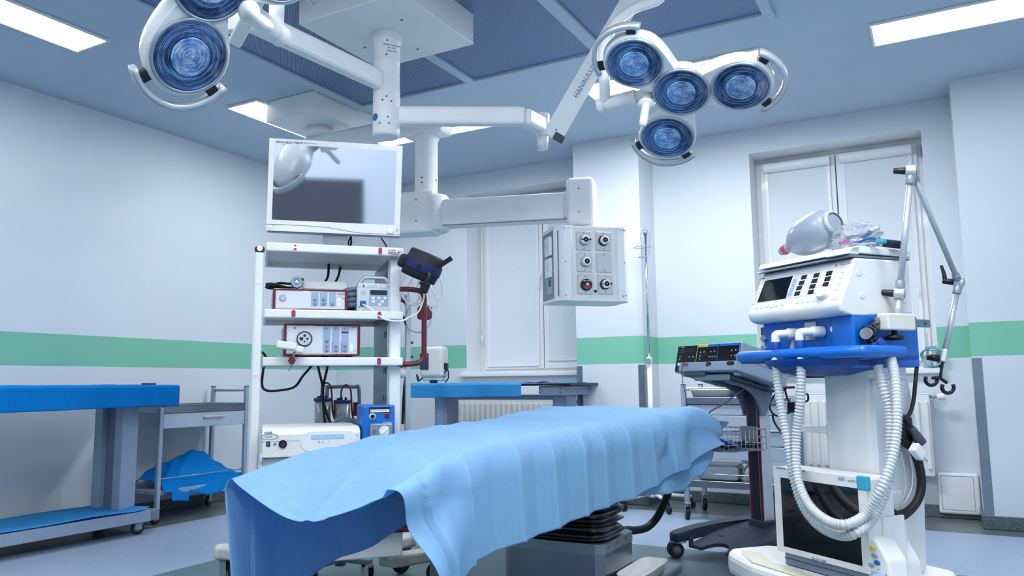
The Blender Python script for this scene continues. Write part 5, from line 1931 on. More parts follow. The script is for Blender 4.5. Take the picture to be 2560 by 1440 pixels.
M().box(-2.95, -2.79, YB - .1, YB - .08, .81, .845).obj('pipe_stub', 'mid_grey', None)
o_ = bpy.data.objects['pipe_stub']; o_.name = 'trim_4'; o_['kind'] = 'structure'

# ------------------------------------------------------------------ infusion stand beside the pilaster
iv = T('infusion_stand', 'tall white and steel infusion stand with hooks beside the pilaster', 'infusion stand', (-2.095, 6.117, 0))
M().cyl((0, 0, .1), (0, 0, 1.175), .019, n=20).obj('lower_tube', 'white_metal', iv)
M().cyl((0, 0, 1.17), (0, 0, 2.225), .0105, n=16).obj('upper_tube', 'chrome', iv)
M().cyl((0, 0, 1.15), (0, 0, 1.2), .023, n=20, bev=.003).obj('collar', 'white_plastic', iv)
M().cyl((.004, -.02, 1.176), (.01, -.045, 1.176), .018, n=20, bev=.003).obj('clamp_knob', 'grey_steel', iv)
M().cyl((0, 0, 2.22), (0, 0, 2.26), .017, n=16).obj('hook_head', 'grey_steel', iv)
for s in (-1, 1):
    M().tube([(0, 0, 2.25), (s * .03, -.01, 2.25), (s * .04, -.012, 2.2), (s * .032, -.012, 2.1), (s * .032, -.012, 2.04)], .0028, 6, 6).obj('hook_rod', 'grey_steel', iv)
M().tube([(.085 * math.cos(a) - .02, -.012 + .05 * math.sin(a), 2.115 + .004 * math.cos(a)) for a in [R(40 + 280 * i / 20) for i in range(21)]], .003, 6, 2).obj('hook_ring', 'grey_steel', iv)
M().tube([(-.01 + .05 * math.cos(a), -.012 + .03 * math.sin(a), 2.03) for a in [R(60 + 260 * i / 16) for i in range(17)]], .003, 6, 2).obj('hook_ring', 'grey_steel', iv)
M().cyl((0, 0, .085), (0, 0, .145), .04, n=20, bev=.006).obj('hub', 'white_metal', iv)
for i in range(5):
    a = R(95 + 72 * i)
    p = (math.cos(a) * .3, math.sin(a) * .3, .09)
    ft = M().tube([(0, 0, .115), p], .014, 12, 1).obj('foot_arm', 'white_metal', iv)
    M().cyl((p[0], p[1], .05), (p[0], p[1], .1), .008, n=10).obj('caster_stem', 'black_plastic', ft)
    M().lathe([(0, -.014), (.026, -.014), (.03, -.008), (.03, .008), (.026, .014), (0, .014)], (p[0], p[1], .03), V((-math.sin(a), math.cos(a), 0)), 20).obj('wheel', 'black_rubber', ft)

# ------------------------------------------------------------------ drawer cabinet trolley under the right window
rt = T('drawer_trolley', 'steel-topped trolley with rows of drawers behind the electrosurgical stand', 'trolley', (-1.33, 5.95, 0))
hx, hy = .37, .235
for sx in (-1, 1):
    for sy in (-1, 1):
        x, y = sx * (hx - .0), sy * hy
        top = .975 if sx < 0 else .86
        lg = M().box(x - .017, x + .017, y - .017, y + .017, .13, top, .003, 1).obj('leg', 'grey_plastic', rt)
        if sx < 0:
            M().box(x - .0175, x + .0175, y - .0175, y + .0175, top, top + .006, .002, 1).obj('end_cap', 'charcoal', lg)
        caster(rt, x, y, .045, .026, .13, R(30), 'grey_steel')
M().cyl((-hx, -hy, .945), (-hx, hy, .945), .012, n=16).obj('push_handle', 'white_metal', rt)
b = M().box(-hx + .017, hx + .02, -hy - .016, hy + .016, .835, .885, .003, 1)
b.obj('steel_top', 'brushed_steel', rt)
M().box(-hx + .018, hx - .018, -hy + .02, hy, .49, .834).obj('cabinet_body', 'grey_plastic', rt)
zz = .829
for hgt in (.075, .115, .1):
    for xa, xb in ((-hx + .02, hx - .02),):
        M().box(xa, xb, -hy - .006, -hy + .02, zz - hgt + .004, zz, .003, 1).obj('drawer', 'drawer_grey', rt)
        M().box(xa + .02, xb - .02, -hy - .016, -hy - .004, zz - hgt + .006, zz - hgt + .016, .004).obj('drawer_lip', 'aluminium', rt) if hgt == .115 else None
    zz -= hgt
M().box(-hx + .018, hx - .018, -hy - .006, -hy + .02, .44, zz - .002, .003, 1).obj('apron', 'drawer_grey', rt)
M().box(-hx, hx, -hy, hy, .235, .285, .003, 1).obj('lower_shelf', 'brushed_steel', rt)
M().tube([(-hx, -hy - .004, .335), (hx, -hy - .004, .335)], .004, 8, 1).obj('guard_rail', 'chrome', rt)
# trays and packs on it
tr2 = T('plastic_tray', 'white plastic tray on the steel top of the drawer trolley by the right window', 'tray', (-1.51, 5.83, .887))
tray_mesh(.32, .2, .055, .01, .003).obj('tray_shell', 'white_plastic', tr2)
tr3 = T('plastic_tray', 'white plastic tray stacked inside the tray on the drawer trolley', 'tray', (-1.51, 5.83, .899))
tray_mesh(.322, .202, .055, .01, .003).obj('tray_shell', 'white_plastic', tr3)
pk = T('wrapped_pack', 'flat pack in deep blue wrap on the drawer trolley beside the white trays', 'pack', (-1.25, 5.88, .887))
M().box(-.09, .14, -.1, .1, 0, .052, .012, 3).obj('wrap', 'drape_deep', pk)
pb_ = T('plastic_box', 'clear plastic box on the lower shelf of the drawer trolley by the right window', 'box', (-1.46, 5.86, .287))
M().box(-.17, .13, -.12, .1, 0, .11, .03, 4).obj('box_shell', 'jar_plastic', pb_)
M().box(-.172, .132, -.122, .102, .108, .118, .004).obj('lid', 'jar_plastic', pb_)
for q, lab in (((-1.245, 5.84, .287 + .062), 'wrapped clear bottle lying lowest on the lower shelf of the drawer trolley'), ((-1.285, 5.86, .287 + .185), 'wrapped clear bottle lying on top of the other on the drawer trolley shelf')):
    t = T('plastic_bottle', lab, 'bottle', q, R(14))
    M().lathe([(0, -.12), (.05, -.118), (.062, -.1), (.062, .08), (.04, .115), (.016, .125), (.016, .15), (0, .15)], (0, 0, 0), Y, 24).obj('bottle_body', 'jar_plastic', t)
    M().lathe([(.018, .14), (.018, .165), (0, .167)], (0, 0, 0), Y, 16).obj('cap', 'lid_blue', t)
    M().text('D' if q[2] > .4 else 'A', (0, -.121, 0), X, Z, .05, .001, 'CENTER').obj('lettering', 'key_white', t)
bn = T('waste_bag', 'dark blue bag hanging below the lower shelf of the drawer trolley by the right window', 'bag', (-1.16, 5.74, 0))
M().prism([(-.075, .0), (.085, .005), (.09, .03), (.078, .06), (.078, .232), (-.07, .236), (-.073, .05)], (0, -.04, 0), X, Z, -.1, .012, 2).obj('bag_body', mat('bag_navy', (22, 38, 74), .7, noise=.08), bn)
# ------------------------------------------------------------------ electrosurgical stand (dark base, red-striped column, tilted shelf)
es = T('electrosurgery_stand', 'electrosurgical stand with dark wheeled base and red striped column', 'equipment stand', (-1.165, 4.37, 0), R(-29.5))
# base: two forward arms joined by a platform
def arm_poly(s):
    pts = [(s * .225, -.07), (s * .285, -.06), (s * .305, -.01), (s * .29, .14), (s * .25, .32), (s * .20, .47), (s * .10, .56), (s * .03, .58)]
    inn = [(s * .03, .50), (s * .10, .46), (s * .155, .36), (s * .195, .22), (s * .21, .08), (s * .21, -.04)]
    return pts + inn
SHR = Matrix(((1, 0, 0, 0), (0, 1, 0, 0), (0, .10, 1, 0), (0, 0, 0, 1)))
SHP = Matrix(((1, 0, 0, 0), (0, 1, 0, 0), (0, .24, 1, 0), (0, 0, 0, 1)))
for s in (-1, 1):
    pl = arm_poly(s)
    if s < 0: pl = pl[::-1]
    M().prism(pl, (0, 0, .095), X, Y, .058, .018, 3).xf(SHR).obj('base_arm', 'charcoal', es)
pl = [(-.19, .02), (-.16, .02), (-.15, .07)]
for i in range(9):
    a = math.pi - math.pi * i / 8
    pl.append((.0 + math.cos(a) * .085, .03 + math.sin(a) * .09))
pl += [(.15, .07), (.16, .02), (.19, .02), (.185, .25), (.12, .47), (-.12, .47), (-.185, .25)]
M().prism([(-.19, .0), (-.09, .0)] + [(math.cos(math.pi - math.pi * i / 10) * .085, .0 + math.sin(math.pi - math.pi * i / 10) * .09) for i in range(11)] + [(.09, .0), (.19, .0), (.185, .25), (.12, .47), (-.12, .47), (-.185, .25)], (0, 0, .066), X, Y, .02, .005, 2).xf(SHP).obj('platform', 'charcoal', es)
M().box(-.13, .13, .30, .50, .10, .165, .012).obj('platform_step', 'charcoal', es)
M().box(-.19, -.18, .0, .03, .075, .12, .003).obj('platform_bracket', 'charcoal', es)
for x, y in ((-.262, 0), (.262, 0), (-.16, .5), (.16, .5)):
    caster(es, x, y - .01, .045, .026, .095 if y < .1 else .15, R(150 if x < 0 else 200), 'mid_grey', twin=True, hub='mid_grey')
    if y < .1:
        M().cyl((x, y - .015, .087), (x, y - .015, .096), .05, n=24).obj('bumper_ring', 'panel_blue_grey', es)
each([M().cyl((-.29, .12, .136), (-.297, .12, .136), .009, n=12)], 'cap', 'panel_blue_grey', es)
each([M().box(x - .018, x + .018, .16, .18, .085, .0875).xf(SHP) for x in (-.1, .1)], 'slot', 'black_plastic', es)
# column
cy = .36
M().box(-.062, .062, cy - .01, cy + .10, .15, .21, .008).obj('column_foot', 'charcoal', es)
M().box(-.052, .052, cy, cy + .09, .15, .945, .012, 3).obj('column', 'aluminium', es)
M().box(-.026, .026, cy - .0035, cy + .01, .2, .945).obj('cable_channel', mat('channel_navy', (22, 32, 54), .5), es)
for x in (-.041, .033):
    M().box(x, x + .0145, cy - .002, cy + .01, .2, .94).obj('red_strip', 'crimson', es)
    M().box(x - .004, x, cy - .003, cy + .01, .2, .94).obj('edge_strip', 'aluminium_dark', es)
M().box(-.05, .05, cy + .01, cy + .085, .945, .952, .004).obj('column_cap', 'black_plastic', es)
# shelf on two curved brackets, tilted towards the user
tl = R(-14)
mt = Matrix.Translation((0, .02, 1.045)) @ Matrix.Rotation(tl, 4, 'X')
M().box(-.125, .135, .02, .42, -.012, -.002, .004).xf(mt).obj('shelf_plate', 'dark_grey', es)
M().box(-.125, .135, .016, .03, -.036, -.002, .004).xf(mt).obj('shelf_lip', 'mid_grey', es)
for x in (-.07, .058):
    pl = []
    for t in range(11):
        f = t / 10
        pl.append((.05 + .27 * f, -.04 - .02 * f - .20 * max(0, (f - .35) / .65) ** 2.2))
    q0 = mt @ V((0, .05, -.012)); q1 = mt @ V((0, .40, -.012))
    poly = [(q0.y, q0.z), (q1.y, q1.z), (cy + .09, .80), (cy - .004, .80)]
    n = 12
    for i in range(n + 1):
        f = i / n
        a = R(-90 + 90 * (1 - f)) if False else 0
    # concave front edge: quarter arc from the column up to the shelf front
    arc = []
    for i in range(n + 1):
        a = math.pi / 2 * i / n
        arc.append((cy - .008 - .22 * (1 - math.cos(a)), .80 + .178 * math.sin(a)))
    pl = [(cy + .03, .80)] + arc + [(q0.y + .0, q0.z - .02), (q0.y, q0.z), (q1.y, q1.z), (cy + .09, .90)]
    M().prism(pl, (x, 0, 0), Y, Z, .014, .002, 1).obj('shelf_bracket', 'mid_grey', es)
each([M().cyl((x, cy - .006, z), (x, cy - .012, z), .007, n=10) for x in (-.058, .058) for z in (.82,)], 'screw', 'dark_grey', es)
M().tube([(-.04, cy + .09, .955), (.0, cy + .12, .962), (.06, cy + .13, .962), (.19, cy + .14, .962)], .008, 8, 4).obj('rear_bar', 'crimson', es)
# wire basket with cables in front of the column
bk = T('wire_basket', 'wire basket hooked to the red striped column and filled with cables', 'basket', es.mw @ V((0, .02, .615)), R(-29.5))
bw, bd_, bh = .2, .3, .115
wires = []
def wire(pts, r=.0024, name='wire'):
    M().tube(pts, r, 6, 1).obj(name, 'grey_steel', bk)
for z in (0, .036, .072, bh):
    wire([(-bw, 0, z), (bw * .62, 0, z), (bw * .62 + .0, bd_, z), (-bw, bd_, z), (-bw, 0, z)], .0036 if z == bh else .0024, 'rim' if z == bh else 'wire')
for i in range(11):
    x = -bw + (bw * 1.62) * i / 10
    wire([(x, 0, bh), (x, 0, 0), (x, bd_, 0), (x, bd_, bh)], .002)
for i in range(1, 9):
    y = bd_ * i / 9
    wire([(bw * .62, y, bh), (bw * .62, y, 0), (-bw, y, 0), (-bw, y, bh)], .002)
M().box(-.06, .06, bd_ - .004, bd_ + .012, .04, .125, .003).obj('hook_plate', 'mid_grey', bk)
cbk = T('coiled_cable', 'grey instrument cable coiled with red and yellow markers in the wire basket', 'cable', es.mw @ V((0, .02, .62)), R(-29.5))
pts = [(-.10 + .07 * math.cos(i * .55) + i * .0012, .07 + .06 * math.sin(i * .55), .075 + .055 * math.sin(i * .55 + .8) + .02) for i in range(60)]
M().tube(pts, .0052, 8, 4).obj('cable_coil', 'mid_grey', cbk)
M().tube([(-.13, .1, .12), (-.14, .1, .17), (-.11, .12, .21), (-.05, .16, .25), (-.0, .2, .3), (.03, .27, .345)], .0052, 8, 6).obj('cable_lead', 'mid_grey', cbk)
for i, (x, y, z, m_) in enumerate(((-.17, .03, .12, 'yellow'), (-.15, .02, .125, 'pink_red'), (-.13, .015, .12, 'orange'), (-.115, .012, .118, 'pink_red'), (-.1, .01, .11, 'yellow'))):
    M().cyl((x, y, z - .008), (x + .004, y, z + .008), .0066, n=10).obj('marker_band', m_, cbk)
bp2 = T('blue_handpiece', 'blue handpiece lying across the black leads in the wire basket', 'handpiece', es.mw @ V((0, .02, .62)), R(-29.5))
M().bar((-.06, .05, .075), (.09, .12, .02), .03, .012, Z, .004).obj('handpiece_body', 'blue_paint', bp2)
M().bar((-.09, .045, .07), (-.06, .05, .07), .036, .03, Z, .006).obj('grey_plug', 'grey_plastic', bp2)
blk = T('black_leads', 'tangle of black leads filling the bottom of the wire basket', 'leads', es.mw @ V((0, .02, .62)), R(-29.5))
rb = random.Random(6)
pts = [(rb.uniform(-.18, .10), rb.uniform(.03, .26), rb.uniform(.008, .035)) for _ in range(40)]
M().tube(pts, .007, 7, 4).obj('lead', 'black_rubber', blk)

# electrosurgical unit on the tilted shelf
eu = T('electrosurgical_unit', 'grey electrosurgical generator with black glossy panel tilted up on its stand', 'electrosurgical unit', es.mw @ (mt @ V((0, 0, -.02))), 0, rot=(tl, 0, R(-29.5)))
f_ = lambda px, py, y=0: eu.fy(px, py, y)
xL, xR = f_(1690, 890).x, f_(1850, 890).x
zB, zT = f_(1760, 929).z, f_(1772, 858).z
zP = f_(1762, 904).z
M().box(xL, xR, .004, .40, zB, zT, .01, 3).obj('housing', 'grey_plastic', eu)
M().box(xR - .004, xR + .001, .06, .38, zB + (zT - zB) * .42, zB + (zT - zB) * .43).obj('side_seam', 'ink_dark', eu)
pn = M().box(xL + .008, xR - .008, -.002, .01, zP, zT - .007, .003, 1).obj('control_panel', 'black_gloss', eu)
M().box(xL + .008, xL + .045, -.002, .01, zB + .006, zP + .002, .003, 1).obj('control_panel', 'black_gloss', eu)
M().box(xL + .05, xR - .004, -.012, .006, zB + .002, zP - .003, .006, 2).obj('socket_panel', 'grey_plastic', eu)
hP = zT - .007 - zP
for xa, xb, m_ in ((1746, 1771, 'yellow'), (1772, 1796, 'blue_paint'), (1799, 1850, 'blue_paint')):
    a, c = f_(xa, 868).x, f_(xb, 868).x
    c = min(c, xR - .009)
    M().box(a, c, -.0032, -.001, zT - .022, zT - .009).obj('header_band', m_, pn)
for px, m_ in ((1745, 'yellow'), (1797, 'blue_paint')):
    a = f_(px, 868).x
    M().box(a - .001, a + .0015, -.0032, -.001, zP + .002, zT - .01).obj('divider', m_, pn)
M().box(xR - .0105, xR - .009, -.0032, -.001, zP + .01, zT - .01).obj('divider', 'blue_paint', pn)
for px, py in ((1752, 881), (1761, 880), (1778, 879), (1787, 878), (1830, 876), (1840, 875), (1751, 890), (1750, 898), (1774, 892), (1781, 892), (1788, 891), (1829, 889), (1838, 888), (1701, 892), (1700, 899)):
    p = f_(px, py)
    k_ = M().lathe([(.0058, 0), (.0058, .001), (.0048, .001), (.0048, 0)], (p.x, -.0015, p.z), -Y, 16).obj('button', 'ink_grey', pn)
    M().prism([(-.003, -.002), (.003, -.002), (0, .003)], (p.x, -.0025, p.z), X, Z, .001).obj('arrow', 'key_white', k_)
for px, py in ((1724, 893), (1733, 892)):
    p = f_(px, py)
    M().box(p.x - .004, p.x + .004, -.003, -.001, p.z - .002, p.z + .003).obj('indicator', 'key_white', pn)
for (a_, b_, c_, d_, m_) in ((1703, 883, 1714, 872, 'ink_dark'), (1716, 880, 1738, 871, 'ink_black')):
    a, c = f_(a_, b_), f_(c_, d_)
    M().box(a.x, c.x, -.0028, -.001, a.z, c.z).obj('display', m_, pn)
p = f_(1704, 868.5)
M().text('Program', (p.x, -.0022, p.z), X, Z, .009, .0003).obj('lettering', 'key_white', pn)
p = f_(1698, 911)
M().cyl((p.x, 0, p.z), (p.x, -.005, p.z), .0095, n=20).obj('power_button', 'key_white', eu)
for px, py in ((1774, 911.5),):
    p = f_(px, py)
    so = M().cyl((p.x - .004, -.01, p.z), (p.x - .004, -.0135, p.z), .0135, n=24).cyl((p.x + .014, -.01, p.z + .001), (p.x + .014, -.0132, p.z + .001), .010, n=20).obj('bipolar_socket', 'black_plastic', eu)
    M().cyl((p.x - .004, -.013, p.z), (p.x - .004, -.017, p.z), .004, n=12).obj('contact', 'grey_steel', so)
p = f_(1830, 909.5)
pill(M(), p.x, p.z, .054, .022, -.0115, .0025).obj('electrode_socket', 'black_plastic', eu)
p = f_(1722, 912)
pl_ = M().bar((p.x - .026, -.02, p.z + .006), (p.x - .006, -.02, p.z), .011, .009, Z, .003).obj('plug', 'dark_grey', eu)
M().box(p.x - .008, p.x + .008, -.024, -.012, p.z - .006, p.z + .006, .002).obj('plug_tip', 'pink_red', pl_)
M().box(p.x - .003, p.x + .004, -.0255, -.02, p.z - .004, p.z + .005, .001, 1).obj('plug_marker', 'yellow', pl_)
M().box(p.x - .03, p.x - .014, -.0135, -.011, p.z - .013, p.z - .005).obj('symbol', 'ink_grey', eu)
M().box(xL + .09, xL + .255, .0, .2, zB - .022, zB + .001, .003).obj('lower_slot', 'dark_grey', eu)
for x in (xL + .06, xR - .04):
    M().cyl((x, .04, zB - .016), (x, .04, zB), .018, n=18).obj('foot', 'grey_plastic', eu)
c0 = eu.mw @ V((p.x - .03, -.02, p.z + .004))
fc = T('patient_cable', 'thin dark cable hanging from the plug of the electrosurgical generator', 'cable', c0)
M().tube([(0, 0, 0), (-.006, -.004, -.04), (-.004, -.003, -.10), (.006, .0, -.16), (.014, .005, -.22), (.016, .01, -.26)], .0022, 7, 6).obj('cable_run', 'ink_dark', fc)
M().tube([(0, 0, 0), (-.004, -.003, -.02), (-.006, -.004, -.045)], .0028, 7, 4).obj('strain_relief', 'pink_red', fc)
# black leads behind the stand
bl2 = T('power_lead', 'loops of black mains lead with a plug hanging behind the electrosurgical stand', 'power lead', es.mw @ V((0, .5, .6)), R(-29.5))
wq = lambda px, py, y: V(bl2.fy(px, py, y))
M().tube([wq(1965, 972, .0), wq(1940, 985, .0), wq(1926, 1005, .0), wq(1925, 1022, .0), wq(1934, 1035, .0), wq(1950, 1040, .0), wq(1975, 1030, .0), wq(1990, 1015, .0)], .006, 8, 6).obj('lead', 'black_rubber', bl2)
M().tube([wq(1962, 972, .02), wq(1968, 995, .02), wq(1978, 1010, .02), wq(1992, 1025, .02)], .006, 8, 6).obj('lead', 'black_rubber', bl2)
M().tube([wq(1990, 985, .03), wq(2005, 990, .03), wq(2018, 985, .03), wq(2020, 1000, .03), wq(2008, 1006, .03)], .006, 8, 6).obj('lead', 'black_rubber', bl2)
M().tube([wq(1932, 1035, .01), wq(1934, 1050, .01), wq(1945, 1070, .01), wq(1975, 1110, .01)], .006, 8, 6).obj('lead', 'black_rubber', bl2)
p = wq(1983, 1018, .02)
M().box(p.x - .03, p.x + .03, .0, .05, p.z - .03, p.z + .03, .008).obj('plug_body', 'black_plastic', bl2)

mat('warm_white', (226, 229, 230), .5, noise=.01, nscale=5)
# ------------------------------------------------------------------ ventilator
vt = T('ventilator', 'tall white and blue intensive care ventilator on a wheeled white column', 'ventilator', (-.7035, 3.3128, 0), R(-36.6))
v = vt.fy
WB = .485
TH = math.atan2(.093, .177)
Mp = Matrix.Translation((0, 0, 1.272)) @ Matrix.Rotation(-TH, 4, 'X')
Mpi = Mp.inverted()


def ip(px, py):
    """place on the sloping control panel, in panel coordinates (x, 0, along the slope)"""
    c0 = Mpi @ vt.cl
    d = Mpi.to_3x3() @ vt._r(px, py)
    return c0 + d * (-c0.y / d.y)


def irect(px0, py0, px1, py1):
    a, c = ip(px0, py0), ip(px1, py1)
    return min(a.x, c.x), max(a.x, c.x), min(a.z, c.z), max(a.z, c.z)


prof = [(.385, 1.243), (.07, 1.236), (.035, 1.236), (.012, 1.246), (.0, 1.272), (.094, 1.452), (.385, 1.456)]
M().prism(prof, (0, 0, 0), Y, Z, WB, .012, 3).obj('control_housing', 'white_plastic', vt)
M().prism([(.06, 1.452), (.39, 1.456), (.39, 1.464), (.075, 1.461)], (.003, 0, 0), Y, Z, WB - .006).obj('lid_seam', 'mid_grey', vt)
M().prism([(.07, 1.468), (.395, 1.468), (.395, 1.492), (.12, 1.497), (.085, 1.49)], (.0, 0, 0), Y, Z, WB, .004, 2).prism([(.05, 1.462), (.12, 1.462), (.12, 1.497), (.085, 1.49)], (WB - .1, 0, 0), Y, Z, .1, .004, 1).obj('lid', 'white_plastic', vt)
# control panel details
fr_ = irect(1883, 785, 2113, 672)
pnl = M().box(.035, .33, -.0015, .002, .055, .18, .002, 1).xf(Mp).obj('keypad_field', 'panel_pale', vt)
q = irect(1898, 755, 1980, 693)
x0_, x1_ = ip(1905, 725).x, ip(1973, 725).x
z0_, z1_ = ip(1937, 751).z, ip(1943, 697).z
M().box(x0_, x1_, -.003, .001, z0_, z1_, .002, 1).xf(Mp).obj('display', 'screen_glass', vt)
x2_ = ip(1985, 725).x
for i in range(4):
    zz0 = z0_ + .008 + (z1_ - z0_ - .022) * i / 4
    M().box(x1_ + .004, x1_ + .026, -.0022, .001, zz0, zz0 + (z1_ - z0_ - .022) / 4 - .0025).xf(Mp).obj('soft_key', 'panel_blue_grey', vt)
cols = [(2013, 2007, 2001, 1996), (2044, 2039, 2034, 2030), (2076, 2072, 2067)]
rowy = [(693, 707, 720, 734), (688, 702, 716, 730), (683, 697, 711)]
for cx_, ry in zip(cols, rowy):
    for a, c in zip(cx_, ry):
        p = ip(a, c)
        k_ = M().box(p.x - .019, p.x + .010, -.0035, .001, p.z - .010, p.z + .010, .002, 1).xf(Mp).obj('numeric_display', 'ink_black', vt)
        M().box(p.x + .012, p.x + .026, -.0035, .001, p.z - .010, p.z + .010, .003, 1).xf(Mp).obj('key', 'key_white', vt)
for pts in (((1903, 706), (1899, 719), (1894, 732), (1890, 745), (1885, 758)), ((1893, 769), (1906, 767), (1918, 766), (1930, 765), (1942, 763), (1955, 761)), ((1994, 756), (2007, 754), (2020, 753), (2034, 751)), ((2108, 678), (2104, 693), (2097, 708), (2093, 722), (2086, 746))):
    for a, c in pts:
        p = ip(a, c)
        k_ = M().box(p.x - .008, p.x + .008, -.0012, .001, p.z - .0075, p.z + .0075, .003, 1).xf(Mp).obj('key_outline', 'panel_blue_grey', vt)
        M().box(p.x - .0068, p.x + .0068, -.0022, .001, p.z - .0063, p.z + .0063, .003, 1).xf(Mp).obj('key', 'key_white', k_)
p = ip(2061, 736)
M().lathe([(.0, .022), (.02, .022), (.0245, .018), (.0265, 0)], (p.x, 0, p.z), -Y, 32).xf(Mp).obj('rotary_knob', 'cream_plastic', vt)
p = ip(1906, 697)
M().text('Dräger', (p.x - .01, -.0008, p.z), X, Z, .0095, .0003).xf(Mp).obj('lettering', 'ink_dark', vt)
p = ip(2101, 662)
M().text('Evita 2 dura', (p.x, -.0008, p.z), X, Z, .011, .0003).xf(Mp).obj('lettering', 'ink_grey', vt)
p = ip(2091, 664)
M().lathe([(.005, 0), (.005, .0015), (0, .0015)], (p.x, 0, p.z), -Y, 14).xf(Mp).obj('alarm_mark', 'sticker_pink', vt)
for y, z in ((.11, 1.395), (.12, 1.31), (.33, 1.39), (.34, 1.30)):
    M().lathe([(.013, 0), (.013, .002), (.011, .0025), (0, .0025)], (WB, y, z), X, 20).obj('screw_cap', 'white_plastic', vt)
# blue gas unit
M().box(.01, WB - .012, .075, .385, 1.10, 1.238, .006).obj('gas_unit', 'blue_paint', vt)
M().box(WB - .10, WB + .004, .062, .40, 1.045, 1.24, .008, 2).obj('gas_unit_side', 'blue_paint', vt)
p = v(2082, 823, .075)
M().lathe([(.011, 0), (.011, .003), (.009, .004), (0, .004)], (p.x, .075, p.z), -Y, 20).obj('valve_cap', 'key_white', vt)
a, c = v(2011, 806, .072), v(2042, 850, .072)
fp_ = M().box(a.x, c.x, .068, .078, c.z, a.z, .003, 1).obj('port_plate', 'aluminium', vt)
for dx in (.010, .026):
    M().cyl((c.x - dx, .069, c.z + .012), (c.x - dx, .063, c.z + .012), .007, n=14).obj('adjuster', 'grey_plastic', fp_)
M().box(-.012, .03, .08, .16, 1.19, 1.225, .004).obj('connector_block', 'dark_grey', vt)
M().box(-.005, .02, .075, .14, 1.10, 1.19, .006).obj('filter_block', 'white_plastic', vt)
each([M().cyl((x, .06, z), (x, .09, z), .012, n=14) for x, z in ((.02, 1.175), (.018, 1.135))], 'valve', 'grey_steel', vt)
# breathing ports: white elbows into blue cuffs
for px, pxb in ((1938, 1958), (1998, 2018)):
    e0 = v(px, 833, -.012)
    M().tube([(e0.x, -.012, 1.145), (e0.x, -.012, 1.17), (e0.x + .003, -.008, 1.181), (e0.x + .014, .012, 1.184), (e0.x + .03, .04, 1.184), (e0.x + .036, .08, 1.184)], .0165, 16, 5).obj('elbow', 'white_plastic', vt)
    M().cyl((e0.x + .022, .028, 1.184), (e0.x + .036, .075, 1.184), .022, n=24, bev=.004).obj('elbow_collar', 'white_plastic', vt)
    M().cyl((e0.x, -.012, 1.085), (e0.x, -.012, 1.152), .0205, n=24, bev=.003).obj('hose_cuff', 'blue_dark', vt)
M().prism([(0, 0), (.05, 0), (.045, .06), (.03, .07), (.012, .03)], (v(1962, 850, .05).x, .06, 1.1), X, Z, -.02, .004).obj('flow_sensor', 'white_plastic', vt)
# blue tray with rolled front edge, bowl underneath
pl = []
xl_, xr_ = -.065, .585
b = M().tube([(xl_ + .02, .22, 1.1), (xl_, .04, 1.1), (xl_ + .02, .002, 1.1), (.02, -.018, 1.1), (.3, -.024, 1.1), (.5, -.018, 1.1), (.555, .0, 1.1), (.575, .04, 1.1), (.56, .22, 1.1)], .0225, 14, 6)
b.obj('tray_rail', 'blue_paint', vt)
M().box(xl_ + .01, .565, .0, .3, 1.072, 1.09, .006).obj('tray', 'blue_dark', vt)
M().lathe([(0, 1.015), (.12, 1.018), (.2, 1.035), (.235, 1.06), (.24, 1.08)], (.27, .16, 0), Z, 40).obj('bowl', 'blue_dark', vt)
M().cyl((.11, .26, 1.01), (.11, .26, 1.085), .05, .07, n=24).obj('lamp_shade', 'black_plastic', vt)
# column, tapering towards its rear edge
b = M().prism([(.262, .14), (.458, .14), (.468, .15), (.475, .34), (.26, .34)], (0, 0, .3), X, Y, .76, .006, 2)
b.obj('column', 'warm_white', vt)
M().prism([(.15, .30), (.36, .30), (.375, .55), (.36, .85), (.335, 1.0), (.15, 1.0)], (.462, 0, 0), Y, Z, .02, .004).obj('column_side', 'warm_white', vt)
for z in (.62, .68, .74, .80, .88, .92):
    M().cyl((.481, .2, z), (.4835, .2, z), .004, n=10).obj('rivet', 'white_plastic', vt)
# strap clamp on the left of the column
a, c = v(2003, 1071, .17), v(2072, 1070, .17)
sc_ = M().box(a.x, c.x, .16, .19, a.z - .013, a.z + .013, .004).obj('strap_arm', 'white_plastic', vt)
M().cyl((c.x + .006, .175, a.z - .022), (c.x + .006, .175, a.z + .022), .018, n=20).obj('strap_clamp', 'white_plastic', sc_)
# base
M().prism([(-.2, .02), (-.14, -.04), (.06, -.1), (.6, -.12), (.66, -.02), (.66, .3), (.5, .5), (.1, .5), (-.18, .2)], (0, 0, .2), X, Y, .095, .03, 3).obj('base', 'white_plastic', vt)
M().prism([(-.12, .02), (-.06, -.03), (.06, -.085), (.56, -.1), (.56, -.06), (.1, -.02), (-.05, .06)], (0, 0, .29), X, Y, .008, .003, 1).obj('foot_pad', 'beige_pad', vt)
for x, y in ((-.13, .08), (.58, -.04), (.55, .34), (.1, .42)):
    caster(vt, x, y, .06, .03, .2, 0, 'grey_plastic')
M().box(.60, .80, -.06, .16, .22, .335, .03, 4).obj('wheel_cover', 'white_plastic', vt)
M().cyl((.60, -.062, .265), (.60, -.072, .265), .014, n=16).obj('brake_mark', 'crimson', vt)
M().prism([(-.01, .29), (.09, .29), (.085, .36), (.045, .42), (.03, .60), (-.01, .60)], (.46, .16, 0), X, Z, -.10, .012, 3).obj('column_knee', 'white_plastic', vt)
M().box(.555, .565, .06, .165, .37, .53, .004, 2).box(.50, .56, .10, .12, .44, .5, .004).obj('hose_hanger', 'white_plastic', vt)

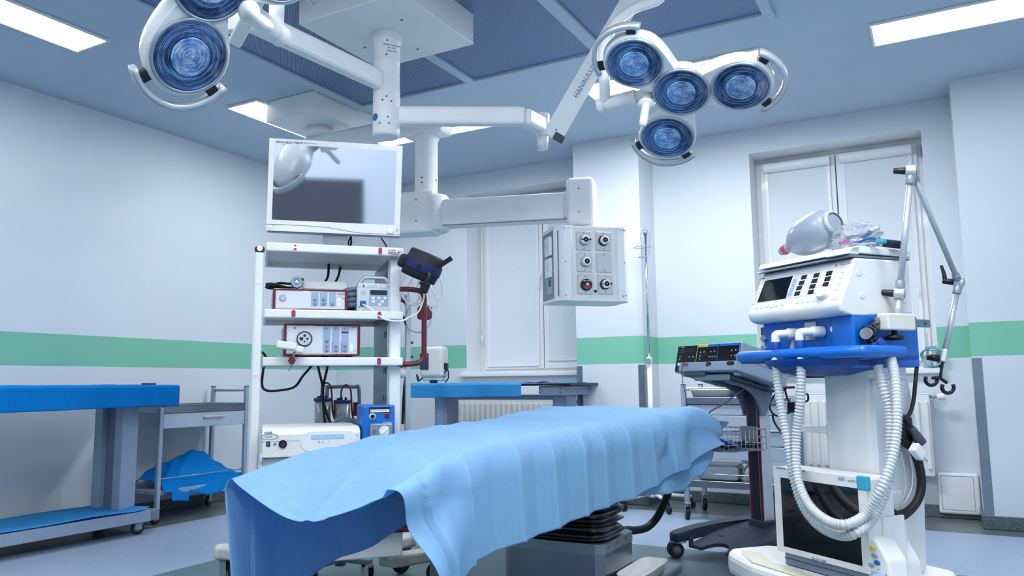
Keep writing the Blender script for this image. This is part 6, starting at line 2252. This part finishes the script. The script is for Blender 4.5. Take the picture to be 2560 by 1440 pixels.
# patient monitor in front of the column
pm2 = T('patient_monitor', 'white patient monitor with a dark screen standing on the ventilator base', 'patient monitor', vt.mw @ V((0, 0, .298)), R(-36.6))
m_ = lambda px, py, y=0: pm2.fy(px, py, y)
xa, xb = m_(1940, 1270).x, m_(2172, 1300).x
za, zb_ = .045, m_(2050, 1181).z
b = M()
sx0, sx1 = m_(1957, 1280).x, m_(2152, 1310).x
sz0, sz1 = m_(2055, 1389).z, m_(2055, 1208).z
b.box(xa, xb, .004, .13, za, zb_, .008, 2)
for q in ((xa, sx0, za, zb_), (sx1, xb, za, zb_), (sx0, sx1, za, sz0), (sx0, sx1, sz1, zb_)):
    b.box(q[0], q[1], -.004, .01, q[2], q[3])
b.obj('housing', 'white_plastic', pm2)
M().box(sx0 - .001, sx1 + .001, -.0034, .0, sz0 - .001, sz1 + .001).obj('screen', 'screen_glass', pm2)
p = m_(2050, 1403)
M().text('PHILIPS', (p.x, -.0045, p.z), X, Z, .0215, .0004, 'CENTER', bold=.0004).obj('lettering', 'ink_grey', pm2)
p = m_(2158, 1208)
M().box(p.x - .024, p.x + .022, -.007, .012, p.z - .024, p.z + .024, .004).obj('alarm_lamp', 'teal_sticker', pm2)
p = m_(2106, 1197)
M().box(p.x - .016, p.x + .014, -.0048, -.003, p.z - .006, p.z + .006).obj('model_plate', 'panel_blue_grey', pm2)
p = m_(2121, 1201)
M().text('IntelliVue', (p.x, -.0045, p.z), X, Z, .012, .0003).obj('lettering', 'ink_grey', pm2)
for a_, c_ in ((1952, 1170), (2000, 1176)):
    p = m_(a_, c_)
    M().box(p.x - .02, p.x + .03, -.0048, -.003, p.z - .004, p.z + .004).obj('light_strip', 'panel_blue_grey', pm2)
# control wing with coloured keys and knob
M().prism([(xb - .012, .0), (xb + .075, -.02), (xb + .07, .10), (xb + .03, .155), (xb + .012, .17), (xb - .012, .17)], (0, .0, 0), X, Z, -.09, .01, 3).obj('control_wing', 'white_plastic', pm2)
for i, (dx, z, mm) in enumerate(((.010, .135, 'yellow'), (.016, .112, 'grey_plastic'), (.024, .09, 'ink_blue'), (.0, .078, 'grey_plastic'))):
    M().ball((xb + dx, -.002, z), .013, 16, 8, 1, .3, .62).obj('key', mm, pm2)
kb_ = M().lathe([(.034, 0), (.034, .01), (.028, .014), (.026, .03), (.018, .036), (0, .037)], (xb + .028, .0, .028), -Y, 32).obj('trim_knob', 'grey_plastic', pm2)
for i in range(8):
    a = R(45 * i)
    M().cyl((xb + .028 + .041 * math.cos(a), .002, .028 + .041 * math.sin(a)), (xb + .028 + .041 * math.cos(a), -.002, .028 + .041 * math.sin(a)), .002, n=8).obj('index_mark', 'ink_dark', kb_)
M().box(xa + .035, xb - .01, -.0, .12, .0, .046, .004).obj('module_rack', 'mid_grey', pm2)
M().box(xa + .035, xb - .01, -.002, .002, .024, .026).obj('rack_seam', 'charcoal', pm2)

# ------------------------------------------------------------------ corrugated breathing hoses
def resample(P, step):
    out = [P[0]]
    acc = 0
    for a, c in zip(P, P[1:]):
        L = (c - a).length
        while acc + L >= step:
            t = (step - acc) / L
            a = a + (c - a) * t
            out.append(a)
            L = (c - a).length
            acc = 0
        acc += L
    return out


def corr_hose(name, label, pts, r, pitch, group):
    P = _smooth_path([V(p) for p in pts], 14)
    P = resample(P, pitch / 4)
    t = T(name, label, 'breathing hose', (0, 0, 0), group=group)
    b = M()
    n = len(P)
    b.tube(P, r, 14, 1, rfun=lambda f: r + (.0, .003, .0048, .003)[int(round(f * (n - 1))) % 4] - .0026)
    b.obj('hose_wall', 'hose_plastic', t)
    return t


def wl_(px, py, y):
    return vt.mw @ V(vt.fy(px, py, y))


def wx_(px, py, x):
    return vt.mw @ V(vt.fx(px, py, x))


e1 = vt.mw @ V((v(1938, 833, -.012).x, -.012, 1.05))
e2 = vt.mw @ V((v(1998, 833, -.012).x, -.012, 1.05))
hA = [e1, wl_(1940, 905, -.035), wl_(1950, 1000, -.045), wl_(1970, 1110, -.05), wl_(1986, 1200, -.055), wl_(2008, 1265, -.06), wl_(2045, 1312, -.062), wl_(2095, 1337, -.065), wl_(2140, 1332, -.068), wx_(2185, 1290, .56), wx_(2215, 1220, .585), wx_(2226, 1130, .585), wx_(2224, 1030, .575), wx_(2208, 970, .56), wx_(2192, 905, .535)]
hB = [e2, wl_(2003, 905, -.035), wl_(2001, 1000, -.045), wl_(1990, 1100, -.05), wl_(1994, 1195, -.075), wl_(2022, 1262, -.09), wl_(2068, 1302, -.095), wl_(2115, 1312, -.1), wx_(2165, 1285, .57), wx_(2205, 1220, .63), wx_(2234, 1130, .64), wx_(2243, 1030, .63), wx_(2238, 945, .6), wx_(2224, 885, .555)]
corr_hose('breathing_hose', 'clear corrugated hose from the left front port of the ventilator', hA, .0165, .0125, 'ventilator breathing hoses')
corr_hose('breathing_hose', 'clear corrugated hose from the right front port of the ventilator', hB, .0165, .0125, 'ventilator breathing hoses')
ye = T('y_piece', 'black Y-piece with blue cuffs joining both corrugated hoses at the ventilator side', 'hose connector', wx_(2178, 832, .515))
yo = ye.loc
pA, pB = hA[-1], hB[-1]
c = wx_(2170, 832, .515)
M().ball(yo(c), .03, 18, 12, 1, 1, .9).cyl(yo(c), yo(wx_(2188, 812, .50)), .02, n=18).obj('joint_body', 'black_gloss', ye)
M().cyl(yo(c + V((.0, -.0, 0))), yo(wx_(2164, 834, .56)), .02, n=20).obj('chrome_cap', 'chrome', ye)
for tgt in (pA, pB):
    d = tgt - c
    M().cyl(yo(c + d * .05), yo(c + d * .5), .014, n=16).obj('arm', 'black_gloss', ye)
    M().cyl(yo(c + d * .36), yo(tgt + d * .12), .0215, n=20, bev=.003).obj('hose_cuff', 'blue_dark', ye)

# ------------------------------------------------------------------ jointed hose-support arm
sa_ = T('support_arm', 'jointed metal hose support arm clamped to the right side of the ventilator', 'support arm', wx_(2240, 805, .53))
so_ = sa_.loc
P = lambda px, py, x=.53: so_(wx_(px, py, x))
sup = Z
a, c = wx_(2187, 806, .515), wx_(2323, 808, .515)
a.z = c.z = (a.z + c.z) / 2
M().bar(so_(a), so_(c), .01, .03, Z, .002).obj('rail', 'brushed_steel', sa_)
each([M().cyl(so_(p_) , so_(p_ + vt.mw.to_3x3() @ V((.007, 0, 0))), .006, n=12) for p_ in (a.lerp(c, .08), a.lerp(c, .9))], 'screw', 'dark_grey', sa_)
a2, c2 = wx_(2206, 806, .53), wx_(2275, 807, .53)
a2.z = c2.z = a.z
M().bar(so_(a2), so_(c2), .05, .062, Z, .006).obj('clamp_block', 'cream_plastic', sa_)
k = a2.lerp(c2, .4)
M().lathe([(.01, -.03), (.01, -.045), (.03, -.05), (.034, -.056), (.03, -.066), (0, -.068)], so_(k), Z, 24).obj('clamp_knob', 'black_plastic', sa_)
J0 = wx_(2243, 786, .53)
J1 = wx_(2248, 735, .53)
J2 = on_d(2278, 428, (J1 - CAM).dot(_c) + .02)
J3 = on_d(2397, 706, (J1 - CAM).dot(_c) + .34)
J4 = on_d(2362, 880, (J1 - CAM).dot(_c) + .30)
tocam = (CAM - J1).normalized()


def pole(p0, p1, r, sl0, sl1):
    d = (p1 - p0).normalized()
    M().cyl(so_(p0 + d * sl0 * .5), so_(p1 - d * sl1 * .5), r, n=16).obj('pole', 'aluminium', sa_)
    if sl0: M().cyl(so_(p0 + d * .012), so_(p0 + d * sl0), r * 1.45, n=18, bev=.002).obj('sleeve', 'grey_steel', sa_)
    if sl1: M().cyl(so_(p1 - d * sl1), so_(p1 - d * .012), r * 1.45, n=18, bev=.002).obj('sleeve', 'grey_steel', sa_)


def elbow(p, ax, lever):
    M().cyl(so_(p - ax * .018), so_(p + ax * .018), .024, n=28, bev=.004).obj('joint', 'aluminium', sa_)
    M().cyl(so_(p + ax * .018), so_(p + ax * .021), .012, n=20).obj('joint_cap', 'grey_steel', sa_)
    g = M().cyl(so_(p - ax * .018), so_(p - ax * .06), .014, .011, n=16, bev=.002).obj('lever_hub', 'black_plastic', sa_)
    if lever:
        M().tube([so_(p - ax * .05), so_(p - ax * .052 + V((0, 0, .03))), so_(p - ax * .06 + V((0, 0, .066)))], .008, 10, 4, rfun=lambda f: .010 - .004 * f).obj('lever', 'black_plastic', sa_)


axj = (CR * .84 - _c * .5 - CU * .1).normalized()
pole(J0 - Z * .02, J1, .0125, 0, .02)
pole(J1, J2, .0115, .05, .05)
pole(J2, J3, .0105, .05, .05)
pole(J3, J4, .0115, .05, 0)
elbow(J1, axj, False); elbow(J2, axj, False); elbow(J3, axj, True)
dd = (J4 - J3).normalized()
M().bar(so_(J4 - dd * .01), so_(J4 + dd * .045), .04, .022, axj, .005).obj('fork', 'aluminium', sa_)
M().cyl(so_(J4 + dd * .03 - axj * .012), so_(J4 + dd * .03 - axj * .06), .016, .012, n=16).obj('lever_hub', 'black_plastic', sa_)
M().tube([so_(J4 + dd * .03), so_(J4 + dd * .07), so_(J4 + dd * .11 + CR * .004)], .006, 10, 4).obj('clip_stem', 'black_plastic', sa_)
cc = J4 + dd * .11
for s in (-1, 1):
    ctr = cc + CR * (s * .034 - .0) - CU * (.022 + s * .016)
    pts = [so_(ctr + CR * .024 * math.cos(a) + CU * .024 * math.sin(a)) for a in [R(150 + 240 * i / 12) for i in range(13)]]
    b = M()
    for w_ in (-.007, .0, .007):
        pass
    M().tube(pts, .0075, 8, 1).obj('hose_clip', 'black_plastic', sa_)
M().tube([so_(cc - CR * .03), so_(cc), so_(cc + CR * .03 - CU * .02)], .007, 8, 3).obj('clip_bridge', 'black_plastic', sa_)

# ------------------------------------------------------------------ things lying on the ventilator
LZ = 1.498
bag = T('resuscitator_bag', 'large translucent grey resuscitator bag lying on top of the ventilator', 'resuscitator bag', vt.mw @ V((v(2035, 610, .2).x, .2, LZ)), R(-36.6))
c0 = bag.fy(1982, 642, 0); c1 = bag.fy(2082, 588, 0)
ax = (c1 - c0).normalized()
Lb = (c1 - c0).length
rb_ = .075
o_ = V((c0.x, 0, rb_ + .002)) - V((0, 0, 0))
c0.z = max(c0.z, .05)
pr = [(0, -.012), (.02, -.01), (.035, 0), (.056, .02), (.073, .05), (.079, .085), (.078, .12), (.070, .145), (.055, .16), (.045, .164), (.043, .172), (.03, .176), (0, .176)]
sc__ = Lb / .165
M().lathe([(r_ * 1.02, h_ * sc__) for r_, h_ in pr], (c0.x, .0, c0.z + .022), ax, 36).obj('bag_body', mat('silicone_grey', (176, 190, 208), .3, trans=.25, coat=.2), bag)
M().lathe([(.046, .163 * sc__), (.05, .167 * sc__), (.05, .174 * sc__), (.04, .178 * sc__)], (c0.x, 0, c0.z + .022), ax, 30).obj('neck_ring', 'milky_plastic', bag)
vv = V((c0.x, 0, c0.z + .022)) - ax * .012
M().cyl(vv - ax * .055, vv, .017, .024, n=20).obj('clear_valve', 'milky_plastic', bag)
M().cyl(vv - ax * .036, vv - ax * .012, .0225, n=20).obj('red_valve_disc', mat('valve_red', (196, 70, 116), .4), bag)
# crumpled clear bag
cp = T('plastic_bag', 'crumpled clear plastic bag with blue and pink print beside the grey resuscitator bag', 'plastic bag', vt.mw @ V((v(2132, 600, .24).x, .24, LZ)), R(-36.6))
rb2 = random.Random(4)
b = M()
bb = bmesh.new()
bmesh.ops.create_icosphere(bb, subdivisions=4, radius=1)
from mathutils import noise as mnoise
for vx in bb.verts:
    d = vx.co.normalized()
    n1_ = mnoise.noise(d * 2.3 + V((3, 1, 2))) * .22 + mnoise.noise(d * 5.1) * .16 + mnoise.noise(d * 11) * .07
    s = 1 + n1_
    vx.co = V((d.x * .118 * s, d.y * .07 * s, max(.002, .056 + d.z * .06 * s)))
for f in bb.faces: f.smooth = False
b.merge(bb)
cpm = mat('crumpled_film', (214, 226, 238), .12, spec=.8, trans=.35, alpha=.55, bump=.6, nscale=14)
nt, nn, ll, bs = nodes(cpm)
b.obj('film', cpm, cp)
M().box(-.02, .07, -.03, .0, .055, .062, .002).obj('blue_insert', 'ink_blue', cp)
M().box(-.01, .04, -.066, -.062, .03, .042, .001).obj('pink_print', 'sticker_pink', cp)
M().bar((.02, -.02, .03), (.09, 0, .07), .03, .01, Z, .003).obj('blue_insert', 'ink_blue', cp)
# patterned pouch and blue lead
po = T('patterned_pouch', 'dark patterned pouch lying at the back of the ventilator top', 'pouch', vt.mw @ V((v(2210, 612, .30).x, .30, LZ)), R(-36.6))
pmat = mat('patterned_cloth', (22, 30, 52), .7)
nt, nn, ll, bs = nodes(pmat)
tc = nn.new('ShaderNodeTexCoord'); vo = nn.new('ShaderNodeTexVoronoi'); vo.inputs['Scale'].default_value = 26
ll.new(tc.outputs['Object'], vo.inputs['Vector'])
rp = nn.new('ShaderNodeValToRGB'); rp.color_ramp.interpolation = 'CONSTANT'
rp.color_ramp.elements[0].color = L3((226, 234, 244)); rp.color_ramp.elements[1].color = L3((14, 20, 44)); rp.color_ramp.elements[1].position = .26
ll.new(vo.outputs['Distance'], rp.inputs['Fac']); ll.new(rp.outputs[0], bs.inputs['Base Color'])
M().box(-.07, .07, -.035, .035, 0, .03, .012, 3, Matrix.Translation((0, 0, .012)) @ Matrix.Rotation(R(16), 4, 'Y')).obj('pouch_body', pmat, po)
bl3 = T('blue_lead', 'blue lead with a cyan connector lying on the ventilator top beside the pouch', 'lead', vt.mw @ V((v(2200, 618, .26).x, .22, LZ)), R(-36.6))
M().tube([(-.08, -.02, .006), (-.04, -.03, .022), (.0, -.03, .032), (.03, -.025, .03), (.05, -.02, .012)], .0045, 8, 6).obj('cable_run', 'ink_blue', bl3)
M().box(.04, .075, -.035, -.01, .004, .022, .005).obj('connector', 'teal_sticker', bl3)
M().tube([(-.075, -.03, .022), (-.02, -.04, .014), (.05, -.04, .005)], .006, 8, 5).obj('grey_tube', 'grey_plastic', bl3)
M().box(-.03, .01, -.05, -.03, .0, .012, .003).obj('pale_clip', 'panel_blue_grey', bl3)

# ------------------------------------------------------------------ black cable coil behind the column and plugs
cc_ = T('cable_coil', 'thick coil of black cables hanging from the right side of the ventilator column', 'cable coil', vt.mw @ V((.5, .34, 0)), R(-36.6))
for k in range(5):
    dx, dz = .008 * (k % 3), .010 * (k // 2)
    pts = [(2243, 1078 + 4 * k), (2262, 1092 + 5 * k), (2280 + 2 * k, 1125), (2294 + 2 * k, 1165), (2300 + 2 * k, 1205), (2293 + 2 * k, 1245), (2272 + k, 1272 + 2 * k), (2245, 1284 + 3 * k), (2222, 1270)]
    M().tube([V(cc_.fx(px, py, .01 + dx)) for px, py in pts], .0105, 9, 5).obj('cable_turn', 'black_rubber', cc_)
q_ = V(cc_.fx(2252, 1078, .0)); M().box(q_.x - .03, q_.x + .03, q_.y - .03, q_.y + .04, q_.z - .05, q_.z + .06, .02, 3).obj('coil_hook', 'black_plastic', cc_)
c0_ = V(cc_.fx(2292, 918, -.02)); 
M().tube([c0_, cc_.fx(2288, 960, .0), cc_.fx(2284, 1000, .0), cc_.fx(2276, 1030, .0), cc_.fx(2262, 1052, .0)], .0075, 10, 6).obj('mains_lead', 'black_rubber', cc_)
M().tube([cc_.fx(2262, 1045, .03), cc_.fx(2274, 1060, .04), cc_.fx(2284, 1075, .05)], .007, 9, 4).obj('plug_lead', 'black_rubber', cc_)
a, c = cc_.fx(2281, 1070, .05), cc_.fx(2302, 1108, .05)
M().cyl(a, c, .012, .021, n=20, bev=.003).obj('black_plug', 'dark_grey', cc_)
a, c = cc_.fx(2283, 1116, .06), cc_.fx(2304, 1142, .06)
wpg = M().bar(a, c, .04, .03, X, .006).obj('white_plug', 'white_plastic', cc_)
d = (c - a).normalized()
each([M().cyl(c + X * s, c + X * s + d * .022, .0028, n=10) for s in (-.009, .009)], 'pin', 'chrome', wpg)
lc = T('cable_coil', 'black cable loop showing at the left edge of the ventilator column', 'cable coil', vt.mw @ V((.27, .36, 0)), R(-36.6))
for k in range(3):
    pts = [(.0 - .035 * math.sin(math.pi * i / 10) - .01 * k, .0 + .02 * k, .87 - .30 * i / 10) for i in range(11)]
    M().tube(pts, .009, 9, 3).obj('cable_turn', 'black_rubber', lc)
# thin clear leads below the coil
tl_ = T('thin_leads', 'two thin pale leads dangling beside the black cable coil', 'leads', vt.mw @ V((.52, .4, 0)), R(-36.6))
M().tube([tl_.fx(2252, 1130, 0), tl_.fx(2262, 1180, 0), tl_.fx(2264, 1220, 0), tl_.fx(2250, 1270, 0)], .0022, 6, 6).obj('lead', 'milky_plastic', tl_)
M().tube([tl_.fx(2276, 1140, 0.02), tl_.fx(2282, 1190, 0.02), tl_.fx(2278, 1225, 0.02), tl_.fx(2258, 1262, 0.02)], .0022, 6, 6).obj('lead', 'milky_plastic', tl_)

# ------------------------------------------------------------------ flow meter and tubing on the right window sill
ws_ = T('flow_meter', 'clear flow meter bottle with cyan tubing standing on the right window sill', 'flow meter', (-.12, YB - .0, W2[2] + .027))
fx_ = ws_.fy
c = fx_(2318, 880, 0)
ws_x = c.x
M().lathe([(0, 0), (.03, 0), (.034, .01), (.034, .075), (.026, .085), (.02, .09), (0, .09)], (ws_x, .02, 0), Z, 24).obj('bottle', 'jar_plastic', ws_)
M().cyl((ws_x, .02, .08), (ws_x, .02, .10), .034, n=24).obj('bottle_cap', 'milky_plastic', ws_)
M().cyl((ws_x, .02, .098), (ws_x, .02, .16), .009, n=14).obj('stem', 'chrome', ws_)
M().ball((ws_x, .012, .135), .019, 16, 10).obj('valve_body', 'chrome', ws_)
M().cyl((ws_x, .02, .135), (ws_x + .075, .02, .135), .006, n=12).obj('outlet', 'chrome', ws_)
M().cyl((ws_x, .02, .15), (ws_x, .02, .255), .012, n=16, bev=.002).obj('flow_tube', 'clear_plastic', ws_)
for k in range(4):
    pts = [(ws_x + .028 + (.062 + .006 * k) * math.cos(a), -.025 - .006 * k, .08 + (.078 - .004 * k) * math.sin(a)) for a in [R(200 - 290 * i / 20 - 12 * k) for i in range(21)]]
    M().tube(pts, .005, 8, 2).obj('tubing', 'cyan_tube', ws_)
M().box(ws_x + .05, ws_x + .085, .0, .05, 0, .05, .004).obj('wall_bracket', 'jar_plastic', ws_)
